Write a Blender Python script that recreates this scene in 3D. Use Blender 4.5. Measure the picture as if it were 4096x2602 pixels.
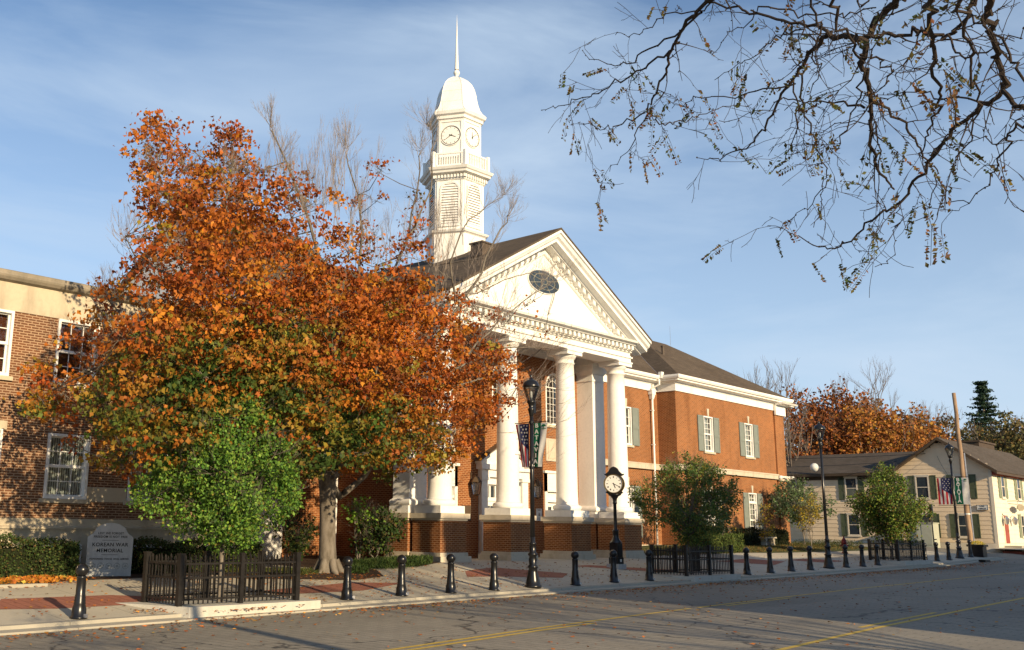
import bpy, math, random
import numpy as np
from mathutils import Vector, Matrix
R=math.radians
random.seed(7); rng=np.random.default_rng(7)
for o in list(bpy.data.objects): bpy.data.objects.remove(o, do_unlink=True)
SC=bpy.context.scene
COL=SC.collection
# ---------------------------------------------------------------- camera
cam_d=bpy.data.cameras.new('camera'); cam=bpy.data.objects.new('camera',cam_d); COL.objects.link(cam)
YAW,PIT,ROLL=R(44.9226),R(11.8361),R(0.9092)
fw=Vector((math.cos(YAW)*math.cos(PIT),math.sin(YAW)*math.cos(PIT),math.sin(PIT)))
rt=Vector((math.sin(YAW),-math.cos(YAW),0)); up=rt.cross(fw)
r2=rt*math.cos(ROLL)+up*math.sin(ROLL); u2=-rt*math.sin(ROLL)+up*math.cos(ROLL)
m=Matrix((r2,u2,-fw)).transposed().to_4x4(); m.translation=Vector((0,0,1.75))
cam.matrix_world=m
cam_d.sensor_width=36; cam_d.sensor_fit='HORIZONTAL'; cam_d.lens=34.757
cam_d.shift_x=0.10163; cam_d.shift_y=-0.0065; cam_d.clip_start=.1; cam_d.clip_end=4000
SC.camera=cam
# ---------------------------------------------------------------- light
SUN_EL=R(17.5); SUN_AZ=R(258.0)          # where the sun stands, measured from +X
sd=Vector((math.cos(SUN_AZ)*math.cos(SUN_EL),math.sin(SUN_AZ)*math.cos(SUN_EL),math.sin(SUN_EL)))
sun_d=bpy.data.lights.new('sun','SUN'); sun_d.energy=5.0; sun_d.angle=R(.53); sun_d.color=(1,.78,.49)
sun=bpy.data.objects.new('sun',sun_d); COL.objects.link(sun); sun.rotation_euler=sd.to_track_quat('Z','Y').to_euler()
W=bpy.data.worlds.new('World'); SC.world=W; W.use_nodes=True
nt=W.node_tree; N=nt.nodes; L=nt.links
bg=N['Background']; sky=N.new('ShaderNodeTexSky'); sky.sky_type='NISHITA'; sky.sun_disc=False
sky.sun_elevation=SUN_EL; sky.sun_rotation=R(192); sky.altitude=200; sky.air_density=1.0; sky.dust_density=.5; sky.ozone_density=2.2
bg.inputs[1].default_value=.085
tc=N.new('ShaderNodeTexCoord'); mp=N.new('ShaderNodeMapping'); mp.inputs['Rotation'].default_value=(R(8),R(-14),R(30)); mp.inputs['Scale'].default_value=(1.2,2.2,6.5)
nz=N.new('ShaderNodeTexNoise'); nz.inputs['Scale'].default_value=1.25; nz.inputs['Detail'].default_value=7; nz.inputs['Roughness'].default_value=.55; nz.inputs['Distortion'].default_value=.4
cr=N.new('ShaderNodeValToRGB'); cr.color_ramp.elements[0].position=.45; cr.color_ramp.elements[1].position=.78
cr.color_ramp.elements[0].color=(0,0,0,1); cr.color_ramp.elements[1].color=(.85,.85,.85,1)
mx=N.new('ShaderNodeMix'); mx.data_type='RGBA'
mu=N.new('ShaderNodeMix'); mu.data_type='RGBA'; mu.blend_type='MULTIPLY'; mu.inputs[0].default_value=1
mu.inputs[7].default_value=(.90,1.08,1.22,1)
L.new(tc.outputs['Generated'],mp.inputs[0]); L.new(mp.outputs[0],nz.inputs['Vector']); L.new(nz.outputs['Fac'],cr.inputs[0])
L.new(sky.outputs[0],mu.inputs[6]); L.new(mu.outputs[2],mx.inputs[6]); mx.inputs[7].default_value=(4.9,6.1,7.5,1); L.new(cr.outputs[0],mx.inputs[0])
sz=N.new('ShaderNodeSeparateXYZ'); L.new(tc.outputs['Generated'],sz.inputs[0])
hr=N.new('ShaderNodeValToRGB'); hr.color_ramp.elements[0].position=.0; hr.color_ramp.elements[0].color=(.76,.76,.76,1); hr.color_ramp.elements[1].position=.56; hr.color_ramp.elements[1].color=(0,0,0,1); L.new(sz.outputs['Z'],hr.inputs[0])
hz=N.new('ShaderNodeMix'); hz.data_type='RGBA'; L.new(hr.outputs[0],hz.inputs[0]); L.new(mx.outputs[2],hz.inputs[6]); hz.inputs[7].default_value=(5.3,6.4,7.8,1)
L.new(hz.outputs[2],bg.inputs[0])
SC.view_settings.view_transform='Standard'; SC.view_settings.look='None'; SC.view_settings.exposure=.5; SC.view_settings.gamma=1
SC.render.engine='CYCLES'
SC.cycles.max_bounces=6; SC.cycles.transparent_max_bounces=12
# ---------------------------------------------------------------- helpers
def MIX(nt,a,b,fac,mode='MIX'):
    n=nt.nodes.new('ShaderNodeMix'); n.data_type='RGBA'; n.blend_type=mode
    for s,v in ((0,fac),(6,a),(7,b)):
        if hasattr(v,'is_output'): nt.links.new(v,n.inputs[s])
        elif s==0: n.inputs[0].default_value=v
        else: n.inputs[s].default_value=(*v,1)
    return n.outputs[2]
def base(name,rough=.7,spec=.3):
    m=bpy.data.materials.new(name); m.use_nodes=True; t=m.node_tree; b=t.nodes['Principled BSDF']
    b.inputs['Roughness'].default_value=rough; b.inputs['Specular IOR Level'].default_value=spec
    return m,t,b
def noise(t,scale,detail=4,rough=.6,coord='Object',sc=(1,1,1)):
    c=t.nodes.new('ShaderNodeTexCoord'); mp=t.nodes.new('ShaderNodeMapping'); mp.inputs['Scale'].default_value=sc
    n=t.nodes.new('ShaderNodeTexNoise'); n.inputs['Scale'].default_value=scale; n.inputs['Detail'].default_value=detail; n.inputs['Roughness'].default_value=rough
    t.links.new(c.outputs[coord],mp.inputs[0]); t.links.new(mp.outputs[0],n.inputs['Vector']); return n.outputs['Fac']
def ramp(t,v,a,b,ca=(0,0,0),cb=(1,1,1)):
    r=t.nodes.new('ShaderNodeValToRGB'); r.color_ramp.elements[0].position=a; r.color_ramp.elements[1].position=b
    r.color_ramp.elements[0].color=(*ca,1); r.color_ramp.elements[1].color=(*cb,1); t.links.new(v,r.inputs[0]); return r.outputs[0]
def bump(t,b,h,st=.3,dist=.01):
    n=t.nodes.new('ShaderNodeBump'); n.inputs['Strength'].default_value=st; n.inputs['Distance'].default_value=dist
    t.links.new(h,n.inputs['Height']); t.links.new(n.outputs[0],b.inputs['Normal'])
def M(name,c,rough=.7,spec=.3,var=.15,scale=3,metal=0,bmp=0,c2=None,sc=(1,1,1)):
    m,t,b=base(name,rough,spec); b.inputs['Metallic'].default_value=metal
    f=noise(t,scale,sc=sc); k=c2 if c2 else tuple(x*(1-var*1.6) for x in c)
    t.links.new(MIX(t,c,k,ramp(t,f,.35,.7)),b.inputs['Base Color'])
    if bmp: bump(t,b,noise(t,scale*12),bmp,.01)
    return m
def brick(name,c1,c2,c3,mortar,row=.0677,wid=.2032,ms=.010,bumpst=.5,uneven=.0,dirt=.12):
    m,t,b=base(name,.85,.15)
    uv=t.nodes.new('ShaderNodeUVMap'); uv.uv_map='UVMap'
    br=t.nodes.new('ShaderNodeTexBrick'); br.inputs['Scale'].default_value=1; br.inputs['Brick Width'].default_value=wid; br.inputs['Row Height'].default_value=row
    br.inputs['Mortar Size'].default_value=ms; br.inputs['Mortar Smooth'].default_value=.25; br.inputs['Bias'].default_value=-.1
    v=uv.outputs[0]
    if uneven:
        nn=t.nodes.new('ShaderNodeTexNoise'); nn.inputs['Scale'].default_value=9; t.links.new(v,nn.inputs['Vector'])
        ad=t.nodes.new('ShaderNodeVectorMath'); ad.operation='MULTIPLY_ADD'; ad.inputs[1].default_value=(uneven,)*3
        t.links.new(nn.outputs['Color'],ad.inputs[0]); t.links.new(v,ad.inputs[2]); v=ad.outputs[0]
    t.links.new(v,br.inputs['Vector'])
    br.inputs['Color1'].default_value=(*c1,1); br.inputs['Color2'].default_value=(*c2,1); br.inputs['Mortar'].default_value=(*mortar,1)
    # second tone per brick from a coarse copy of the same grid
    b2=t.nodes.new('ShaderNodeTexBrick'); b2.offset=.5
    for k,val in (('Scale',1),('Brick Width',wid),('Row Height',row),('Mortar Size',0),('Bias',-.55)): b2.inputs[k].default_value=val
    b2.inputs['Color1'].default_value=(0,0,0,1); b2.inputs['Color2'].default_value=(1,1,1,1)
    off=t.nodes.new('ShaderNodeVectorMath'); off.inputs[1].default_value=(wid*16,row*24,0); t.links.new(v,off.inputs[0]); t.links.new(off.outputs[0],b2.inputs['Vector'])
    dk=MIX(t,br.outputs['Color'],c3,ramp(t,b2.outputs['Color'],.55,.8))
    dk2=MIX(t,dk,mortar,br.outputs['Fac'])
    f=noise(t,.7,5); cc=MIX(t,dk2,(.6,.55,.5),ramp(t,f,.3,.75,(0,0,0),(dirt*2,)*3),'MULTIPLY')
    cc=MIX(t,cc,(.55,.5,.46),ramp(t,noise(t,1.6,5,.7,sc=(1,1,.12)),.5,.8,(0,0,0),(.7,)*3),'MULTIPLY'); cc=MIX(t,cc,(1.35,1.25,1.1),ramp(t,noise(t,.45,3),.5,.75,(0,0,0),(.6,)*3),'MULTIPLY')
    t.links.new(cc,b.inputs['Base Color'])
    iv=t.nodes.new('ShaderNodeMath'); iv.operation='SUBTRACT'; iv.inputs[0].default_value=1; t.links.new(br.outputs['Fac'],iv.inputs[1])
    bump(t,b,iv.outputs[0],bumpst,.008)
    return m
def leafmat(name,trans=.35,rough=.55):
    m,t,b=base(name,rough,.25)
    a=t.nodes.new('ShaderNodeAttribute'); a.attribute_name='Col'
    tr=t.nodes.new('ShaderNodeBsdfTranslucent'); ms=t.nodes.new('ShaderNodeMixShader'); ms.inputs[0].default_value=trans
    t.links.new(a.outputs['Color'],b.inputs['Base Color']); t.links.new(a.outputs['Color'],tr.inputs[0])
    t.links.new(b.outputs[0],ms.inputs[1]); t.links.new(tr.outputs[0],ms.inputs[2]); t.links.new(ms.outputs[0],t.nodes['Material Output'].inputs[0])
    return m
def glassmat(name,tint=(.75,.8,.8),refl=.12):
    m=bpy.data.materials.new(name); m.use_nodes=True; t=m.node_tree; t.nodes.clear()
    o=t.nodes.new('ShaderNodeOutputMaterial'); tr=t.nodes.new('ShaderNodeBsdfTransparent'); tr.inputs[0].default_value=(*tint,1)
    g=t.nodes.new('ShaderNodeBsdfGlossy'); g.inputs['Roughness'].default_value=.03; ms=t.nodes.new('ShaderNodeMixShader')
    lw=t.nodes.new('ShaderNodeLayerWeight'); lw.inputs[0].default_value=.35; ad=t.nodes.new('ShaderNodeMath'); ad.operation='MULTIPLY_ADD'; ad.inputs[1].default_value=.7; ad.inputs[2].default_value=refl
    nz=t.nodes.new('ShaderNodeTexNoise'); nz.inputs['Scale'].default_value=1.5; bp=t.nodes.new('ShaderNodeBump'); bp.inputs['Strength'].default_value=.04; t.links.new(nz.outputs['Fac'],bp.inputs['Height']); t.links.new(bp.outputs[0],g.inputs['Normal'])
    t.links.new(lw.outputs['Fresnel'],ad.inputs[0]); t.links.new(ad.outputs[0],ms.inputs[0]); t.links.new(tr.outputs[0],ms.inputs[1]); t.links.new(g.outputs[0],ms.inputs[2]); t.links.new(ms.outputs[0],o.inputs[0])
    return m
def shingle(name,c1,c2):
    m,t,b=base(name,.95,.1)
    uv=t.nodes.new('ShaderNodeUVMap'); uv.uv_map='UVMap'
    br=t.nodes.new('ShaderNodeTexBrick')
    for k,val in (('Scale',1),('Brick Width',.32),('Row Height',.14),('Mortar Size',.006),('Bias',0)): br.inputs[k].default_value=val
    br.inputs['Color1'].default_value=(*c1,1); br.inputs['Color2'].default_value=(*c2,1); br.inputs['Mortar'].default_value=(*(x*.5 for x in c1),1)
    t.links.new(uv.outputs[0],br.inputs['Vector'])
    t.links.new(MIX(t,br.outputs['Color'],(.55,.5,.45),ramp(t,noise(t,.5,6),.3,.8,(0,0,0),(.6,.6,.6)),'MULTIPLY'),b.inputs['Base Color'])
    bump(t,b,br.outputs['Fac'],.25,.01)
    return m
MT={}
def weathered(name,c,dirt,lo=.5,hi=.72,sc=2.0,rough=.85,bmp=.3):
    m,t,b=base(name,rough,.2)
    f=noise(t,sc,6,.65,sc=(1,1,.35)); g=noise(t,sc*9,3)
    a=MIX(t,c,dirt,ramp(t,f,lo,hi)); t.links.new(MIX(t,a,tuple(x*.8 for x in c),ramp(t,g,.45,.7,(0,0,0),(.35,)*3)),b.inputs['Base Color']); bump(t,b,g,bmp,.01)
    return m
MT['brick_new']=brick('brick_orange',(.27,.088,.024),(.16,.048,.015),(.05,.020,.012),(.42,.235,.12),ms=.013,dirt=.2,bumpst=.8)
MT['brick_old']=brick('brick_old',(.16,.070,.035),(.115,.058,.032),(.25,.08,.032),(.37,.255,.165),ms=.013,uneven=.018)
MT['white']=weathered('white_paint',(.80,.79,.75),(.62,.59,.52),.52,.85,1.3,.5,.05)
MT['white2']=M('white_trim',(.78,.77,.73),.5,.35,.08,6)
MT['lime']=weathered('limestone',(.52,.46,.36),(.33,.28,.2),.5,.8)
MT['lime_old']=weathered('limestone_weathered',(.52,.45,.33),(.26,.22,.16),.48,.75,1.2)
MT['coping']=weathered('coping_stone',(.30,.26,.2),(.13,.12,.09),.4,.7,1.6)
MT['stucco']=weathered('stucco_cream',(.68,.62,.52),(.5,.45,.37),.5,.8,.8)
MT['granite']=weathered('granite',(.45,.46,.45),(.36,.37,.37),.45,.7,9,.6,.1)
MT['concrete_pad']=weathered('concrete_pad',(.50,.48,.42),(.38,.36,.31),.5,.8,3)
MT['roof']=shingle('roof_shingle_brown',(.135,.105,.078),(.10,.08,.06))
MT['roof2']=shingle('roof_shingle_grey',(.12,.10,.085),(.09,.078,.065))
MT['black']=M('black_gloss_paint',(.012,.012,.013),.28,.5,.2,5)
MT['blackfence']=M('fence_paint',(.018,.016,.015),.4,.4,.3,8)
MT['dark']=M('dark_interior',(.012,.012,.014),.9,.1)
MT['glass']=glassmat('window_glass')
MT['lampglass']=glassmat('lamp_glass',(.85,.87,.88),.2)
MT['leadglass']=M('stained_glass',(.035,.05,.06),.15,.6,.3,4,c2=(.02,.03,.045))
MT['lead']=M('window_lead',(.35,.34,.28),.5,.4)
MT['shutter']=M('shutter_grey',(.20,.225,.20),.55,.3,.08,4)
MT['shutter_green']=M('shutter_green',(.085,.105,.06),.6,.3,.12,4)
MT['shutter_pale']=M('shutter_sage',(.22,.25,.16),.6,.3,.12,4)
MT['siding']=M('siding_tan',(.78,.62,.43),.65,.25,.06,2)
MT['siding2']=M('siding_cream',(.74,.68,.53),.65,.25,.06,2)
MT['fascia']=M('fascia_brown',(.085,.058,.036),.6,.3,.15,3)
MT['trimtan']=M('trim_tan',(.70,.62,.50),.6,.3,.06,3)
MT['curtain']=M('curtain_cloth',(.62,.63,.57),.9,.1,.1,8)
MT['blind']=M('wooden_blind',(.24,.085,.045),.6,.3,.2,8)
MT['blindw']=M('vertical_blind',(.78,.80,.76),.7,.2,.1,8)
MT['copper']=M('metal_roof_dark',(.10,.075,.055),.6,.3)
MT['steel']=M('galvanised_metal',(.5,.5,.52),.35,.5,.15,5,metal=.8)
MT['brass']=M('brass',(.55,.38,.12),.35,.5,.2,9,metal=.8)
MT['dial']=M('clock_dial',(.78,.77,.72),.45,.4,.03,3)
MT['ink']=M('black_marking',(.02,.02,.02),.6,.3)
MT['bark']=weathered('bark_maple',(.20,.175,.145),(.10,.085,.065),.42,.62,5,.9,.6)
MT['bark_dark']=weathered('bark_locust',(.05,.037,.03),(.028,.022,.018),.4,.65,14,.95,.6)
MT['twig']=M('twig_grey',(.20,.165,.14),.85,.15,.3,6)
MT['leaf']=leafmat('foliage',.28,.6); MT['leaf_dull']=leafmat('foliage_dull',.25,.7)
MT['wood']=weathered('wood_pole',(.36,.25,.16),(.20,.125,.08),.42,.65,2.2,.85,.4)
MT['red']=M('hydrant_red',(.22,.018,.02),.4,.4)
MT['doorred']=M('door_red',(.33,.075,.045),.5,.3)
MT['greenbox']=M('cabinet_green_grey',(.42,.44,.36),.5,.3,.06,3)
MT['mulch']=weathered('mulch',(.075,.045,.028),(.03,.02,.013),.4,.65,9,.95,.9)
MT['yellow']=M('road_paint_yellow',(.62,.42,.05),.7,.25,.25,14,c2=(.42,.30,.07))
MT['flag_red']=M('flag_red',(.42,.03,.04),.75,.2); MT['flag_blue']=M('flag_blue',(.03,.035,.10),.75,.2); MT['flag_white']=M('flag_white',(.66,.65,.62),.75,.2)
MT['ban_green']=M('banner_green',(.012,.13,.07),.7,.2,.1); MT['sign_white']=M('sign_white',(.72,.72,.68),.5,.3); MT['sign_tan']=M('sign_tan',(.36,.30,.2),.6,.3)
MT['grass']=weathered('lawn_ground',(.06,.075,.022),(.10,.085,.03),.45,.7,3,.95,.8)
def mat_concrete(name,c,joint=1.5,red=False):
    m,t,b=base(name,.85,.2)
    g=t.nodes.new('ShaderNodeNewGeometry'); sp=t.nodes.new('ShaderNodeSeparateXYZ'); t.links.new(g.outputs['Position'],sp.inputs[0])
    col=MIX(t,c,tuple(x*.8 for x in c),ramp(t,noise(t,.35,6),.35,.7)); col=MIX(t,col,tuple(x*.7 for x in c),ramp(t,noise(t,14,4),.5,.75,(0,0,0),(.4,)*3))
    def jl(out,per,off,w):
        a=t.nodes.new('ShaderNodeMath'); a.operation='PINGPONG'; s=t.nodes.new('ShaderNodeMath'); s.operation='ADD'; s.inputs[1].default_value=off+100*per
        t.links.new(out,s.inputs[0]); t.links.new(s.outputs[0],a.inputs[0]); a.inputs[1].default_value=per/2
        l=t.nodes.new('ShaderNodeMath'); l.operation='LESS_THAN'; l.inputs[1].default_value=w; t.links.new(a.outputs[0],l.inputs[0]); return l.outputs[0]
    j1=jl(sp.outputs['X'],joint,0,.008); j2=jl(sp.outputs['Y'],joint,.35,.008)
    mxn=t.nodes.new('ShaderNodeMath'); mxn.operation='MAXIMUM'; t.links.new(j1,mxn.inputs[0]); t.links.new(j2,mxn.inputs[1])
    col=MIX(t,col,tuple(x*.45 for x in c),mxn.outputs[0]); t.links.new(col,b.inputs['Base Color']); bump(t,b,noise(t,60,3),.2,.004)
    return m
MT['walk']=mat_concrete('sidewalk_concrete',(.50,.455,.36))
MT['kerb']=mat_concrete('kerb_concrete',(.41,.38,.31),3.0)
MT['red_walk']=mat_concrete('stamped_red_concrete',(.34,.14,.095),.2)
def mat_road():
    m,t,b=base('road_surface',.8,.25)
    g=noise(t,.25,6,.6,sc=(.4,1,1)); f=noise(t,45,3); w=noise(t,3,5,.7,sc=(.15,2.5,1))
    col=MIX(t,(.225,.203,.165),(.29,.26,.205),ramp(t,g,.35,.65)); col=MIX(t,col,(.10,.097,.09),ramp(t,f,.5,.7,(0,0,0),(.5,)*3)); col=MIX(t,col,(.31,.28,.22),ramp(t,w,.55,.8,(0,0,0),(.35,)*3))
    t.links.new(col,b.inputs['Base Color'])
    vo=t.nodes.new('ShaderNodeTexVoronoi'); vo.feature='DISTANCE_TO_EDGE'; vo.inputs['Scale'].default_value=.22; vo.inputs['Randomness'].default_value=1
    tcx=t.nodes.new('ShaderNodeTexCoord'); nn=t.nodes.new('ShaderNodeTexNoise'); nn.inputs['Scale'].default_value=1.2; nn.inputs['Detail'].default_value=8; t.links.new(tcx.outputs['Object'],nn.inputs['Vector'])
    va=t.nodes.new('ShaderNodeVectorMath'); va.operation='MULTIPLY_ADD'; va.inputs[1].default_value=(1.6,1.6,0); t.links.new(nn.outputs['Color'],va.inputs[0]); t.links.new(tcx.outputs['Object'],va.inputs[2]); t.links.new(va.outputs[0],vo.inputs['Vector'])
    col=MIX(t,(.05,.048,.045),col,ramp(t,vo.outputs['Distance'],.002,.006)); 
    pt=noise(t,.12,2,.5,sc=(.5,2.2,1)); col=MIX(t,col,(.6,.6,.6),ramp(t,pt,.60,.62,(0,0,0),(.35,)*3),'MULTIPLY')
    bk=t.nodes.new('ShaderNodeTexBrick'); bk.offset=.5
    for k_,v_ in (('Scale',1),('Brick Width',.44),('Row Height',.22),('Mortar Size',.018),('Mortar Smooth',.3),('Bias',0)): bk.inputs[k_].default_value=v_
    bk.inputs['Color1'].default_value=(.92,.92,.92,1); bk.inputs['Color2'].default_value=(1.08,1.08,1.08,1); bk.inputs['Mortar'].default_value=(.62,.62,.62,1)
    mp2=t.nodes.new('ShaderNodeMapping'); mp2.inputs['Rotation'].default_value=(0,0,math.pi/2); t.links.new(tcx.outputs['Object'],mp2.inputs[0]); t.links.new(mp2.outputs[0],bk.inputs['Vector'])
    col=MIX(t,col,bk.outputs['Color'],.75,'MULTIPLY')
    sp=noise(t,1.1,5,.7); col=MIX(t,col,(.45,.43,.42),ramp(t,sp,.66,.74,(0,0,0),(.5,)*3),'MULTIPLY')
    t.links.new(col,b.inputs['Base Color'])
    gg=t.nodes.new('ShaderNodeTexCoord'); mp=t.nodes.new('ShaderNodeMapping'); mp.inputs['Rotation'].default_value=(0,0,0)
    wv=t.nodes.new('ShaderNodeTexWave'); wv.wave_type='BANDS'; wv.bands_direction='X'; wv.inputs['Scale'].default_value=1.6; wv.inputs['Distortion'].default_value=1.5; wv.inputs['Detail'].default_value=3
    t.links.new(gg.outputs['Object'],mp.inputs[0]); t.links.new(mp.outputs[0],wv.inputs['Vector'])
    ad=t.nodes.new('ShaderNodeMath'); ad.operation='MULTIPLY_ADD'; ad.inputs[1].default_value=.6; t.links.new(wv.outputs['Fac'],ad.inputs[0]); t.links.new(f,ad.inputs[2])
    bump(t,b,ad.outputs[0],.35,.008)
    return m
MT['road']=mat_road()
# ---- mesh builder
class MB:
    def __init__(s): s.v=[];s.f=[];s.mi=[];s.sm=[];s.cur=0;s.smooth=False
    def mat(s,i,smooth=None):
        s.cur=i
        if smooth is not None: s.smooth=smooth
        return s
    def face(s,idx): s.f.append(idx); s.mi.append(s.cur); s.sm.append(s.smooth)
    def poly(s,pts):
        n=len(s.v); s.v+= [tuple(p) for p in pts]; s.face(list(range(n,n+len(pts)))); return s
    def box(s,x0,x1,y0,y1,z0,z1):
        if x0>x1:x0,x1=x1,x0
        if y0>y1:y0,y1=y1,y0
        n=len(s.v); s.v+=[(x0,y0,z0),(x1,y0,z0),(x1,y1,z0),(x0,y1,z0),(x0,y0,z1),(x1,y0,z1),(x1,y1,z1),(x0,y1,z1)]
        for q in ((0,3,2,1),(4,5,6,7),(0,1,5,4),(1,2,6,5),(2,3,7,6),(3,0,4,7)): s.face([n+i for i in q])
        return s
    def prism(s,poly,d,flip=False):
        """poly: 3-D points (planar), d: extrusion vector"""
        n=len(s.v); k=len(poly); d=Vector(d)
        s.v+=[tuple(p) for p in poly]+[tuple(Vector(p)+d) for p in poly]
        s.face(list(range(n+k-1,n-1,-1)) if not flip else list(range(n,n+k)))
        s.face(list(range(n+k,n+2*k)) if not flip else list(range(n+2*k-1,n+k-1,-1)))
        for i in range(k):
            j=(i+1)%k; q=[n+i,n+j,n+k+j,n+k+i]; s.face(q if not flip else q[::-1])
        return s
    def lathe(s,prof,c=(0,0,0),seg=24,cap=True,M4=None,a0=0):
        n=len(s.v); k=len(prof)
        for i in range(seg):
            a=2*math.pi*i/seg+a0
            for (r,z) in prof:
                p=Vector((c[0]+r*math.cos(a),c[1]+r*math.sin(a),c[2]+z)); s.v.append(tuple(M4@p if M4 else p))
        for i in range(seg):
            j=(i+1)%seg
            for q in range(k-1): s.face([n+i*k+q,n+j*k+q,n+j*k+q+1,n+i*k+q+1])
        if cap:
            s.face([n+i*k for i in range(seg)][::-1]); s.face([n+i*k+k-1 for i in range(seg)])
        return s
    def tube(s,pts,rad,seg=5,cap=False):
        pts=[Vector(p) for p in pts]; n0=len(s.v); k=len(pts)
        if not isinstance(rad,(list,tuple)): rad=[rad]*k
        t=(pts[1]-pts[0]).normalized(); a=t.cross(Vector((0,0,1)))
        if a.length<.1: a=t.cross(Vector((1,0,0)))
        a.normalize()
        for i,p in enumerate(pts):
            t=(pts[min(i+1,k-1)]-pts[max(i-1,0)])
            if t.length<1e-6: t=Vector((0,0,1))
            t.normalize(); a=(a-t*a.dot(t))
            if a.length<1e-4: a=t.orthogonal()
            a.normalize(); b=t.cross(a)
            for j in range(seg):
                an=2*math.pi*j/seg; q=p+(a*math.cos(an)+b*math.sin(an))*rad[i]; s.v.append((q.x,q.y,q.z))
        for i in range(k-1):
            for j in range(seg):
                j2=(j+1)%seg; s.face([n0+i*seg+j,n0+i*seg+j2,n0+(i+1)*seg+j2,n0+(i+1)*seg+j])
        if cap: s.face([n0+j for j in range(seg)][::-1]); s.face([n0+(k-1)*seg+j for j in range(seg)])
        return s
    def sweep(s,path,prof,closed=False):
        """prof: list of (out,z) points swept along a horizontal path; out is to the right of travel"""
        path=[Vector(p) for p in path]; k=len(path); n0=len(s.v); m=len(prof)
        for i,p in enumerate(path):
            d1=(path[i]-path[i-1]).normalized() if (i>0 or closed) else None
            d2=(path[(i+1)%k]-path[i]).normalized() if (i<k-1 or closed) else None
            d1=d1 or d2; d2=d2 or d1
            n1=Vector((d1.y,-d1.x,0)); n2=Vector((d2.y,-d2.x,0)); nn=(n1+n2); nn.normalize(); sc=1/max(.3,nn.dot(n1))
            for (o,z) in prof: q=p+nn*(o*sc)+Vector((0,0,z)); s.v.append(tuple(q))
        cnt=k if closed else k-1
        for i in range(cnt):
            i2=(i+1)%k
            for j in range(m):
                j2=(j+1)%m; s.face([n0+i*m+j,n0+i2*m+j,n0+i2*m+j2,n0+i*m+j2])
        if not closed: s.face([n0+j for j in range(m)][::-1]); s.face([n0+(k-1)*m+j for j in range(m)])
        return s
    def build(s,name,mats,parent=None,org=None,col=None):
        if org is None: org=parent['_o'] if parent is not None else (0,0,0)
        org=tuple(org)
        me=bpy.data.meshes.new(name); vv=np.array(s.v,float)-np.array(org)
        me.from_pydata(vv.tolist(),[],s.f)
        if not isinstance(mats,(list,tuple)): mats=[mats]
        for q in mats: me.materials.append(MT[q] if isinstance(q,str) else q)
        me.polygons.foreach_set('material_index',s.mi); me.polygons.foreach_set('use_smooth',s.sm)
        me.update()
        # box-mapped UVs in metres
        uv=me.uv_layers.new(name='UVMap')
        nl=len(me.loops); vi=np.empty(nl,int); me.loops.foreach_get('vertex_index',vi)
        pn=np.empty(len(me.polygons)*3); me.polygons.foreach_get('normal',pn); pn=pn.reshape(-1,3)
        ls=np.empty(len(me.polygons),int); me.polygons.foreach_get('loop_total',ls)
        n=np.repeat(pn,ls,axis=0); w=np.array(s.v,float)[vi]; a=np.abs(n)
        u=np.where(a[:,1]>=a[:,0],w[:,0],w[:,1]); flat=a[:,2]>.92
        hz=np.sqrt(np.maximum(1e-9,1-n[:,2]**2)); v=w[:,2]/np.maximum(hz,.3)
        v=np.where(flat,w[:,1],v); u=np.where(flat,w[:,0],u)
        uv.data.foreach_set('uv',np.stack([u,v],1).ravel())
        o=bpy.data.objects.new(name,me); COL.objects.link(o)
        if parent is not None: o.parent=parent
        else: o.location=org
        o['_o']=org
        return o
def tag(o,label=None,cat=None,group=None,kind=None):
    if label:o['label']=label
    if cat:o['category']=cat
    if group:o['group']=group
    if kind:o['kind']=kind
    return o
def thing(name,loc,label,cat,group=None,rz=0):
    o=bpy.data.objects.new(name,None); COL.objects.link(o); o.location=loc; o.rotation_euler=(0,0,rz); o['_o']=tuple(loc); o.empty_display_size=.3
    return tag(o,label,cat,group)
def local(o): o['_o']=(0,0,0); return o      # children of this thing are built round its own origin
def copy_tree(o,parent=None):
    c=o.copy(); COL.objects.link(c)
    if parent is not None: c.parent=parent
    for ch in [x for x in bpy.data.objects if x.parent==o]: copy_tree(ch,c)
    return c
class F:
    """wall frame: u along the wall, z up, n outwards"""
    def __init__(s,o,u,n): s.o=Vector(o);s.u=Vector(u);s.n=Vector(n)
    def p(s,u,z,n=0): return s.o+s.u*u+s.n*n+Vector((0,0,z))
    def box(s,b,u0,u1,z0,z1,n0,n1):
        q=[s.p(u0,z0,n0),s.p(u1,z0,n0),s.p(u1,z0,n1),s.p(u0,z0,n1)]
        fl=(s.u.cross(s.n)).z<0
        b.prism(q,(0,0,z1-z0),flip=fl); return b
def wall(b,fr,u0,u1,z0,z1,th,holes):
    us=sorted({u0,u1,*[h[0] for h in holes],*[h[1] for h in holes]}); zs=sorted({z0,z1,*[h[2] for h in holes],*[h[3] for h in holes]})
    fl=(fr.u.cross(fr.n)).z>0
    for i in range(len(us)-1):
        for j in range(len(zs)-1):
            um=(us[i]+us[i+1])/2; zm=(zs[j]+zs[j+1])/2
            if any(h[0]<um<h[1] and h[2]<zm<h[3] for h in holes): continue
            q=[fr.p(us[i],zs[j]),fr.p(us[i+1],zs[j]),fr.p(us[i+1],zs[j+1]),fr.p(us[i],zs[j+1])]
            b.poly(q[::-1] if fl else q)
    for (a,c,d,e) in holes:
        for (p,q) in (((a,d),(c,d)),((c,d),(c,e)),((c,e),(a,e)),((a,e),(a,d))):
            b.poly([fr.p(*p),fr.p(*q),fr.p(*q,-th),fr.p(*p,-th)])
    return b
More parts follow.
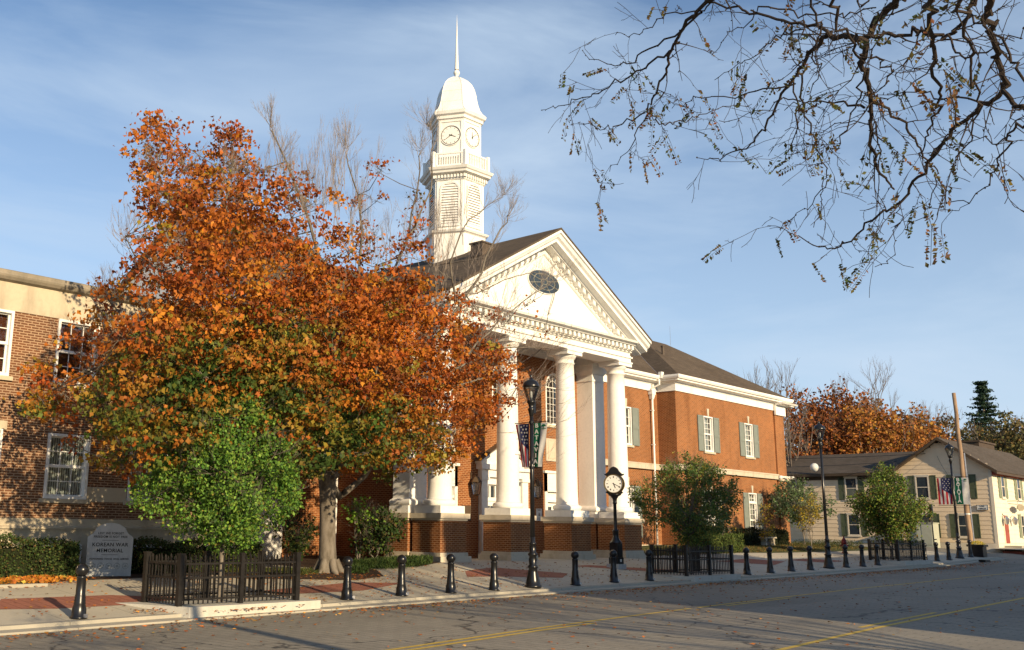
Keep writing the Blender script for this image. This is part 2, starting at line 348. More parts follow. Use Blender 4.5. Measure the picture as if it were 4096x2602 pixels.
def text_mesh(s,size,extrude=.004,align='CENTER',bold=False,spacing=1.0):
    cu=bpy.data.curves.new('t','FONT'); cu.body=s; cu.size=size; cu.extrude=extrude; cu.align_x=align; cu.align_y='CENTER'; cu.resolution_u=3; cu.space_character=spacing
    if bold: cu.offset=size*(.018 if bold is True else bold)
    o=bpy.data.objects.new('t',cu); COL.objects.link(o); bpy.context.view_layer.update()
    me=bpy.data.meshes.new_from_object(o.evaluated_get(bpy.context.evaluated_depsgraph_get()))
    v=[tuple(x.co) for x in me.vertices]; f=[list(p.vertices) for p in me.polygons]
    bpy.data.objects.remove(o); bpy.data.curves.remove(cu); bpy.data.meshes.remove(me)
    return v,f
def add_text(b,s,size,fr,u,z,n,**k):
    sx=k.pop('sx',1.0); v,f=text_mesh(s,size,**k); n0=len(b.v)
    for (x,y,w) in v: b.v.append(tuple(fr.p(u+x*sx,z+y,n+w)))
    for q in f: b.face([n0+i for i in q])
# ---- numpy leaves
def leaves(name,P,size,cols,parent=None,mat='leaf',droop=.5,org=None,shape='maple',asp=.8,kind=None):
    """P (n,3) centres, size (n,), cols (n,3)"""
    P=np.asarray(P,float); n=len(P); size=np.broadcast_to(size,(n,)).astype(float)
    d=rng.normal(size=(n,3)); d[:,2]-=droop*1.5; d/=np.linalg.norm(d,axis=1)[:,None]
    t=rng.normal(size=(n,3)); s=np.cross(d,t); s/=np.linalg.norm(s,axis=1)[:,None]+1e-9; nn=np.cross(d,s)
    S=size[:,None]
    if shape=='maple':
        pts=[(-.5,0,0),(-.12,.5*asp,.10),(.12,.22*asp,.02),(.5,0,.0),(.12,-.22*asp,.02),(-.12,-.5*asp,.10)]; faces=[(0,1,2,3),(0,3,4,5)]
    else:
        pts=[(-.5,0,0),(0,.5*asp,.08),(.5,0,0),(0,-.5*asp,.08)]; faces=[(0,1,2),(0,2,3)]
    k=len(pts); V=np.empty((n,k,3))
    for i,(a,b_,c) in enumerate(pts): V[:,i]=P+d*S*a+s*S*b_+nn*S*c
    org=org if org is not None else (parent['_o'] if parent is not None else (0,0,0))
    V=V.reshape(-1,3)-np.array(tuple(org)); fl=len(faces[0]); nf=len(faces)
    idx=(np.arange(n)[:,None,None]*k+np.array(faces)[None]).reshape(-1)
    me=bpy.data.meshes.new(name); me.vertices.add(n*k); me.vertices.foreach_set('co',V.ravel())
    me.loops.add(len(idx)); me.loops.foreach_set('vertex_index',idx.astype(np.int32)); me.polygons.add(n*nf)
    me.polygons.foreach_set('loop_start',np.arange(n*nf,dtype=np.int32)*fl); me.polygons.foreach_set('loop_total',np.full(n*nf,fl,np.int32))
    me.update(calc_edges=True)
    ca=me.color_attributes.new('Col','FLOAT_COLOR','POINT'); cc=np.ones((n,k,4)); cc[:,:,:3]=np.asarray(cols)[:,None,:]; ca.data.foreach_set('color',cc.ravel())
    me.materials.append(MT[mat]); o=bpy.data.objects.new(name,me); COL.objects.link(o)
    if parent is not None:o.parent=parent
    else:o.location=tuple(org)
    return o
def palette(n,items):
    """items: list of (weight,(r,g,b)); jittered"""
    w=np.array([a for a,_ in items],float); w/=w.sum(); c=np.array([b for _,b in items])
    k=rng.choice(len(items),size=n,p=w); return np.clip(c[k]*rng.uniform(.7,1.3,(n,1))*rng.uniform(.9,1.1,(n,3)),0,1)
def inball(n,c,r,shell=.25):
    d=rng.normal(size=(n,3)); d/=np.linalg.norm(d,axis=1)[:,None]; q=rng.uniform(shell,1,(n,1))**.5
    return np.asarray(c)+d*q*np.asarray(r)
def grow(b,p,d,ln,r,depth,spread=.5,upb=.15,seg=3,tips=None,wob=.12):
    """recursive twig"""
    p=Vector(p); d=Vector(d).normalized(); n=3 if depth>0 else 2; pts=[p.copy()]
    for i in range(n):
        d=(d+Vector((random.gauss(0,wob),random.gauss(0,wob),random.gauss(0,wob)+upb*.3))).normalized(); p=p+d*(ln/n); pts.append(p.copy())
    b.tube(pts,[r*(1-.45*i/n) for i in range(n+1)] if depth>0 else [r,r*.7,r*.4],seg)
    if tips is not None and depth<=1: tips+=[tuple(q) for q in pts[1:]]
    if depth>0:
        for q in range(random.choice((2,3,3))):
            o=d.orthogonal().normalized(); o.rotate(Matrix.Rotation(random.uniform(0,6.28),3,d))
            st=pts[random.choice((1,2,3))] if q else pts[-1]
            nd=(d+o*random.uniform(.4,1)*spread+Vector((0,0,upb))).normalized()
            grow(b,st,nd,ln*random.uniform(.6,.85),max(r*.6,.0022),depth-1,spread,upb,seg,tips,wob)
# ---------------------------------------------------------------- ground
XE=[(-80,-.5),(8,-.15),(19,-.05),(28,0),(42,.06),(55,.14),(64,.3),(77,.5),(120,1.2),(200,2)]
XB=[(-80,.0),(8,.33),(13,.38),(20,.42),(24,.6),(37,.6),(50,.65),(62,.72),(77,.9),(120,1.6),(200,2.4)]
ip=lambda T,x: float(np.interp(x,[a for a,_ in T],[b for _,b in T]))
def ze(X): return ip(XE,X)
def zroad(X,Y): return ze(X)+.05-.0011*(Y-12)**2 +.0011*27 -.05-.0297 if 2<Y<17.3 else ze(X)
def zg(X,Y):
    e=ze(X)
    if Y<17.2: return zroad(X,Y)
    t=min(1,max(0,(Y-17.55)/4.65)); z=e+.08+(ip(XB,X)-e-.08)*t
    if Y>22.2 and X>42: z+=min(1,(X-42)/6)*.055*(min(Y,27.5)-22.2)
    return z
def sheet(name,xs,ys,zf,mat,lab=None,off=0,skirt=None):
    b=MB(); b.smooth=True; nx,ny=len(xs),len(ys)
    for y in ys:
        for x in xs: b.v.append((x,y,zf(x,y)+off))
    for j in range(ny-1):
        for i in range(nx-1): b.face([j*nx+i,j*nx+i+1,(j+1)*nx+i+1,(j+1)*nx+i])
    o=b.build(name,mat); return tag(o,kind='structure')
lin=lambda a,b,n:[a+(b-a)*i/(n-1) for i in range(n)]
XS=lin(-80,200,141)
def hillz(X,Y):
    # far terrain: rises behind the town
    d=max(0,(X*.8+Y*.55)-88); return 1.0+min(11,d*.10)+1.2*math.sin(X*.03)*math.cos(Y*.025)*min(1,d/40)
def zfar(X,Y):
    if Y<30 and -90<X<210: return min(zg(X,min(Y,27)),zg(X,min(Y+1.2,27)),zg(X,max(-5,min(Y-1.2,27))))-.14
    if -90<X<210 and Y<46: return zg(X,27)-.14+(hillz(X,Y)-.0-zg(X,27))*(Y-30)/16*.3
    return hillz(X,Y)-.6
gx=sorted(set([-1500,-700,-300,-150]+[round(v,2) for v in lin(-90,210,76)]+[230,260,300,360,450,700,1200,2200])); gy=sorted(set([-1500,-700,-300,-120,-60,-30,-12]+[round(v,2) for v in lin(-4,48,53)]+[52,56,62,70,80,95,110,130,160,200,260,400,800,1800]))
sheet('ground',gx,gy,zfar,'grass')
sheet('road',XS,[2.3,4,5,6,7,8,9,10,11,12,13,14,15,16,17.2],zroad,'road')
b=MB()   # kerb: flush concrete gutter band, then a real step
for i in range(len(XS)-1):
    for (x0,x1) in ((XS[i],XS[i+1]),):
        if x0>=67: continue
        za,zb=ze(x0),ze(x1)
        pr=[(17.2,-.15),(17.2,.006),(17.52,.022),(17.53,.085),(17.68,.092),(17.68,-.15)]
        for k in range(len(pr)-1):
            (ya,ha),(yb,hb)=pr[k],pr[k+1]; b.poly([(x0,ya,za+ha),(x1,ya,zb+ha),(x1,yb,zb+hb),(x0,yb,za+hb)])
tag(b.build('kerb','kerb'),kind='structure')
sheet('sidewalk',[x for x in XS if x<67]+[67.2],[17.67,18.2,19,20,21,22.2,23,24,25.1,26,27,28,29.5],zg,'walk')
sheet('near_sidewalk',XS,[-7.9,-5,-2,0,2.3],lambda x,y: ze(x)+.1,'walk')
sheet('side_street',lin(67.3,74.6,5),lin(15.5,60,30),lambda x,y: zg(min(x,67),min(max(y,17.3),26)) if y>20 else (zroad(x,17)+ (zg(67,20)-ze(67))*max(0,(y-17.2)/2.8)+.006),'road')
sheet('far_sidewalk',lin(74.6,120,24),lin(17.2,20.1,5),lambda x,y: ip(XB,x)-.02*(20-y),'walk')
# red stamped bands, lawn and planting bed: thin sheets laid on the paving
def patch(name,poly,mat,off=.005,kind='structure',n=10):
    bm=MB(); xs=[p[0] for p in poly]; ys=[p[1] for p in poly]
    # subdivide polygon as fan in strips so it follows the slope
    import mathutils
    c=(sum(xs)/len(xs),sum(ys)/len(ys)); k=len(poly); bm.smooth=True
    rings=[]
    for q in range(n+1):
        t=q/n; ring=[]
        for i in range(k):
            for s in range(6):
                a=poly[i]; bb=poly[(i+1)%k]; x=a[0]+(bb[0]-a[0])*s/6; y=a[1]+(bb[1]-a[1])*s/6
                x=c[0]+(x-c[0])*t; y=c[1]+(y-c[1])*t; ring.append((x,y,zg(x,y)+off))
        rings.append(ring)
    K=6*k; bm.v=[p for r in rings for p in r]
    for q in range(n):
        for i in range(K):
            j=(i+1)%K; f=[q*K+i,q*K+j,(q+1)*K+j,(q+1)*K+i] if q else [i,(K+j),(K+i)]
            bm.face(f)
    return tag(bm.build(name,mat),kind=kind)
patch('red_paving_band',[(8.3,19.2),(8.9,20.3),(11.2,20.1),(12.6,19.3),(11.4,18.85),(9.4,18.9)],'red_walk')
patch('red_paving_band',[(14.6,19.6),(18.3,20.2),(19.8,19.7),(17.5,18.9),(15,19)],'red_walk')
patch('red_paving_band',[(23.4,20.7),(25.2,21.1),(27.2,19.6),(26.0,18.95),(22.6,19.9)],'red_walk')
patch('red_paving_band',[(29.2,20.9),(30.4,21),(33.6,19.4),(32.6,18.9)],'red_walk')
patch('red_paving_band',[(39.5,20.9),(43.2,21.3),(44.6,20.2),(42,19.5)],'red_walk')
patch('red_paving_band',[(45.5,20.6),(48.3,20.7),(50,19.6),(47,19.5)],'red_walk')
patch('planting_bed',[(15.4,25.1),(15.6,21.6),(17.4,21.0),(18.7,20.5),(20.2,20.95),(20.9,22.0),(20.4,23.1),(18.9,25.1)],'mulch',.012)
patch('planting_bed',[(20.6,29.2),(20.2,24.2),(21.3,22.7),(22.6,21.9),(24.1,22.3),(24.15,24.8),(25.1,24.95),(25.1,29.2)],'mulch',.012)
patch('planting_bed',[(-20,25.1),(-20,21.8),(10.2,21.75),(11.4,22.4),(13.8,22.3),(15.2,22.6),(15.2,25.1)],'mulch',.012)
patch('lawn',[(-20,21.85),(-20,23.4),(9.6,23.3),(11.2,22.6),(10.1,21.8)],'grass',.03)
patch('lawn',[(38,29),(37,25.2),(44.5,24.0),(49,22.9),(54,22.7),(62,22.6),(66,23),(66,29.3),(49.3,27.95),(49,29)],'grass',.012)
# low stone edging at the lawn
b=MB()
for i in range(14):
    x0=-9+i*1.4; x1=x0+1.39; b.box(x0,min(x1,10.5),21.62,21.8,zg(x0,21.7)-.05,zg(x0,21.7)+.07)
tag(b.build('stone_edging','kerb'),kind='structure')
# painted lines on the road
def stripe(name,X0,X1,yf,w,lab):
    b=MB(); n=int((X1-X0)/1.0)
    for i in range(n):
        a=X0+(X1-X0)*i/n; c=X0+(X1-X0)*(i+1)/n
        b.poly([(a,yf(a)-w/2,zroad(a,yf(a)-w/2)+.004),(c,yf(c)-w/2,zroad(c,yf(c)-w/2)+.004),(c,yf(c)+w/2,zroad(c,yf(c)+w/2)+.004),(a,yf(a)+w/2,zroad(a,yf(a)+w/2)+.004)])
    return tag(b.build(name,'yellow'),kind='structure')
yA=lambda x: float(np.interp(x,[0,9,15,24,33,47,60,120],[10.6,11.15,11.75,12.25,12.62,12.75,12.75,12.75]))
stripe('yellow_road_line',2,21.6,yA,.10,''); stripe('yellow_road_line',22,62,yA,.10,'')
stripe('yellow_road_line',4,17,lambda x:yA(x)-.24,.10,'')
yB=lambda x: float(np.interp(x,[0,14,21,33,60],[6.9,7.3,7.65,8.05,8.3]))
stripe('yellow_road_line',3,60,yB,.11,''); stripe('yellow_road_line',20.5,25.5,lambda x:yB(x)+.25,.1,''); stripe('yellow_road_line',23,27,lambda x:yA(x)-.24,.09,'')
b=MB()
b.lathe([(0,0),(.36,0),(.36,.012),(0,.014)],(9.83,11.07,zroad(9.83,11.07)+.001),20); tag(b.build('manhole_cover','black',org=(9.83,11.07,-.12)),'dark round cover set in the road surface near the yellow line','manhole cover')
# fallen leaves
n=5200
X=np.concatenate([rng.uniform(4,64,2600),rng.normal(19,7,1400),rng.uniform(6,40,1200)]); Y=np.concatenate([17.0-np.abs(rng.normal(0,.7,2600)),rng.uniform(17.8,22,1400),rng.uniform(6,17,1200)])
ok=(X>3)&(X<66)&(Y>3.5); X,Y=X[ok],Y[ok]
cl=rng.uniform(0,1,len(X))<.35; cx=rng.uniform(8,60,40)
for k in np.where(cl)[0]:
    c=cx[rng.integers(40)]; X[k]=c+rng.normal(0,.9)
P=np.array([(x,y,zg(x,y)+.022) for x,y in zip(X,Y)])
pile=[]
for (a,c,d,e,nn) in ((10.2,22.4,.9,.45,420),(11.3,17.9,.5,.12,90),(12.8,17.25,.9,.1,110),(14.9,17.9,.4,.1,60),(17,21.6,1.3,.4,160),(19.5,20.6,1.2,.5,160),(35,17.2,3,.25,60)):
    for _ in range(nn):
        x=random.gauss(a,d); y=random.gauss(c,e); pile.append((x,y,zg(x,y)+random.uniform(.02,.06)))
P=np.vstack([P,pile])
lit=leaves('fallen_leaves',P,rng.uniform(.06,.12,len(P)),palette(len(P),[(5,(.42,.14,.03)),(3,(.30,.10,.03)),(3,(.20,.10,.04)),(2,(.50,.27,.06))]),droop=0)
# lay them nearly flat
co=np.empty(len(lit.data.vertices)*3); lit.data.vertices.foreach_get('co',co); co=co.reshape(-1,6,3); cz=P[:,None,2]; co[:,:,2]=cz+(co[:,:,2]-cz)*.3; lit.data.vertices.foreach_set('co',co.ravel()); lit.data.update()
tag(lit,'orange and brown fallen leaves scattered along the kerb and over the road','fallen leaves',kind='stuff')
# ---------------------------------------------------------------- courthouse
CH=thing('courthouse',(30.33,26,.6),'orange brick courthouse with white columned portico and tall white clock tower','building')
FX=Vector((1,0,0)); FY=Vector((0,1,0)); FRONT=Vector((0,-1,0)); WEST=Vector((-1,0,0))
fP=F((0,24.9,0),FX,FRONT); fM=F((0,29.15,0),FX,FRONT); fW=F((0,28.0,0),FX,FRONT); fS=F((25.2,0,0),FY,WEST); fWS=F((49.2,0,0),FY,WEST)
# walls
arch=lambda c:(c-.62,c+.62,5.95,7.5)
b=MB()
doors=[(26.1,27.66,.5,4.0),(29.32,31.34,.5,3.5),(33.0,34.56,.5,4.0)]
upw=[(c-.62,c+.62,5.95,8.16) for c in (26.86,30.33,33.8)]
wall(b,fP,25.2,35.46,.3,8.95,.35,doors+upw)
b.poly([fP.p(u,z,-1.2) for u,z in ((25.3,.3),(35.4,.3),(35.4,8.9),(25.3,8.9))])
wall(b,fS,24.9,29.15,.3,8.95,.3,[]); wall(b,F((35.46,0,0),FY,Vector((1,0,0))),24.9,29.15,.3,8.95,.3,[])
# brick spandrels over the arched heads
for c in (26.86,30.33,33.8):
    for sgn in (-1,1):
        pts=[fP.p(c+sgn*.62,8.16,0),fP.p(c,8.16,0)]
        for i in range(9):
            a=math.pi/2-i*math.pi/16; pts.append(fP.p(c+sgn*.62*math.cos(a),7.54+.62*math.sin(a),0))
        b.prism(pts if sgn>0 else pts[::-1],(0,.3,0))
pav=b.build('pavilion_wall','brick_new',CH)
mw=MB(); hM=[(45.42,46.47,6.16,8.22),(45.42,46.47,1.3,4.02),(40.6,41.65,6.16,8.22),(40.6,41.65,1.3,4.02)]
wall(mw,fM,35.46,49.2,.3,9.4,.3,hM); mw.build('main_wall','brick_new',CH); mw=MB(); wall(mw,fM,22.0,25.2,.3,9.4,.3,[]); mw.build('main_wall','brick_new',CH)
ww=MB(); hW=[(c-.54,c+.54,6.16,8.2) for c in (52.76,57.78)]+[(c-.54,c+.54,1.28,4.0) for c in (52.76,57.82)]
wall(ww,fW,49.2,62.55,.3,9.4,.3,hW); wall(ww,fWS,28.0,29.15,.3,9.4,.3,[]); wall(ww,F((62.55,0,0),FY,Vector((1,0,0))),28,40,.3,9.4,.3,[])
ww.box(61.35,62.6,27.9,28.0,.3,9.2)      # corner pilaster
wing=ww.build('wing_wall','brick_new',CH)
bk=MB(); bk.box(22.5,49,40,40.3,.3,9.4); bk.box(49.3,62.5,39.7,40,.3,9.4); bk.build('rear_wall','brick_new',CH)
# foundations and limestone band
b=MB()
b.box(36.0,45.2,28.97,29.15,4.96,5.28); b.box(45.2,49.2,28.97,29.15,4.96,5.28); b.box(49.03,49.2,27.83,29.15,4.96,5.28); b.box(49.2,61.35,27.83,28,4.96,5.28); b.box(61.3,62.72,27.73,27.9,4.88,5.2)
b.box(35.46,49.1,28.95,28.99+.0,5.22,5.26); b.box(49.1,61.3,27.80,27.83,5.2,5.26)
b.box(49.1,62.6,27.92,28,.3,.95); b.box(35.5,49.1,29.06,29.14,.3,.95)
b.build('band_course','lime',CH)
b=MB(); b.box(21.0,25.2,28.97,29.15,4.96,5.28); b.build('band_course','lime',CH)
# cornice: frieze, soffit, gutter, swept along the eaves
prof=[(0,9.33),(.06,9.33),(.06,9.71),(.10,9.74),(.10,9.80),(.45,9.86),(.45,9.93),(.55,9.96),(.60,10.06),(.60,10.16),(.50,10.18),(.47,10.10),(0,10.10)]
b=MB(); b.sweep([(35.5,29.15,0),(49.2,29.15,0),(49.2,28,0),(62.6,28,0),(62.6,34,0)],prof); b.sweep([(20.9,29.15,0),(25.3,29.15,0)],prof)
b.box(35.46,48.7,29.1,29.9,10.0,10.1); b.box(49.3,62.6,28,28.6,10.0,10.1)
b.box(61.3,62.72,27.78,27.9,9.05,9.66); b.prism([(61.35,27.86,9.66),(61.35,27.3,9.74),(61.35,27.22,9.84),(61.35,27.86,9.86)],(2.1,0,0)); b.box(62.7,63.2,27.4,29.5,9.66,9.86)
cor=b.build('cornice','white',CH)
# roofs
def quadroof(b,pts): b.prism(pts,(0,0,-.06))
sl=.62; ez=10.12
b=MB()
Yr=33.2; zr=ez+(Yr-27.4)*sl
x0,x1=48.6,63.2; ht=Yr-27.4
b.poly([(x0,27.4,ez),(x1,27.4,ez),(x1-ht,Yr,zr),(x0+ht,Yr,zr)])
b.poly([(x1,27.4,ez),(x1,39,ez),(x1-ht,Yr,zr)]); b.poly([(x1,39,ez),(x0,39,ez),(x0+ht,Yr,zr),(x1-ht,Yr,zr)]); b.poly([(x0,39,ez),(x0,27.4,ez),(x0+ht,Yr,zr)])
b.build('wing_roof','roof',CH)
b=MB(); y0=28.55; Yr2=34.3; zr2=ez+(Yr2-y0)*sl
b.poly([(22.4,y0,ez),(53.2,y0,ez),(53.2,Yr2,zr2),(22.4,Yr2,zr2)]); b.poly([(53.2,40.2,ez),(22.4,40.2,ez),(22.4,Yr2,zr2),(53.2,Yr2,zr2)])
b.poly([(22.4,y0,ez),(22.4,Yr2,zr2),(22.4,40.2,ez)]); b.build('main_roof','roof',CH)
b=MB()   # metal valley
v0=Vector((48.68,28.62,ez+.05)); v1=Vector((52.6,32.54,ez+.05+3.92*sl)); s_=Vector((.10,-.10,0)); b.poly([v0-s_,v0+s_,v1+s_,v1-s_]); b.build('valley_flashing','steel',CH)
b=MB(); b.box(48.55,48.8,28.42,28.62,10.0,10.36); b.build('gutter_box','white',CH)
b=MB(); sp=.554; za=13.2; Xc=30.33
yb=33.7; q=[(Xc-6.42,21.88,za-6.42*sp),(Xc,21.88,za),(Xc,yb,za),(Xc-6.42,yb-5.0,za-6.42*sp)]
b.prism([q[0],q[1],q[2],q[3]],(0,0,-.07)); q2=[(2*Xc-p[0],p[1],p[2]) for p in q]; b.prism(q2[::-1],(0,0,-.07)); b.build('portico_roof','roof',CH)
# roof vents
b=MB(); b.lathe([(.09,0),(.09,.55),(.13,.55),(.13,.62),(.02,.66)],(52.55,30.6,ez+3.2*sl-.1),10); b.build('vent_pipe','copper',CH)
b=MB(); b.lathe([(.015,0),(.008,1.3)],(58.0,33.2,zr),6); b.build('lightning_rod','steel',CH)
b=MB(); b.box(28.3,28.9,24.2,24.8,12.1,12.62); b.box(28.25,28.95,24.15,24.85,12.62,12.68); b.build('roof_vent','copper',CH)
# downspout
b=MB(); b.mat(0,True); b.lathe([(.055,.6),(.055,8.9)],(48.42,28.98,0),12); b.smooth=False
b.box(48.24,48.6,28.86,29.12,9.1,9.33); b.prism([(48.27,28.88,9.1),(48.57,28.88,9.1),(48.5,28.92,8.85),(48.34,28.92,8.85)],(0,.2,0)); b.box(48.2,48.64,28.84,29.14,9.3,9.35)
b.tube([(48.5,28.55,9.95),(48.5,28.55,9.65),(48.42,28.95,9.45),(48.42,28.98,9.3)],.055,8)
for z in (2.2,4.2,6.3,8.2): b.box(48.34,48.5,28.92,29.1,z,z+.05)
b.build('downspout','white',CH)
b=MB(); b.lathe([(.05,.6),(.05,8.9)],(25.08,28.7,0),10); b.build('downspout','white',CH)
# windows
def sash(root,fr,c,w,z0,z1,cols,rows,shutter=None,key=True,transom=None,curt='curtain',sill=True,frame='white',sw=.66,depth=.12,kid='window',ext=.0,arcbrick=True):
    u0,u1=c-w/2,c+w/2; b=MB(); t=.07
    fr.box(b,u0,u0+t,z0,z1,-depth-.04,.03+ext); fr.box(b,u1-t,u1,z0,z1,-depth-.04,.03+ext); fr.box(b,u0+t,u1-t,z1-t,z1,-depth-.04,.03+ext); fr.box(b,u0+t,u1-t,z0,z0+t*1.1,-depth-.04,.03+ext)
    a0,a1=u0+t,u1-t; segs=[]
    zt=transom if transom else z1-t
    if transom: fr.box(b,a0,a1,transom-.05,transom+.05,-depth,.02+ext); segs.append((transom+.05,z1-t,2,-depth+.0))
    zm=(z0+t+zt)/2; segs+=[(zm,zt-(.05 if transom else 0),rows,-depth+.02),(z0+t,zm,rows,-depth-.01)]
    fr.box(b,a0,a1,zm-.03,zm+.03,-depth-.02,-depth+.05)
    for (za,zb,nr,n) in segs:
        fr.box(b,a0,a0+.045,za,zb,n-.02,n+.02); fr.box(b,a1-.045,a1,za,zb,n-.02,n+.02); fr.box(b,a0+.045,a1-.045,zb-.04,zb,n-.02,n+.02); fr.box(b,a0+.045,a1-.045,za,za+.045,n-.02,n+.02)
        for i in range(1,cols): u=a0+(a1-a0)*i/cols; fr.box(b,u-.012,u+.012,za+.045,zb-.04,n-.012,n+.012)
        for i in range(1,nr): z=za+(zb-za)*i/nr; fr.box(b,a0+.045,a1-.045,z-.011,z+.011,n-.013,n+.013)
    win=b.build(kid,frame,root)
    b=MB(); b.poly([fr.p(a0,z0+t,-depth-.005),fr.p(a1,z0+t,-depth-.005),fr.p(a1,z1-t,-depth-.005),fr.p(a0,z1-t,-depth-.005)]); b.build('pane','glass',win)
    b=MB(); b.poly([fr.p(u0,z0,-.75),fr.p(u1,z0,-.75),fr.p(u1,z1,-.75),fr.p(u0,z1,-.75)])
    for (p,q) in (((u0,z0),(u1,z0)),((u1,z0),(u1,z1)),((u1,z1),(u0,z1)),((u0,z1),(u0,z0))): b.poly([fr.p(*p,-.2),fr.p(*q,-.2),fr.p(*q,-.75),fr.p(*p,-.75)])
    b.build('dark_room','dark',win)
    if curt:
        b=MB(); n=26
        if curt in('curtain',):
            spans=[(a0,a0+(a1-a0)*.36),(a1-(a1-a0)*.42,a1)]
            for (p,q) in spans:
                for i in range(n):
                    ua=p+(q-p)*i/n; ub=p+(q-p)*(i+1)/n; d=-.26+.025*math.sin(i*1.9); d2=-.26+.025*math.sin((i+1)*1.9)
                    b.poly([fr.p(ua,z0+t,d),fr.p(ub,z0+t,d2),fr.p(ub,z1-t,d2),fr.p(ua,z1-t,d)])
        elif curt=='blind':
            z=z0+t
            while z<z1-t-.02: b.poly([fr.p(a0,z,-.22),fr.p(a1,z,-.22),fr.p(a1,z+.04,-.19),fr.p(a0,z+.04,-.19)]); z+=.05
        elif curt=='blindw':
            u=a0
            while u<a1-.03: b.poly([fr.p(u,z0+t,-.115),fr.p(u+.058,z0+t,-.135),fr.p(u+.058,z1-t,-.135),fr.p(u,z1-t,-.115)]); u+=.065
        b.build('curtain' if curt=='curtain' else 'blind',curt,win)
    if sill:
        b=MB(); fr.box(b,u0-.1,u1+.1,z0-.11,z0,-.02,.09); b.build('sill','lime' if sill is True else sill,win)
    if key:
        b=MB(); kz=z1+.02; b.prism([fr.p(c-.065,kz-.02,0),fr.p(c+.065,kz-.02,0),fr.p(c+.12,kz+.42,0),fr.p(c-.12,kz+.42,0)],tuple(fr.n*.05),flip=False); b.build('keystone','lime',win)
        # soldier-brick flat arch
        b=MB(); nn=13
        for i in range(nn):
            for s in (-1,1):
                k0=(.65/nn)*i; k1=k0+.65/nn-(.012 if i else 0); f=.32
                q=[fr.p(c+s*k0,z1+.01,0),fr.p(c+s*k1,z1+.01,0),fr.p(c+s*(k1*(1+.28)),z1+f,0),fr.p(c+s*(k0*(1+.28)),z1+f,0)]
                b.prism(q if s>0 else q[::-1],tuple(fr.n*.006))
        b.build('flat_arch','brick_new' if root is CH else 'brick_old',win)
    if shutter:
        for s in (-1,1):
            b=MB(); ua=c+s*(w/2+.04); ub=c+s*(w/2+.04+sw); ua,ub=min(ua,ub),max(ua,ub)
            fr.box(b,ua,ub,z0,z1,.02,.05)
            zz=[z0+.02,z0+(z1-z0)*.48,z1-.02]
            for k in range(2):
                p,q=zz[k],zz[k+1]
                fr.box(b,ua,ua+.07,p,q,.05,.068); fr.box(b,ub-.07,ub,p,q,.05,.068); fr.box(b,ua+.07,ub-.07,p,p+.08,.05,.068); fr.box(b,ua+.07,ub-.07,q-.08,q,.05,.068)
            b.build('shutter',shutter,win)
    return win
for c in (45.94,41.1):
    sash(CH,fM,c,1.05,6.16,8.22,3,2 if c>42 else 2,'shutter'); sash(CH,fM,c,1.05,1.3,4.02,3,2,'shutter',transom=3.42)
for c in (52.76,57.78):
    sash(CH,fW,c,1.08,6.16,8.2,3,2 if False else 3,'shutter')
for c in (52.76,57.82): sash(CH,fW,c,1.08,1.28,4.0,3,3,'shutter',transom=3.42)

# arched windows of the pavilion
for c in (26.86,30.33,33.8):
    b=MB(); r=.62; zs=7.54; fr=fP
    ring=[(c+r*math.cos(a),zs+r*math.sin(a)) for a in [math.pi*i/16 for i in range(17)]]; ring2=[(c+(r-.07)*math.cos(a),zs+(r-.07)*math.sin(a)) for a in [math.pi*i/16 for i in range(17)]]
    for i in range(16): b.prism([fr.p(*ring[i],-.12),fr.p(*ring[i+1],-.12),fr.p(*ring2[i+1],-.12),fr.p(*ring2[i],-.12)],(0,-.13,0))
    fr.box(b,c-r,c-r+.07,5.95,zs,-.12,.01); fr.box(b,c+r-.07,c+r,5.95,zs,-.12,.01); fr.box(b,c-r+.07,c+r-.07,5.95,6.03,-.12,.01)
    for u in (-.22,0,.22):
        fr.box(b,c+u-.008,c+u+.008,6.03,zs,-.10,-.06)
    for z in [6.03+.27*i for i in range(1,6)]: fr.box(b,c-r+.07,c+r-.07,z-.007,z+.007,-.10,-.062)
    fr.box(b,c-r+.07,c+r-.07,zs-.02,zs+.02,-.10,-.05)
    pts=[fr.p(c+.3*math.cos(math.pi*i/12),zs+.3*math.sin(math.pi*i/12),-.08) for i in range(13)]; b.tube(pts,.013,4)
    for a in (R(30),R(60),R(90),R(120),R(150)): b.tube([fr.p(c+(.3 if a!=R(90) else 0)*math.cos(a),zs+(.3 if a!=R(90) else 0)*math.sin(a),-.08),fr.p(c+.58*math.cos(a),zs+.58*math.sin(a),-.08)],.012,4)
    w=b.build('arched_window','white',CH)
    b=MB(); b.poly([fr.p(c-r,5.95,-.09),fr.p(c+r,5.95,-.09)]+[fr.p(x,z,-.09) for x,z in ring]); b.build('pane','glass',w)
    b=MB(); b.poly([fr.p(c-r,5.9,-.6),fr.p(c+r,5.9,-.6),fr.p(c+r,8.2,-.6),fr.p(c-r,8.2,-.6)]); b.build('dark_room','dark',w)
    b=MB(); fr.box(b,c-r-.08,c+r+.08,5.85,5.95,-.02,.08); b.build('sill','lime',w)
    b=MB()
    for i in range(30):
        a0=math.pi*i/30+.008; a1=math.pi*(i+1)/30-.008
        q=[fr.p(c+rr*math.cos(a),zs+rr*math.sin(a),0) for rr,a in ((.64,a0),(.9,a0),(.9,a1),(.64,a1))]; b.prism(q[::-1],(0,-.008,0),flip=True)
    b.build('brick_arch','brick_new',w)
    if c!=30.33:
        b=MB(); fr.box(b,c-.68,c+.68,4.45,5.38,0,.05); fr.box(b,c-.56,c+.56,4.56,5.27,.05,.065); b.build('stone_panel','lime',CH)
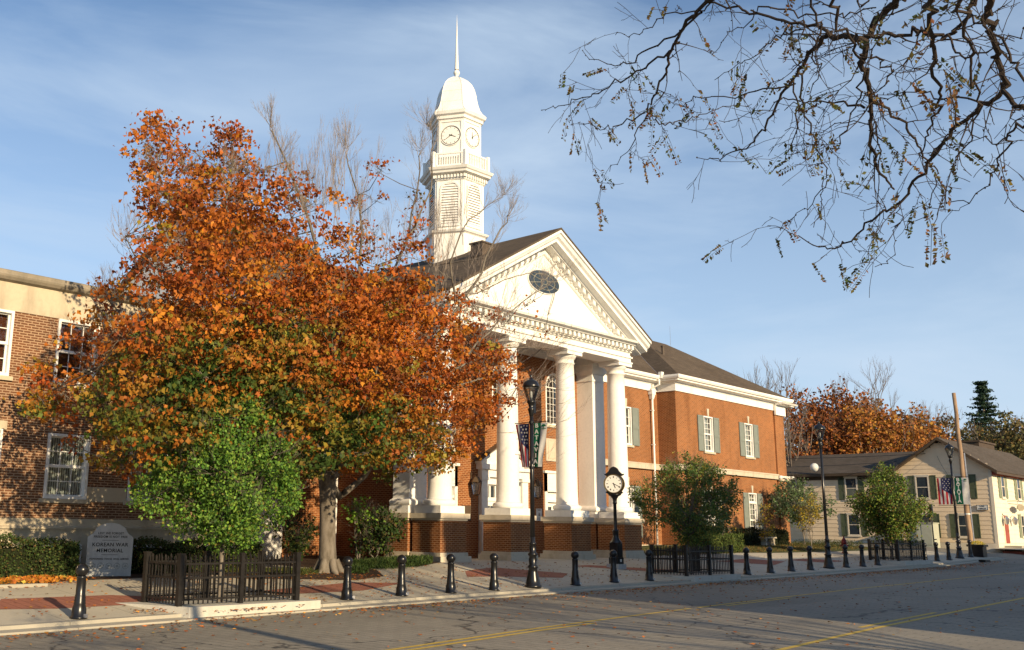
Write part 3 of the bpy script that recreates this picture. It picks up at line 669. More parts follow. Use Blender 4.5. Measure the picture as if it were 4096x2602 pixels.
# doors
def leafdoor(root,fr,c,w,z0,z1,n,lights=3):
    b=MB(); t=.09; fr.box(b,c-w/2,c+w/2,z0,z1,n-.05,n)
    pw=w-.24
    for (za,zb) in ((z0+.16,z0+.75),(z0+.85,z0+1.35),(z1-.62,z1-.14)):
        fr.box(b,c-pw/2,c-pw/2+.02,za,zb,n,n+.012); fr.box(b,c+pw/2-.02,c+pw/2,za,zb,n,n+.012); fr.box(b,c-pw/2,c+pw/2,za-.02,za,n,n+.012); fr.box(b,c-pw/2,c+pw/2,zb,zb+.02,n,n+.012)
    d=b.build('door','white2',root)
    b=MB()
    for k in range(lights):
        u=c-pw/2+.03+(pw-.06)*(k+.06)/lights; u2=c-pw/2+.03+(pw-.06)*(k+.94)/lights
        fr.box(b,u,u2,z1-.58,z1-.18,n+.0,n+.006)
    b.build('door_light','leadglass',d)
    b=MB(); b.lathe([(0,-.03),(.035,-.02),(.035,.02),(0,.03)],tuple(fr.p(c+w/2-.1,z0+1.0,n+.05)),10); b.build('handle','brass',d)
for c in (26.88,33.78):
    b=MB(); fP.box(b,c-.78,c-.62,.55,3.95,-.2,.06); fP.box(b,c+.62,c+.78,.55,3.95,-.2,.06); fP.box(b,c-.78,c+.78,3.2,3.95,-.2,.06); fP.box(b,c-.84,c+.84,3.95,4.05,-.2,.12); fP.box(b,c-.62,c+.62,2.78,2.88,-.2,.02)
    b.build('door_surround','white2',CH)
    leafdoor(CH,fP,c-.31,.62,.62,2.78,-.12); leafdoor(CH,fP,c+.31,.62,.62,2.78,-.12)
    b=MB(); fP.box(b,c-.62,c+.62,2.88,3.2,-.15,-.1); b.build('transom_panel','white2',CH)
b=MB(); c=30.33
for s in (-1,1):
    a0,a1=sorted((c+s*1.42,c+s*1.05)); fP.box(b,a0,a1,.55,3.62,0,.16); fP.box(b,a0-.05,a1+.05,3.5,3.62,.0,.21); fP.box(b,a0-.03,a1+.03,.55,.8,.0,.2)
fP.box(b,c-1.05,c-.98,.55,3.5,-.2,.05); fP.box(b,c+.98,c+1.05,.55,3.5,-.2,.05)
fP.box(b,c-1.46,c+1.46,3.62,3.9,0,.2); fP.box(b,c-1.56,c+1.56,3.9,4.1,0,.3); fP.box(b,c-1.05,c+1.05,3.35,3.62,-.2,.05)
b.prism([fP.p(c-1.5,4.1,.12),fP.p(c+1.5,4.1,.12),fP.p(c,4.9,.12)],(0,.12,0))
for s in (-1,1):
    q=[fP.p(c+s*1.62,4.1,.32),fP.p(c+s*1.62,4.2,.32),fP.p(c,5.05,.32),fP.p(c,4.93,.32)]; b.prism(q if s<0 else q[::-1],(0,.32,0))
b.build('pedimented_door_surround','white2',CH)
b=MB(); 
for s in (-1,1):
    q=[fP.p(c+s*1.7,4.19,.34),fP.p(c,5.1,.34),fP.p(c,5.1,-.02),fP.p(c+s*1.7,4.19,-.02)]; b.prism(q if s<0 else q[::-1],(0,0,.04))
b.build('door_hood_roof','copper',CH)
leafdoor(CH,fP,c-.49,.98,.62,2.72,-.12); leafdoor(CH,fP,c+.49,.98,.62,2.72,-.12)
b=MB(); fP.box(b,c-.98,c+.98,2.72,2.86,-.2,-.08); fP.box(b,c-.98,c+.98,3.3,3.4,-.2,-.08)
for i in range(7): u=c-.98+1.96*i/6; fP.box(b,u-.035,u+.035,2.86,3.3,-.2,-.08)
tw=b.build('transom_window','white2',CH); b=MB(); b.poly([fP.p(c-.98,2.86,-.14),fP.p(c+.98,2.86,-.14),fP.p(c+.98,3.3,-.14),fP.p(c-.98,3.3,-.14)]); b.build('pane','leadglass',tw)
# wall lanterns
for u in (28.45,32.2):
    b=MB(); p=fP.p(u,3.25,.28); b.lathe([(.03,-.38),(.10,-.34),(.12,-.32)],p,6); b.lathe([(.21,.12),(.23,.14),(.10,.32),(.03,.36),(.02,.44)],p,6); fP.box(b,u-.03,u+.03,3.3,3.75,0,.04); b.tube([fP.p(u,3.6,.02),fP.p(u,3.72,.15),fP.p(u,3.66,.28)],.014,5)
    for i in range(6):
        a=i*math.pi/3; b.tube([p+Vector((.12*math.cos(a),.12*math.sin(a),-.32)),p+Vector((.21*math.cos(a),.21*math.sin(a),.12))],.012,4)
    l=b.build('wall_lantern','fascia',CH); b=MB(); b.lathe([(.11,-.31),(.19,.11)],p,6); b.build('lantern_glass','lampglass',l)
b=MB(); fP.box(b,27.95,28.44,1.95,2.52,0,.035); b.build('wall_plaque','fascia',CH)
# portico: pedestals, columns, piers
CX=[24.87,28.51,32.15,35.79]
def pedestal(cx,y0,y1,name='pedestal'):
    b=MB(); h=.635; b.box(cx-h,cx+h,y0,y1,.86,1.95); pd=b.build(name,'brick_new',CH)
    b=MB(); b.box(cx-h-.13,cx+h+.13,y0-.13,y1+(.13 if y1<24.5 else 0),.3,.78); b.prism([(cx-h-.13,y0-.13,.78),(cx+h+.13,y0-.13,.78),(cx+h+.13,y1,.78),(cx-h-.13,y1,.78)],(0,0,.0001)) if False else None
    b.box(cx-h-.05,cx+h+.05,y0-.05,y1+(.05 if y1<24.5 else 0),.78,.9); b.build('stone_base','lime',pd)
    b=MB(); e=(.0 if y1>24.5 else 1); b.box(cx-h-.04,cx+h+.04,y0-.04,y1+.04*e,1.93,2.0); b.box(cx-h-.10,cx+h+.10,y0-.10,y1+.10*e,2.0,2.17); b.build('stone_cap','lime',pd)
    return pd
for cx in CX:
    pedestal(cx,22.52,23.79)
    b=MB(); b.box(cx-.60,cx+.60,22.55,23.75,2.175,2.42)
    col=None
    cb=b
    b=MB(); b.mat(0,True); pr=[]
    for i in range(13):
        t=i/12; z=2.66+(8.15-2.66)*t; r=.415-.06*t**1.6; pr.append((r,z))
    pr=[(.46,2.62),(.43,2.66)]+pr[1:]+[(.385,8.16),(.385,8.2),(.36,8.22),(.36,8.34),(.40,8.36),(.44,8.44),(.47,8.5)]
    b.lathe(pr,(cx,23.15,0),40)
    col=b.build('column','white',CH)
    cb.mat(0,True); tor=[(.40,2.42)]+[(.47+.09*math.cos(a),2.52+.10*math.sin(a)) for a in [R(x) for x in range(-90,91,15)]]+[(.46,2.63)]; cb.lathe(tor,(cx,23.15,0),40); cb.build('column_base','white',col)
    b=MB(); b.box(cx-.50,cx+.50,22.65,23.65,8.5,8.64); b.box(cx-.53,cx+.53,22.62,23.68,8.64,8.70); b.build('abacus','white',col)
for s,cx in ((-1,24.80),(1,35.86)):
    pedestal(cx,23.95,24.9)
    b=MB(); b.box(cx-.43,cx+.43,24.1,24.9,2.66,8.3); b.box(cx-.46,cx+.46,24.07,24.9,7.95,8.02); p=b.build('pier','white',CH)
    b=MB(); b.box(cx-.6,cx+.6,23.98,24.9,2.175,2.42); b.sweep([(cx-.43,24.9,0),(cx-.43,24.1,0),(cx+.43,24.1,0),(cx+.43,24.9,0)],[(0,2.42),(.12,2.42)]+[(.12+.06*math.cos(a),2.52+.10*math.sin(a)) for a in [R(x) for x in range(-80,81,20)]]+[(.08,2.63),(0,2.68)]); b.build('pier_base','white',p)
    b=MB(); b.sweep([(cx-.43,24.9,0),(cx-.43,24.1,0),(cx+.43,24.1,0),(cx+.43,24.9,0)],[(0,8.25),(.03,8.28),(.10,8.4),(.12,8.5),(.12,8.62),(.15,8.64),(.15,8.70),(0,8.70)]); b.box(cx-.43,cx+.43,24.1,24.9,8.3,8.69); b.build('pier_capital','white',p)
# entablature
b=MB()
xl,xr=24.42,36.24
b.box(xl,xr,22.66,23.62,8.705,8.98); b.box(xl,xl+.9,23.62,24.9,8.705,8.98); b.box(xr-.9,xr,23.62,24.9,8.705,8.98)
b.sweep([(xl,26.5,0),(xl,22.66,0),(xr,22.66,0),(xr,26.5,0)],[(0,8.86),(.06,8.87),(.06,8.93),(0,8.95)])
b.box(xl+.02,xr-.02,22.68,23.6,8.98,9.4); b.box(xl+.02,xl+.9,23.6,28.9,8.98,9.4); b.box(xr-.9,xr-.02,23.6,28.9,8.98,9.4)
b.sweep([(xl,28.5,0),(xl,22.66,0),(xr,22.66,0),(xr,28.5,0)],[(.0,9.1),(.04,9.12),(.04,9.15),(0,9.16)])
b.sweep([(xl,28.5,0),(xl,22.66,0),(xr,22.66,0),(xr,28.5,0)],[(0,9.36),(.30,9.38),(.34,9.43),(.48,9.46),(.52,9.54),(0,9.56)])
en=b.build('entablature','white',CH)
b=MB()
x=xl+.12
while x<xr-.1: b.box(x,x+.15,22.40,22.62,9.20,9.36); b.box(x+.04,x+.11,22.52,22.66,9.14,9.20); x+=.30
y=23.1
while y<28.4: b.box(xl-.26,xl-.03,y,y+.15,9.20,9.36); b.box(xr+.03,xr+.26,y,y+.15,9.20,9.36); y+=.30
b.box(xl-.05,xr+.05,22.60,22.655,9.2,9.36); b.box(xl-.04,xl-.0,22.62,28.5,9.2,9.36); b.box(xr+.0,xr+.04,22.62,28.5,9.2,9.36)
b.build('dentil_row','white',en)
b=MB(); b.box(xl+.9,xr-.9,23.62,24.88,9.0,9.05)
for i in range(5): x=xl+.9+(xr-xl-1.8)*i/4; b.box(x-.03,x+.03,23.62,24.88,8.97,9.0)
b.box(25.25,35.4,24.82,24.9,8.7,9.0)
b.build('portico_ceiling','white2',CH)
# pediment
b=MB(); zb=9.56
hw=5.86
b.poly([(Xc-hw-.2,22.78,9.5),(Xc+hw+.2,22.78,9.5),(Xc,22.78,9.5+(hw+.2)*sp)])
b.poly([(Xc-hw,23.1,9.5),(Xc+hw,23.1,9.5),(Xc,23.1,9.5+hw*sp)])
tym=b.build('pediment','white',CH)
b=MB()
# raking cornice: profile (y, drop) extruded along each slope
def rake(b,prof,x0,z0,x1,z1,rev):
    A=[(x0,y,z0+d) for y,d in prof]; B=[(x1,y,z1+d) for y,d in prof]; n=len(b.v); k=len(prof); b.v+=A+B
    for i in range(k):
        j=(i+1)%k; q=[n+i,n+j,n+k+j,n+k+i]; b.face(q if not rev else q[::-1])
    b.face([n+i for i in range(k)][::-1] if not rev else [n+i for i in range(k)]); b.face([n+k+i for i in range(k)] if not rev else [n+k+i for i in range(k)][::-1])
pr=[(22.78,-.09),(21.9,-.09),(21.9,-.2),(21.97,-.22),(22.02,-.34),(22.12,-.40),(22.14,-.52),(22.42,-.54),(22.44,-.60),(22.78,-.62)]
for s in (-1,1): rake(b,pr,Xc+s*6.36,za-6.36*sp,Xc,za,s>0)
b.build('raking_cornice','white',tym)
b=MB()
t=.55
while t<5.35:
    for s in (-1,1):
        x=Xc+s*t; z=za-t*sp
        q=[(x,22.50,z-.60),(x+s*.17,22.50,z-.60-.17*sp),(x+s*.17,22.50,z-.80-.17*sp),(x,22.50,z-.80)]
        b.prism(q if s<0 else q[::-1],(0,.24,0))
        x2=x+s*.05; q=[(x2,22.62,z-.83),(x2+s*.07,22.62,z-.83-.07*sp),(x2+s*.07,22.62,z-.90-.07*sp),(x2,22.62,z-.90)]; b.prism(q if s<0 else q[::-1],(0,.14,0))
    t+=.345
for s in (-1,1): rake(b,[(22.78,-.84),(22.70,-.84),(22.70,-.90),(22.74,-.94),(22.78,-.95)],Xc+s*5.2,za-5.2*sp,Xc,za,s>0)
b.build('modillion_row','white',tym)
b=MB()   # oval window
oc=(30.30,11.15); ra,rb=.98,.44
n=40; o1=[(oc[0]+(ra+.03)*math.cos(2*math.pi*i/n),oc[1]+(rb+.03)*math.sin(2*math.pi*i/n)) for i in range(n)]
b.prism([(x,22.73,z) for x,z in o1],(0,.04,0)); ow=b.build('oval_window','white2',tym)
b=MB(); b.poly([(oc[0]+ra*math.cos(2*math.pi*i/n),22.725,oc[1]+rb*math.sin(2*math.pi*i/n)) for i in range(n)]); b.build('oval_pane','leadglass',tym)
b=MB()
for i in range(8):
    a=2*math.pi*(i+.5)/8; b.tube([(oc[0]+.2*math.cos(a),22.715,oc[1]+.1*math.sin(a)),(oc[0]+ra*math.cos(a),22.715,oc[1]+rb*math.sin(a))],.012,4)
for (fa,fb) in ((.2,.1),(.68,.32)):
    b.tube([(oc[0]+fa*math.cos(2*math.pi*i/16),22.715,oc[1]+fb*math.sin(2*math.pi*i/16)) for i in range(17)],.011,4)
b.build('oval_tracery','lead',tym)
b=MB()   # small notice by the door
fP.box(b,32.45,32.81,2.02,2.50,0,.02); nb=b.build('notice_board','sign_white',CH); b=MB()
add_text(b,'NOTICE',.055,fP,32.63,2.44,.022); add_text(b,'&',.18,fP,32.63,2.27,.022)
for k in range(3): fP.box(b,32.5,32.76,2.06+.035*k,2.068+.035*k,.02,.022)
fP.box(b,32.47,32.79,2.475,2.48,.02,.023); b.build('notice_text','ink',nb)
# ---------------- clock tower
TC=Vector((30.33,27.43,0)); A0=R(238)   # a corner of the hexagon
def hexl(b,prof,rot=0): b.lathe([(r,z) for r,z in prof],TC,6,a0=A0)
b=MB(); hexl(b,[(1.30,11.2),(1.30,13.74),(1.36,13.78),(1.42,13.80),(1.47,13.88),(1.36,13.92),(1.26,13.95)])
hexl(b,[(1.20,13.9),(1.20,16.3)])
tower=b.build('clock_tower','white',CH)
b=MB(); hexl(b,[(1.24,16.12),(1.28,16.16),(1.28,16.34),(1.52,16.40),(1.55,16.48),(1.62,16.52),(1.68,16.62),(1.6,16.66),(1.0,16.68)]); b.build('tower_cornice','white',tower)
b=MB()
for f in range(6):
    a=A0+R(60)*f; p0=TC+Vector((1.38*math.cos(a),1.38*math.sin(a),0)); p1=TC+Vector((1.38*math.cos(a+R(60)),1.38*math.sin(a+R(60)),0)); d=(p1-p0); L_=d.length; d.normalize(); nn=Vector((d.y,-d.x,0)); fr=F(p0,d,nn)
    k=.06
    while k<L_-.04: fr.box(b,k,k+.07,16.20,16.33,-.12,.0); k+=.14
b.build('tower_dentils','white',tower)
b=MB()
hexl(b,[(1.08,16.6),(1.08,18.98)])
hexl(b,[(1.14,16.66),(1.14,17.2),(1.08,17.24)])
clk=b.build('clock_stage','white',tower)
b=MB(); hexl(b,[(1.10,18.86),(1.14,18.92),(1.20,18.94),(1.22,19.06),(1.32,19.12),(1.36,19.24),(1.30,19.27),(1.18,19.27)])
b.build('dome_cornice','white',tower)
dp_=[(1.31,19.27),(1.18,19.38),(1.06,19.56),(.97,19.82),(.91,20.1),(.87,20.35),(.80,20.6),(.68,20.85),(.50,21.05),(.28,21.2),(.14,21.27)]
b=MB(); hexl(b,dp_); 
for f in range(6):
    a=A0+R(60)*f; b.tube([TC+Vector((r*math.cos(a),r*math.sin(a),z)) for r,z in dp_],.02,4)
for i in (3,5,7): r,z=dp_[i]; b.tube([TC+Vector(((r+.004)*math.cos(A0+R(60)*f),(r+.004)*math.sin(A0+R(60)*f),z)) for f in range(7)],.008,4)
b.build('dome','white',tower)
b=MB(); b.mat(0,True); b.lathe([(.14,21.25),(.08,21.32),(.07,21.37),(.12,21.42),(.15,21.50),(.12,21.58),(.06,21.63),(.055,21.66),(.10,21.70)],TC,16); b.smooth=False; b.lathe([(.095,21.66),(.075,22.1),(.0,24.38)],TC,8,cap=False); b.build('spire','white',tower)
# balustrade
b=MB()
for f in range(6):
    a=A0+R(60)*f; p0=TC+Vector((1.40*math.cos(a),1.40*math.sin(a),0)); p1=TC+Vector((1.40*math.cos(a+R(60)),1.40*math.sin(a+R(60)),0)); d=(p1-p0); L_=d.length; d.normalize(); nn=Vector((d.y,-d.x,0)); fr=F(p0,d,nn)
    b.box(p0.x-.07,p0.x+.07,p0.y-.07,p0.y+.07,16.66,17.38)
    fr.box(b,.08,L_-.08,17.24,17.31,-.05,.03); fr.box(b,.08,L_-.08,16.72,16.77,-.04,.02)
    k=.17
    while k<L_-.12: fr.box(b,k,k+.045,16.77,17.24,-.03,.01); k+=.105
    fr.box(b,.10,.17,16.72,17.28,-.05,.02); fr.box(b,L_-.17,L_-.10,16.72,17.28,-.05,.02)
b.build('balustrade','white',tower)
# louvers and clocks on each face
for f in range(6):
    a=A0+R(60)*f
    for (Rr,what) in ((1.20,'l'),(1.08,'c')):
        p0=TC+Vector((Rr*math.cos(a),Rr*math.sin(a),0)); p1=TC+Vector((Rr*math.cos(a+R(60)),Rr*math.sin(a+R(60)),0)); d=(p1-p0); L_=d.length; d.normalize(); nn=Vector((d.y,-d.x,0)); fr=F(p0,d,nn); c=L_/2
        if what=='l':
            b=MB(); r=.37; zs=15.66
            # surround
            pts=[(c-r-.07,14.15),(c-r-.07,zs)]+[(c+(r+.07)*math.cos(math.pi-math.pi*i/12),zs+(r+.07)*math.sin(math.pi*i/12)) for i in range(1,12)]+[(c+r+.07,zs),(c+r+.07,14.15)]
            inn=[(c-r,14.22),(c-r,zs)]+[(c+r*math.cos(math.pi-math.pi*i/12),zs+r*math.sin(math.pi*i/12)) for i in range(1,12)]+[(c+r,zs),(c+r,14.22)]
            for i in range(len(pts)-1): b.prism([fr.p(*pts[i],.0),fr.p(*pts[i+1],.0),fr.p(*inn[i+1],.0),fr.p(*inn[i],.0)],tuple(nn*.05))
            fr.box(b,c-r-.07,c+r+.07,14.08,14.2,0,.07)
            z=14.24
            while z<zs+r-.05:
                hwid=r if z<zs else math.sqrt(max(0,r*r-(z-zs)**2))
                if hwid>.06:
                    b.prism([fr.p(c-hwid,z,.045),fr.p(c-hwid,z+.085,.008),fr.p(c-hwid,z+.07,.008),fr.p(c-hwid,z-.015,.045)],tuple(d*2*hwid))
                z+=.115
            lo=b.build('louver','white',tower)
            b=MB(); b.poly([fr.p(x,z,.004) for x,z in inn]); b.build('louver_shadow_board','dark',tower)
            b=MB()
            for (ua,ub) in ((.03,.12),(L_-.12,L_-.03)): fr.box(b,ua,ub,13.97,16.1,0,.03)
            b.build('corner_board','white',tower)
        else:
            b=MB()
            for (ua,ub) in ((.02,.10),(L_-.10,L_-.02)): fr.box(b,ua,ub,17.24,18.88,0,.035)
            fr.box(b,.1,L_-.1,18.80,18.88,0,.035); b.build('corner_board','white',tower)
            b=MB(); zc=18.18; Rm=.42
            b.mat(0); b.prism([fr.p(c+Rm*math.cos(2*math.pi*i/36),zc+Rm*math.sin(2*math.pi*i/36),0) for i in range(36)],tuple(nn*.03))
            b.mat(1); b.tube([fr.p(c+Rm*math.cos(2*math.pi*i/36),zc+Rm*math.sin(2*math.pi*i/36),.035) for i in range(37)],.016,5)
            b.mat(0); b.tube([fr.p(c+(Rm+.035)*math.cos(2*math.pi*i/36),zc+(Rm+.035)*math.sin(2*math.pi*i/36),.02) for i in range(37)],.028,5)
            b.mat(1)
            def bar(a1,r0,r1,w,n): # a1 clockwise from 12 seen from outside; u runs to viewer's right when d is rightwards
                sx=-1 if fr.u.cross(Vector((0,0,1))).dot(nn)<0 else 1
                dx,dz=sx*math.sin(a1),math.cos(a1); px,pz=-dz*w,dx*w
                q=[fr.p(c+dx*r0+px,zc+dz*r0+pz,n),fr.p(c+dx*r1+px*.5,zc+dz*r1+pz*.5,n),fr.p(c+dx*r1-px*.5,zc+dz*r1-pz*.5,n),fr.p(c+dx*r0-px,zc+dz*r0-pz,n)]; b.poly(q)
            for i in range(12): bar(R(30)*i,.32,.385,.011,.034)
            zA,zB=( (R(112),R(235)) if f!=0 else (R(-3),R(50)) )
            bar(zA,-.08,.24,.022,.038); bar(zB,-.08,.35,.016,.042); b.lathe([(.03,0),(.03,.01)],tuple(fr.p(c,zc,.04)),8)
            b.build('clock_face',['dial','ink'],tower)
# ---------------------------------------------------------------- old stone-trimmed building
OB=thing('town_building',(8,25.2,.4),'dark brown brick building with pale stone parapet and base, at the left edge','building')
fO=F((0,25.2,0),FX,FRONT); XO=18.6
cs=[-9.6+2.425*i for i in range(12)]   # window centres; one at 12.49
cs=[12.49+2.425*k for k in range(-9,3)]
b=MB(); ho=[(c-.6,c+.6,5.36,7.08) for c in cs]+[(c-.6,c+.6,2.3,4.0) for c in cs]
wall(b,fO,-12,XO,1.79,7.08,.3,ho); wall(b,F((XO,0,0),FY,Vector((1,0,0))),25.2,40,1.79,7.08,.3,[]); b.build('brick_wall','brick_old',OB)
b=MB(); 
b.box(-12,XO+.02,25.18,25.5,7.083,7.9); b.box(-12,XO+.05,25.14,25.5,1.60,1.787); b.prism([(-12,25.14,1.6),(-12,25.06,1.57),(-12,25.06,1.52),(-12,25.5,1.52)],(XO+12.1,0,0)); b.box(-12,XO,25.12,25.6,.2,1.52); b.box(XO-.4,XO+.02,25.5,40,7.083,7.9); b.box(XO-.4,XO+.03,25.6,40,.2,1.787)
b.build('stone_base_and_parapet','lime_old',OB)
b=MB(); b.prism([(-12,25.16,7.83),(-12,25.06,7.87),(-12,25.0,7.94),(-12,24.98,7.99),(-12,25.0,8.02),(-12,25.0,8.10),(-12,25.06,8.13),(-12,25.6,8.13),(-12,25.6,7.83)][::-1],(XO+12.05,0,0)); b.box(XO-.5,XO+.1,25.6,40,7.9,8.13)
b.build('coping','coping',OB)
b=MB(); b.box(-12,XO-.3,25.55,40,7.6,7.7); b.build('flat_roof','roof2',OB)
b=MB(); b.lathe([(.16,7.7),(.16,8.32),(.30,8.34),(.30,8.42),(.1,8.5)],(11.1,26.6,0),16); b.build('roof_vent','steel',OB)
for c in cs:
    if c<4: continue
    sash(OB,fO,c,1.2,5.36,7.08,3,2,None,key=False,curt='blind',sill='lime_old',depth=.1,ext=.015)
    sash(OB,fO,c,1.2,2.3,4.0,3,2,None,key=False,curt='blindw',sill='lime_old',depth=.1,ext=.015)
    if abs(c-12.49)<.1 or c>17: b=MB(); fO.box(b,c+.62,c+1.8,2.25,2.64,-.03,.012); b.build('stone_panel','lime_old',OB)
    if c<11: b=MB(); fO.box(b,c-.7,c+.7,4.0,4.22,-.05,.02); b.build('lintel','lime_old',OB)
    b=MB(); F((0,25.12,0),FX,FRONT).box(b,c-.55,c+.55,.6,1.12,0,.03); bw=b.build('basement_window','white',OB); b=MB(); F((0,25.12,0),FX,FRONT).box(b,c-.47,c+.47,.66,1.04,.028,.034); b.build('pane','leadglass',bw)

# west gable of the courthouse, seen over the old building
b=MB(); gX=21.0; gp=[(28.6,.3),(28.6,10.1),(33.9,14.25),(41.0,10.2),(41.0,.3)]
b.prism([(gX,y,z) for y,z in gp],(1.5,0,0)); gw=b.build('west_gable','white2',CH)
b=MB()
for (ya,za,yb,zb) in ((28.2,9.92,33.9,14.36),(41.4,10.1,33.9,14.36)):
    q=[(gX-.25,ya,za),(gX-.25,yb,zb),(gX+6,yb,zb),(gX+6,ya,za)]; b.prism(q if ya>33 else q[::-1],(0,0,.07))
b.build('gable_roof','roof',gw)
b=MB(); fG=F((gX,0,0),FY,WEST); vc=(33.95,10.9); vr=.62
b.tube([fG.p(vc[0]+(vr+.06)*math.cos(2*math.pi*i/24),vc[1]+(vr+.06)*math.sin(2*math.pi*i/24),.03) for i in range(25)],.05,5)
z=vc[1]-vr+.05
while z<vc[1]+vr-.05:
    h=math.sqrt(vr*vr-(z-vc[1])**2); b.prism([fG.p(vc[0]-h,z,.06),fG.p(vc[0]-h,z+.07,.01),fG.p(vc[0]-h,z+.055,.01),fG.p(vc[0]-h,z-.015,.06)],(0,2*h,0)); z+=.11
v=b.build('slatted_vent','stucco',gw); b=MB(); b.poly([fG.p(vc[0]+vr*math.cos(2*math.pi*i/24),vc[1]+vr*math.sin(2*math.pi*i/24),.006) for i in range(24)]); b.build('vent_opening','dark',v)
# ---------------------------------------------------------------- tan house across the side street
HS=thing('clapboard_house',(77,20,.9),'two-storey tan clapboard house with gable, green shutters and brown roof edge on the far corner','house')
hx,hy=77.0,19.94; fHW=F((hx,0,0),FY,WEST); fHF=F((0,hy,0),FX,FRONT)
b=MB(); b.box(hx,95,hy,26.2,.6,6.2); b.prism([(hx,hy,6.2),(hx,26.2,6.2),(hx,23.07,8.15)],(18,0,0)); b.box(hx+.02,83,26.2,42,.6,6.1); b.build('house_wall','siding',HS)
b=MB()   # clapboards, west side
z=1.2; 
while z<8.1:
    y0,y1=hy,42
    if z>6.0: h=(8.15-z)/.623; y0,y1=max(hy,23.07-h),min(26.2,23.07+h)
    if y1-y0>.3: b.prism([(hx,y0,z),(hx-.03,y0,z),(hx-.008,y0,z+.30),(hx,y0,z+.30)],(0,y1-y0,0))
    z+=.30
b.build('clapboards','siding',HS)
b=MB(); z=1.2
while z<6.1: b.prism([(hx-.03,hy,z),(hx-.03,hy-.03,z),(hx-.03,hy-.008,z+.3),(hx-.03,hy,z+.3)],(18,0,0)); z+=.3
b.build('front_clapboards','siding2',HS)
b=MB(); b.box(hx-.045,hx+.16,hy-.045,hy+.16,.9,6.2); b.box(hx-.05,95,hy-.05,42,.55,1.18); b.build('corner_board_and_base','trimtan',HS)
b=MB()
def slab(b,y0,z0,y1,z1,x0,x1,t=.16):
    q=[(x0,y0,z0),(x0,y1,z1),(x1,y1,z1),(x1,y0,z0)]; b.prism(q if y0<y1 else q[::-1],(0,0,-t)) 
slab(b,hy-.5,5.98,23.07,8.45,hx-.5,95.4); slab(b,26.7,5.98,23.07,8.45,hx-.5,95.4)
b.build('gable_fascia','fascia',HS)
b=MB(); 
for (ya,yb) in ((hy-.52,23.07),(26.72,23.07)): 
    q=[(hx-.42,ya,6.0),(hx-.42,yb,8.475),(95.3,yb,8.475),(95.3,ya,6.0)]; b.prism(q if ya<yb else q[::-1],(0,0,.03))
b.build('gable_roof','roof2',HS)
b=MB(); b.poly([(hx-.45,26.3,6.12),(hx-.45,42.4,6.12),(80.6,42.4,7.85),(80.6,23.3,7.85)][::-1]); b.poly([(84,23.3,6.2),(84,42.4,6.2),(80.6,42.4,7.85),(80.6,23.3,7.85)]); b.build('rear_roof','roof2',HS)
b=MB(); b.box(hx-.5,hx-.3,26.5,42.4,5.92,6.1); b.box(hx-.3,hx+.1,26.2,42.3,5.9,5.98); b.box(hx-.06,hx,26.2,42.3,5.66,5.9); b.build('eave_fascia','fascia',HS)
b=MB(); x=hx
while x<95: b.box(x,x+.06,hy-.34,hy-.05,5.78,5.94); x+=.28
b.box(hx,95,hy-.4,hy-.03,5.94,6.0); b.build('eave_brackets','doorred',HS)
def hwin(fr,c,w,z0,z1,sh,trim='trimtan',sw=.42):
    b=MB(); t=.09; u0,u1=c-w/2,c+w/2
    fr.box(b,u0-.05,u1+.05,z1-.01,z1+.08,0,.09); fr.box(b,u0-.05,u1+.05,z0-.08,z0+.01,0,.1)
    fr.box(b,u0,u0+t,z0,z1,0,.075); fr.box(b,u1-t,u1,z0,z1,0,.075); fr.box(b,u0+t,u1-t,z1-t,z1,0,.075); fr.box(b,u0+t,u1-t,z0,z0+t,0,.075)
    zm=(z0+z1)/2; fr.box(b,u0+t,u1-t,zm-.025,zm+.025,.03,.07)
    w_=b.build('window',trim,HS)
    b=MB(); fr.box(b,u0+t,u1-t,zm+.025,z1-t,.034,.045); b.build('pane','leadglass',w_)
    b=MB(); fr.box(b,u0+t,u1-t,z0+t,zm-.025,.034,.045); b.build('pane','leadglass' if random.random()<.5 else 'glassdull',w_)
    for s in (-1,1):
        ua=c+s*(w/2+.06); ub=ua+s*sw; ua,ub=min(ua,ub),max(ua,ub); b=MB(); fr.box(b,ua,ub,z0-.03,z1+.03,.03,.06)
        for (p,q) in ((z0,zm-.05),(zm+.05,z1)):
            fr.box(b,ua,ua+.06,p,q,.06,.075); fr.box(b,ub-.06,ub,p,q,.06,.075); fr.box(b,ua+.06,ub-.06,p,p+.06,.06,.075); fr.box(b,ua+.06,ub-.06,q-.06,q,.06,.075)
        b.build('shutter',sh,w_)
    return w_
MT['glassdull']=M('window_shade',(.13,.15,.13),.2,.5,.15,3)
for c,z0,z1 in ((34.0,4.2,5.82),(29.4,4.2,5.82),(26.6,4.2,5.82),(24.4,4.2,5.82),(21.84,4.2,5.82),(29.4,1.53,3.12),(24.4,1.53,3.12),(21.87,1.55,3.12)): hwin(fHW,c,.92,z0,z1,'shutter_green')
for c,z0,z1 in ((79.37,4.28,5.86),(83.4,4.28,5.86),(87.5,4.28,5.86),(83.5,1.6,3.2),(87.5,1.6,3.2)): hwin(fHF,c,.85,z0,z1,'shutter_pale',sw=.55)
b=MB(); fHF.box(b,78.75,79.75,1.04,3.08,0,.05); fHF.box(b,78.85,79.65,1.2,1.9,.05,.06); fHF.box(b,78.85,79.65,2.0,2.95,.05,.06); d=b.build('door','doorred',HS)
b=MB(); b.lathe([(0,0),(.04,.02),(.04,.05),(0,.07)],tuple(fHF.p(79.62,2.0,.08)),8); b.build('handle','brass',d)
b=MB(); fHF.box(b,78.6,78.75,1.04,3.2,0,.06); fHF.box(b,79.75,79.9,1.04,3.2,0,.06); fHF.box(b,78.6,79.9,3.08,3.22,0,.08); b.build('door_frame','siding2',d)
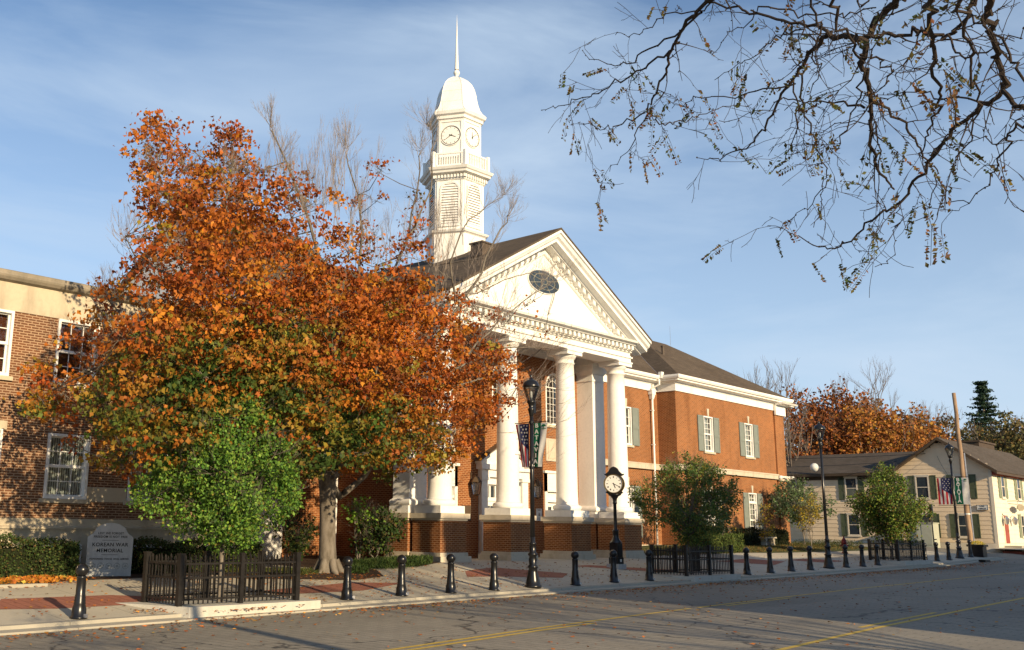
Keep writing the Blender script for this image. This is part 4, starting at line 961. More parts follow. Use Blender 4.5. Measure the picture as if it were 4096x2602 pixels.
for u in (78.45,80.5):
    b=MB(); p=fHF.p(u,2.75,.3); b.lathe([(.04,-.3),(.12,-.25),(.2,.08),(.05,.25),(.02,.3)],p,6); b.tube([fHF.p(u,2.9,.0),fHF.p(u,3.1,.15),fHF.p(u,3.0,.3)],.02,5); b.build('porch_lantern','steel',HS)
b=MB(); b.box(78.2,80.6,hy-1.1,hy-.06,.6,1.03); b.build('door_step','kerb',HS)
# chimney-like parapet and dark roofs behind
b=MB(); b.box(88.3,92.5,23.5,25.9,5.5,9.0); b.box(88.2,92.6,23.4,26.0,9.0,9.14); tag(b.build('brick_chimney_block','fascia',org=(90,24.6,5.5)),'dark brown block rising behind the tan house gable','chimney')
BB=thing('rear_building',(104,24,1),'low dark-roofed building far behind the tan house at the right edge','building')
b=MB(); b.box(98,125,21.5,33,1,6.3); b.build('building_wall','trimtan',BB)
b=MB(); b.prism([(97.5,21,6.3),(97.5,33.5,6.3),(97.5,27.2,8.9)],(28,0,0)); b.build('building_roof','roof2',BB)
b=MB()
for k in range(6): F((0,21.5,0),FX,FRONT).box(b,99.5+k*4,100.6+k*4,3.6,5.1,0,.04)
b.build('window','leadglass',BB)
# signs on the house
def signboard(name,fr,c,z,w,h,mat,lines,label,oval=False,n=.05):
    t=thing(name,tuple(fr.p(c,z,n)),label,'sign'); b=MB()
    if oval: b.prism([fr.p(c+x*w/2,z+y*h/2,n) for x,y in ((-1,0),(-.9,-.5),(-.6,-.6),(-.4,-.95),(.4,-.95),(.6,-.6),(.9,-.5),(1,0),(.9,.5),(.6,.6),(.4,.95),(-.4,.95),(-.6,.6),(-.9,.5))],tuple(fr.n*.05))
    else: fr.box(b,c-w/2,c+w/2,z-h/2,z+h/2,n,n+.05)
    b.build('board',mat,t); b=MB()
    for s,sz,dz in lines: add_text(b,s,sz,fr,c,z+dz,n+.056)
    if not oval:
        for (a,b_,c_,d_) in ((-w/2,w/2,-h/2,-h/2+.025),(-w/2,w/2,h/2-.025,h/2),(-w/2,-w/2+.025,-h/2,h/2),(w/2-.025,w/2,-h/2,h/2)): fr.box(b,c+a,c+b_,z+c_,z+d_,n+.05,n+.06)
    if b.v: b.build('lettering','ink',t)
    return t
class FW_(F): pass
fHWr=F((hx,0,0),Vector((0,-1,0)),WEST)     # u runs to the viewer's right
signboard('wall_sign',fHWr,-20.66,3.58,.72,.36,'sign_white',[('LAW',.13,.08),('OFFICES',.13,-.08)],'small white framed wall sign lettered in two lines on the tan clapboard wall')
signboard('hanging_sign',fHF,81.4,3.68,1.9,.5,'sign_tan',[],'long tan shaped signboard hanging over the red door of the cream house front',True,.5)
b=MB(); b.tube([fHF.p(80.2,4.1,.0),fHF.p(80.2,4.1,.52),fHF.p(82.7,4.1,.52)],.02,5); b.tube([fHF.p(80.7,4.1,.52),fHF.p(80.7,3.9,.52)],.01,4); b.tube([fHF.p(82.1,4.1,.52),fHF.p(82.1,3.9,.52)],.01,4); tag(b.build('sign_bracket','black',org=tuple(fHF.p(80.2,4.1,0))),'thin dark iron bracket carrying the shaped signboard over the red door','bracket')
# ---------------------------------------------------------------- street furniture
def bollard():
    t=thing('bollard',(0,0,0),'','bollard'); 
    b=MB(); b.mat(0,True); b.lathe([(.16,0),(.16,.03),(.135,.05),(.13,.18),(.105,.26),(.112,.28),(.10,.30),(.108,.33),(.096,.35),(.104,.38),(.092,.40),(.098,.42),(.088,.44),(.086,.72),(.094,.74),(.094,.76),(.06,.78)],(0,0,0),20); b.build('post','black',t)
    b=MB(); b.mat(0,True); b.lathe([(.055,.77)]+[(.122*math.cos(a),.875+.118*math.sin(a)) for a in [R(x) for x in range(-62,90,12)]]+[(.0,.993)],(0,0,0),20,cap=False); b.build('ball_cap','black',t)
    b=MB(); b.box(.12,.19,-.02,.03,.02,.09); b.build('padlock','steel',t)
    return t
BL=[((9.31,17.82),'leftmost bollard, sunlit and casting a long shadow on the pale paving'),((16.05,17.88),'bollard just right of the maple trunk'),((17.88,17.91),'bollard second right of the maple trunk, by the ground cover'),((19.66,17.88),'bollard in front of the leftmost brick pedestal'),((21.36,17.84),'bollard just left of the tall lamp post with the flag banner'),((25.09,17.82),'bollard in front of the third brick pedestal, between lamp post and street clock'),((27.26,17.9),'bollard standing right in front of the street clock base'),((29.24,17.84),'bollard against the left end of the middle tree fence'),
((36.15,17.87),'first bollard right of the middle tree fence'),((38.24,17.94),'second bollard right of the middle tree fence, before the stone bench'),((40.32,18.03),'third bollard right of the middle tree fence'),((42.23,18.06),'bollard just left of the second lamp post with the white globe'),((46.2,18.13),'bollard in front of the red hydrant'),((48.04,18.1),'bollard right of the red hydrant, left of the far tree fence'),((50.1,18.18),'bollard standing at the near side of the far tree fence'),((56.58,18.11),'first bollard right of the far tree fence'),((58.56,18.16),'second bollard right of the far tree fence, below the thin sign post'),((60.33,18.1),'bollard just left of the farthest lamp post'),((65.13,18.36),'farthest bollard, beside the black flower tub')]
b0=bollard()
for i,((x,y),lab) in enumerate(BL):
    o=b0 if i==0 else copy_tree(b0); o.location=(x,y,zg(x,y)-.004); tag(o,'black ball-topped '+lab,'bollard','black ball-topped bollards along the kerb'); o.rotation_euler=(0,0,R(-50+random.uniform(-30,30)))
def lamp(x,y,h,label,head=True):
    g=zg(x,y); t=thing('street_lamp',(x,y,g),label,'street lamp','black ornamental street lamps'); local(t)
    b=MB(); b.mat(0,True); b.lathe([(.24,0),(.24,.06),(.21,.08),(.19,.20),(.14,.42),(.12,.52),(.15,.55),(.15,.59),(.105,.63),(.12,.78),(.10,.86),(.14,.90),(.14,.94),(.09,.98),(.10,1.10),(.085,1.18),(.105,1.2),(.105,1.23),(.072,1.26),(.07,1.4)],(0,0,0),20); b.build('base','black',t)
    b=MB(); b.mat(0,True); b.lathe([(.068,1.3),(.052,h-1.15)],(0,0,0),14); b.build('pole','black',t)
    b=MB(); b.mat(0,True); z=h-1.2
    b.lathe([(.05,z),(.06,z+.02),(.075,z+.10),(.10,z+.2),(.10,z+.23),(.07,z+.26),(.09,z+.36),(.13,z+.42),(.13,z+.45),(.105,z+.47)],(0,0,0),16)
    b.lathe([(.245,z+.86),(.255,z+.88),(.24,z+.93),(.20,z+1.02),(.12,z+1.08),(.06,z+1.10),(.05,z+1.14),(.025,z+1.16),(.04,z+1.19),(.01,z+1.25)],(0,0,0),16); b.smooth=False
    for i in range(4):
        a=i*math.pi/2+.4; b.tube([(.10*math.cos(a),.10*math.sin(a),z+.45),(.245*math.cos(a),.245*math.sin(a),z+.87)],.011,4)
    hd=b.build('lamp_head','black',t)
    b=MB(); b.mat(0,True); b.lathe([(.10,z+.47),(.16,z+.6),(.23,z+.80),(.238,z+.86)],(0,0,0),16,cap=False); b.build('lamp_glass','lampglass',hd)
    b=MB(); b.mat(0,True); b.lathe([(.03,z+.47),(.04,z+.6),(.04,z+.72),(.0,z+.76)],(0,0,0),10); b.build('bulb','sign_white',hd)
    return t,g
t1,g1=lamp(23.1,17.86,6.05,'nearest black street lamp, before the columns, with flag and BATAVIA banners')
t2,g2=lamp(44.35,18.15,6.35,'second black street lamp, with a round white globe speaker halfway up')
t3,g3=lamp(62.9,18.3,6.5,'farthest black street lamp, before the tan house, with two banners')
# banner arms are parts of the lamps
def arms(t,dirs,zs,ln=.72):
    for i,z in enumerate(zs):
        b=MB(); 
        for d in dirs: b.tube([(0,0,z),(d[0]*ln*(1 if i==0 else d[2]),d[1]*ln*(1 if i==0 else d[2]),z+.0)],.014,5,cap=True); 
        b.lathe([(.075,-.04),(.075,.04)],(0,0,z),12); b.build('banner_arm','black',t)
view=Vector((math.cos(R(37)),math.sin(R(37)),0))
def banner(kind,origin,d,w,ztop,zbot,label,wb=1.0,n=14):
    """hangs between two arms of a lamp; d is the horizontal direction away from the pole"""
    t=thing(kind+'_banner',(origin[0],origin[1],ztop),label,'banner'); nn=Vector((-d.y,d.x,0)); 
    if nn.dot(view)>0: nn=-nn
    O=Vector((origin[0],origin[1],0)); x0=.09
    def P(u,v):  # u 0..1 away from pole, v 0 top..1 bottom
        ww=w*(1-(1-wb)*v); q=O+d*(x0+u*ww)+Vector((0,0,ztop+(zbot-ztop)*v))+nn*(.018*math.sin(u*9+v*5)*math.sin(math.pi*v)+.02*math.sin(u*3.1)*v)
        return q
    sheet_parts={}
    def quad(mat,u0,u1,v0,v1,off=0,name='cloth'):
        b=sheet_parts.setdefault((name,mat),MB()); m1=max(1,int(abs(u1-u0)*n)); m2=max(1,int(abs(v1-v0)*n*2))
        for i in range(m1):
            for j in range(m2):
                a,c,e,f=u0+(u1-u0)*i/m1,u0+(u1-u0)*(i+1)/m1,v0+(v1-v0)*j/m2,v0+(v1-v0)*(j+1)/m2
                b.poly([P(a,e),P(c,e),P(c,f),P(a,f)])
    if kind=='flag':
        # left edge is away from the pole on the left side: stripes run down the cloth, stars in a wedge by the pole
        fn=lambda u:u
        for i in range(7): 
            m='flag_red' if i%2==0 else 'flag_white'; quad(m,1-i/7,1-(i+1)/7,0,1,name='s%d'%i)
        b=MB(); 
        rows=20
        for s in (1,-1):
            for i in range(rows):
                v0,v1=i/rows,(i+1)/rows
                def edge(v): return .70 if v<.42 else max(.0,.70*(1-(v-.42)/.22))
                e0,e1=edge(v0),edge(v1)
                if e0<=0: break
                m_=5; [b.poly([P(e0*q/m_,v0)+nn*.008*s,P(e0*(q+1)/m_,v0)+nn*.008*s,P(e1*(q+1)/m_,v1)+nn*.008*s,P(e1*q/m_,v1)+nn*.008*s]) for q in range(m_)]
        b.build('blue_field','flag_blue',t)
        b=MB(); random.seed(3)
        for (u,v) in ((.12,.05),(.35,.04),(.58,.07),(.2,.13),(.46,.13),(.12,.21),(.34,.21),(.58,.2),(.22,.29),(.48,.29),(.12,.37),(.36,.37),(.56,.36),(.2,.45),(.42,.44)):
            c=P(u,v)
            for s in (1,-1):
                pts=[]
                for k in range(10):
                    rr=.042 if k%2==0 else .017; a=math.pi/2+k*math.pi/5; pts.append(c+d*(rr*math.cos(a))+Vector((0,0,rr*math.sin(a)))+nn*.016*s)
                for k in range(10): b.poly([c+nn*.016*s,pts[k],pts[(k+1)%10]])
        b.build('white_stars','flag_white',t)
    else:
        quad('ban_green',0,.52,0,1); quad('flag_white',.52,1,0,1)
        b=MB()
        for k,ch in enumerate('BATAVIA'):
            v=.07+k*.135; vv,ff=text_mesh(ch,w*.40,.002,bold=.024); c=P(.27,v); 
            for s in (1,-1):
                n0=len(b.v)
                for (x,y,zq) in vv: b.v.append(tuple(c+d*(x*s)+Vector((0,0,y*.85))+nn*((.04+zq)*s)))
                for q in ff: b.face([n0+i for i in q])
        b.build('lettering','sign_white',t)
        b=MB(); c=P(.77,.09)
        for s in (1,-1): 
            cc=c+nn*.02*s; pts=[cc+d*(.07*math.cos(a)*1.2)+Vector((0,0,.065*math.sin(a))) for a in [math.pi*k/10 for k in range(11)]]
            for k in range(10): b.poly([cc,pts[k],pts[k+1]])
            b.poly([cc+d*-.015+Vector((0,0,-.05)),cc+d*.015+Vector((0,0,-.05)),cc+d*.01,cc-d*.01]); b.poly([cc+d*-.09+Vector((0,0,-.075)),cc+d*.09+Vector((0,0,-.075)),cc+d*.09+Vector((0,0,-.055)),cc+d*-.09+Vector((0,0,-.055))])
        b.build('tree_emblem','ban_green',t)
    for (nm,mt),b in sheet_parts.items(): b.build({'flag_red':'red_stripe','flag_white':'white_stripe','ban_green':'green_half'}.get(mt,'cloth') if kind=='flag' else ('green_half' if mt=='ban_green' else 'white_half'),mt,t)
    return t
dR=Vector((0,-1,0)); dL=Vector((0,1,0))
arms(t1,[(dR.x,dR.y,.6),(dL.x,dL.y,.45)],[4.68,3.36],.62); 
banner('flag',(23.1,17.86),dL,.50,g1+4.65,g1+3.38,'flag banner with stars on dark blue hanging left of the nearest street lamp, tapering downwards',.52)
banner('town',(23.1,17.86),dR,.50,g1+4.65,g1+3.38,'green and white BATAVIA banner hanging right of the nearest street lamp, tapering downwards',.55)
arms(t3,[(dR.x,dR.y,1),(dL.x,dL.y,1)],[4.55,2.95],.86)
banner('flag',(62.9,18.3),dL,.74,g3+4.5,g3+3.0,'flag banner with stars on dark blue hanging left of the farthest street lamp')
banner('town',(62.9,18.3),dR,.74,g3+4.5,g3+3.0,'green and white BATAVIA banner hanging right of the farthest street lamp')
for (tt,z) in ((t1,4.95),(t3,3.5),(t3,2.2)):
    b=MB(); b.box(.05,.15,-.06,.02,z,z+.34); b.build('control_box','black',tt)
b=MB(); b.mat(0,True); c=Vector((44.35,18.15,g2+4.35))+dL*.33; b.lathe([(.19*math.cos(a),.19*math.sin(a)) for a in [R(x) for x in range(-90,91,15)]],c,20,cap=False); b.smooth=False; b.tube([c,c+dR*.33],.03,6); b.box(c.x-.02,c.x+.03,c.y-.21,c.y-.17,c.z-.05,c.z+.04)
tag(b.build('globe_speaker','sign_white',org=tuple(c)),'round white globe clamped to the left of the second street lamp','speaker')
# street clock
kx,ky=30.95,20.2; g=zg(kx,ky); SK=thing('street_clock',(kx,ky,g),'black four-footed post clock with round white dial standing in front of the rightmost column','clock'); 
b=MB(); b.box(kx-.36,kx+.36,ky-.36,ky+.36,g-.1,g+.22); b.build('stone_foot','granite',SK)
b=MB(); h0=g+.22
b.box(kx-.27,kx+.27,ky-.27,ky+.27,h0,h0+.32); b.box(kx-.24,kx+.24,ky-.24,ky+.24,h0+.32,h0+1.05); b.mat(0,True); b.lathe([(.30,1.02),(.31,1.08),(.2,1.22),(.17,1.3),(.15,1.34),(.15,1.62),(.18,1.64),(.18,1.68),(.11,1.72),(.09,1.8),(.082,3.02),(.11,3.05),(.12,3.1),(.10,3.14),(.12,3.3),(.2,3.42),(.34,3.5),(.36,3.53),(.1,3.56)],(kx,ky,h0),20); b.smooth=False
for s in (-1,1):
    b.box(kx+s*.245,kx+s*.26,ky-.16,ky+.16,h0+.4,h0+.95); b.box(kx-.16,kx+.16,ky+s*.245,ky+s*.26,h0+.4,h0+.95)
pst=b.build('post','black',SK)
cz=h0+4.07; ca=R(197+5); nv=Vector((math.cos(ca),math.sin(ca),0)); uv_=Vector((-nv.y,nv.x,0)); fK=F((kx,ky,0),uv_,nv)
b=MB(); Rk=.50
ring=lambda r,n,k=32:[fK.p(r*math.cos(2*math.pi*i/k),cz+r*math.sin(2*math.pi*i/k),n) for i in range(k)]
for (ra_,na,rb_,nb) in ((.50,-.2,.53,-.14),(.53,-.14,.53,.14),(.53,.14,.50,.2),(.50,.2,.455,.2),(.455,.2,.45,.175),(.50,-.2,.455,-.2)):
    A=ring(ra_,na);B_=ring(rb_,nb)
    for i in range(32): b.poly([A[i],A[(i+1)%32],B_[(i+1)%32],B_[i]])
# scrollwork crest and side ears
crest=[(-.46,.44),(-.52,.52),(-.44,.50),(-.36,.56),(-.26,.66),(-.2,.78),(-.1,.86),(0,.89),(.1,.86),(.2,.78),(.26,.66),(.36,.56),(.44,.50),(.52,.52),(.46,.44),(.36,.40),(0,.52),(-.36,.40)]
b.prism([fK.p(x,cz+y,-.13) for x,y in crest],tuple(nv*.26)); b.prism([fK.p(x,cz+y,-.12) for x,y in ((-.36,-.36),(-.44,-.46),(-.30,-.54),(-.12,-.6),(.12,-.6),(.30,-.54),(.44,-.46),(.36,-.36),(0,-.48))],tuple(nv*.24))
ch=b.build('clock_head','black',SK)
b=MB(); b.tube([fK.p(.475*math.cos(2*math.pi*i/32),cz+.475*math.sin(2*math.pi*i/32),.205) for i in range(33)],.012,5); b.tube([fK.p(.535*math.cos(2*math.pi*i/32),cz+.535*math.sin(2*math.pi*i/32),.12) for i in range(33)],.01,5); b.build('gilt_ring','brass',ch)
b=MB(); b.poly(ring(.455,.17)); b.poly(ring(.455,-.17)); b.build('dial','dial',ch)
b=MB()
def kb(a,r0,r1,w,n):
    dx,dz=math.sin(a),math.cos(a); px,pz=-dz*w,dx*w
    b.poly([fK.p(dx*r0+px,cz+dz*r0+pz,n),fK.p(dx*r1+px,cz+dz*r1+pz,n),fK.p(dx*r1-px,cz+dz*r1-pz,n),fK.p(dx*r0-px,cz+dz*r0-pz,n)])
for i,s in enumerate(['XII','I','II','III','IIII','V','VI','VII','VIII','IX','X','XI']):
    a=R(30)*i
    for k,chh in enumerate(s): kb(a+(k-(len(s)-1)/2)*.055,.30,.385,.008,.174)
kb(R(118),-.06,.36,.014,.178); kb(R(158),-.05,.24,.018,.182); b.build('hands_and_numerals','ink',ch)
b=MB(); b.box(kx-.06,kx+.06,ky-.285,ky-.27,h0+.1,h0+.24); b.build('small_label','sign_white',pst)
SK.scale=(.69,.69,.69)
# picket fences round the street trees, each on a raised pad
def tree_fence(x0,x1,y0,y1,gz,label,gl):
    t=thing('tree_fence',(x0,y0,gz),label,'fence',gl); H=1.0
    for (xa,ya,xb,yb) in ((x0,y0,x1,y0),(x0,y1,x1,y1),(x0,y0,x0,y1),(x1,y0,x1,y1)):
        d=Vector((xb-xa,yb-ya,0)); L_=d.length; d.normalize(); n=int(L_/.115); b=MB()
        for z in (.10,.52,.80): b.prism([Vector((xa,ya,gz+z))-d.orthogonal()*0+Vector((-d.y,d.x,0))*s for s in (-.016,.016)]+[Vector((xb,yb,gz+z))+Vector((-d.y,d.x,0))*s for s in (.016,-.016)],(0,0,.04))
        for i in range(1,n):
            p=Vector((xa,ya,0))+d*(L_*i/n); h=.93+(.02 if i%2 else -.015); b.box(p.x-.011,p.x+.011,p.y-.011,p.y+.011,gz+.03,gz+h); b.prism([(p.x-.011,p.y-.011,gz+h),(p.x+.011,p.y-.011,gz+h),(p.x,p.y,gz+h+.05)],(0,.022,0))
        b.build('picket_panel','blackfence',t)
    for (x,y) in ((x0,y0),(x1,y0),(x1,y1),(x0,y1),((x0+x1)/2,y1),((x0+x1)/2,y0) ):
        b=MB(); w=.045 if y==y0 and x==(x0+x1)/2 else .055; b.box(x-w,x+w,y-w,y+w,gz,gz+H); b.prism([(x-w-.01,y-w-.01,gz+H),(x+w+.01,y-w-.01,gz+H),(x+w+.01,y+w+.01,gz+H),(x-w-.01,y+w+.01,gz+H)],(0,0,.03)); b.build('corner_post','blackfence',t)
    return t
def pad(x0,x1,y0,y1,gz,label):
    b=MB(); b.prism([(x0,y1,gz-.3),(x0+.7,y0,gz-.3),(x1-.5,y0,gz-.3),(x1,y1,gz-.3)],(0,0,.3)); o=b.build('tree_pad','concrete_pad',org=(x0,y0,gz)); return tag(o,label,'kerb')
tg='black picket fences round the street trees'
FZ=[(11.35,14.35,17.66,18.95,.10),(31.35,34.6,17.68,19.0,.21),(52.4,56.1,18.0,19.35,.42)]
tree_fence(*FZ[0],'large black picket fence round the bright green young tree at left',tg); tree_fence(*FZ[1],'black picket fence round the dark green tree right of the street clock',tg); tree_fence(*FZ[2],'small distant black picket fence round the leafy tree before the tan house',tg)
pad(10.7,15.3,17.35,19.4,.10,'pale raised concrete pad under the large left fence'); pad(30.7,35.2,17.4,19.4,.21,'pale raised concrete pad under the middle fence'); pad(51.7,56.9,17.7,19.8,.42,'pale raised concrete pad under the far small fence')
# memorial stone
mx_,my_=12.9,23.35; g=zg(mx_,my_)-.02; MS=thing('memorial_stone',(mx_,my_,g),'grey granite KOREAN WAR MEMORIAL stone with arched top before the dark hedge','memorial')
MA=R(-28); du=Vector((math.cos(MA),math.sin(MA),0)); dn=Vector((du.y,-du.x,0)); fMm=F((mx_,my_,0),du,dn)
ol=[(-.55,0),(.55,0),(.555,.98),(.5,1.03),(.42,1.08)]+[(.40*math.cos(a)+.0,1.08+.26*math.sin(a)) for a in [R(x) for x in range(8,173,12)]]+[(-.42,1.08),(-.5,1.03),(-.555,.98)]
b=MB(); b.prism([fMm.p(x,g+y,-.0) for x,y in ol],tuple(dn*-.28)); b.build('stone_slab','granite',MS)
b=MB()
for s,sz,z in (('LEST WE FORGET',.075,1.08),('FREEDOM IS NOT FREE',.075,.995),('KOREAN WAR',.125,.80),('MEMORIAL',.125,.655),('HONORING THOSE WHO SERVED',.058,.45)): add_text(b,s,sz,fMm,0,g+z,.004,extrude=.001,spacing=1.08,bold=True)
for z in (.91,.555): fMm.box(b,-.2,.2,g+z-.004,g+z+.004,0,.004)
b.build('carved_lettering','ink',MS)
b=MB()
for k in range(5):
    c=-.40+.2*k; b.tube([fMm.p(c+.07*math.cos(2*math.pi*i/20),g+.28+.07*math.sin(2*math.pi*i/20),.003) for i in range(21)],.004,4)
    b.tube([fMm.p(c+.035*math.cos(2*math.pi*i/5*2),g+.28+.035*math.sin(2*math.pi*i/5*2),.003) for i in range(6)],.004,4)
b.build('carved_seals','shutter',MS)
# hydrant, bench, planter, cabinet, poles
hx_,hy_=55.5,21.8; g=zg(hx_,hy_); HY=thing('fire_hydrant',(hx_,hy_,g),'dark red fire hydrant standing behind a bollard near the yellow shrub','hydrant')
b=MB(); b.mat(0,True); b.lathe([(.17,0),(.17,.05),(.12,.08),(.115,.5),(.15,.52),(.15,.56),(.135,.60),(.12,.70),(.06,.80),(.035,.83),(.035,.9),(0,.92)],(hx_,hy_,g),16); b.smooth=False; b.build('hydrant_body','red',HY)
b=MB(); b.tube([(hx_-.2,hy_+.13,g+.42),(hx_+.2,hy_-.13,g+.42)],.05,8,cap=True); b.tube([(hx_,hy_,g+.42),(hx_-.14,hy_-.17,g+.42)],.065,8,cap=True); b.build('outlet','red',HY)
bx,by=56.6,26.6; g=zg(bx,by); BE=thing('stone_bench',(bx,by,g),'pale stone garden bench with carved legs before the dark hedge','bench')
b=MB(); b.box(bx-.75,bx+.75,by-.2,by+.2,g+.42,g+.50); b.build('seat','lime',BE)
for s in (-1,1): b=MB(); b.prism([(bx+s*.5-.13,by-.15,g),(bx+s*.5+.13,by-.15,g),(bx+s*.5+.06,by-.15,g+.2),(bx+s*.5+.14,by-.15,g+.42),(bx+s*.5-.14,by-.15,g+.42),(bx+s*.5-.06,by-.15,g+.2)],(0,.3,0)); b.build('leg','lime',BE)
px_,py_=66.35,18.3; g=zg(px_,py_); PL=thing('flower_tub',(px_,py_,g),'black square tub of yellow flowers at the street corner','planter')
b=MB(); b.prism([(px_-.38,py_-.38,g),(px_+.38,py_-.38,g),(px_+.38,py_+.38,g),(px_-.38,py_+.38,g)],(0,0,.62)); b.box(px_-.46,px_+.46,py_-.46,py_+.46,g+.58,g+.7); b.build('tub','black',PL)
P=inball(900,(px_,py_,g+.72),(.48,.48,.22)); leaves('flowers',P,.05,palette(900,[(5,(.75,.55,.02)),(2,(.10,.17,.04))]),PL,droop=0)
cx_,cy_=68.3,21.6; cx_,cy_=66.2,22.6; g=zg(cx_,cy_)
b=MB(); b.box(75.2,76.4,23.4,25.0,.8,2.45); b.box(75.15,76.45,23.35,25.05,2.45,2.52); b.box(75.18,75.2,23.5,24.15,1.0,2.35); b.box(75.18,75.2,24.25,24.9,1.0,2.35); tag(b.build('utility_cabinet','greenbox',org=(75.8,24.2,.8)),'pale grey-green utility cabinet standing against the tan house wall','cabinet')
UP=thing('utility_pole',(74.2,20.85,.6),'tall leaning wooden utility pole before the tan house','utility pole')
b=MB(); b.mat(0,True); top=Vector((74.19,20.97,11.24)); bs=Vector((74.2,20.85,.45)); b.tube([bs+(top-bs)*i/8+Vector((.02*math.sin(i*2),.02*math.cos(i*3),0)) for i in range(9)],[.17-.006*i for i in range(9)],12,cap=True); b.build('pole','wood',UP)
b=MB(); o_=Vector((.12,-.18,0)); b.tube([bs+o_,bs+(top-bs)*.62+o_],.055,8); b.build('conduit','steel',UP)
b=MB(); q=bs+(top-bs)*.24; b.lathe([(.18,0),(.18,.1)],q,12); b.build('white_band','sign_white',UP)
b=MB(); g=zg(64.9,20.2); b.tube([(64.9,20.2,g),(64.95,20.25,g+2.9)],.035,8,cap=True); b.box(64.85,65.05,20.15,20.3,g+2.2,g+2.9); b.box(64.9,65.1,20.1,20.2,g+.8,g+.86); tag(b.build('sign_post','black',org=(64.9,20.2,g)),'thin black sign post seen edge-on between the far tree and the last lamp','sign post')
b=MB(); g=zg(62.5,21.2); b.tube([(62.5,21.2,g),(62.5,21.2,g+1.3)],.03,6,cap=True); tag(b.build('short_post','black',org=(62.5,21.2,g)),'short thin black post just right of the far fenced tree','post')
# overhead wires
b=MB()
def wire(b,p,q,sag,r=.012):
    p,q=Vector(p),Vector(q); b.tube([p+(q-p)*t+Vector((0,0,-sag*4*t*(1-t))) for t in [i/16 for i in range(17)]],r,4)
wire(b,(77,26,6.9),(57.5,40,6.2),.4,.02); wire(b,(77,24,7.4),(57,44,7.2),.5,.02); wire(b,(76.8,23.2,7.2),(73.9,21.3,5.2),.3); wire(b,(74.2,21.0,9.6),(76,55,8.2),.8)
tag(b.build('overhead_wires','black',org=(77,26,6.9)),'thin dark wires strung across the grey roof of the tan house','wires')
b=MB(); b.box(75.0,75.15,17.3,19.2,.5,.72); tag(b.build('painted_kerb','doorred'),kind='structure')
b=MB(); b.box(62.5,63.4,16.9,17.25,ze(63)-.05,ze(63)+.1); tag(b.build('storm_drain','black',org=(62.9,17,ze(63))),'dark storm drain opening in the far kerb','drain')
# camera dome on the wing corner
b=MB(); b.box(61.2,61.5,27.7,27.8,5.02,5.2); b.tube([(61.4,27.75,5.1),(61.9,27.4,5.12)],.05,6); b.lathe([(.12,.05),(.13,0),(.1,-.1),(0,-.14)],(62.0,27.3,5.1),12); b.build('security_camera','white',CH)
# ---------------------------------------------------------------- unseen buildings across the street behind the camera, sized for the shade they throw
def shop(name,x0,x1,h,mat,label):
    t=thing(name,(x0,-8,0),label,'building','shop buildings across the street'); b=MB(); b.box(x0,x1,-22,-8,-.6,h); b.box(x0-.1,x1+.1,-8.15,-8.001,h-.5,h+.15); b.build('wall',mat,t)
    n=int((x1-x0)/3); 
    for i in range(n):
        c=x0+(x1-x0)*(i+.5)/n
        for z in ((7.2,9.2),(3.8,5.8),(.6,2.8)):
            if z[1]>h-.6: continue
            b=MB(); b.box(c-.55,c+.55,-8,-7.95,z[0],z[1]); w=b.build('window','white',t); b=MB(); b.box(c-.47,c+.47,-7.95,-7.93,z[0]+.08,z[1]-.08); b.build('pane','leadglass',w)
    return t
shop('brick_shop',17.9,37.5,11.7,'brick_old','three-storey dark brick shop building across the street, unseen behind the camera, sized for the shadow it casts'); shop('low_shop',38.1,50.5,9.7,'siding2','unseen low cream shop building across the street next to the dark brick shop, sized for its shadow'); shop('far_shop',52.0,72,9.4,'brick_new','unseen long orange brick shop building across the street, farthest along, sized for its shadow')
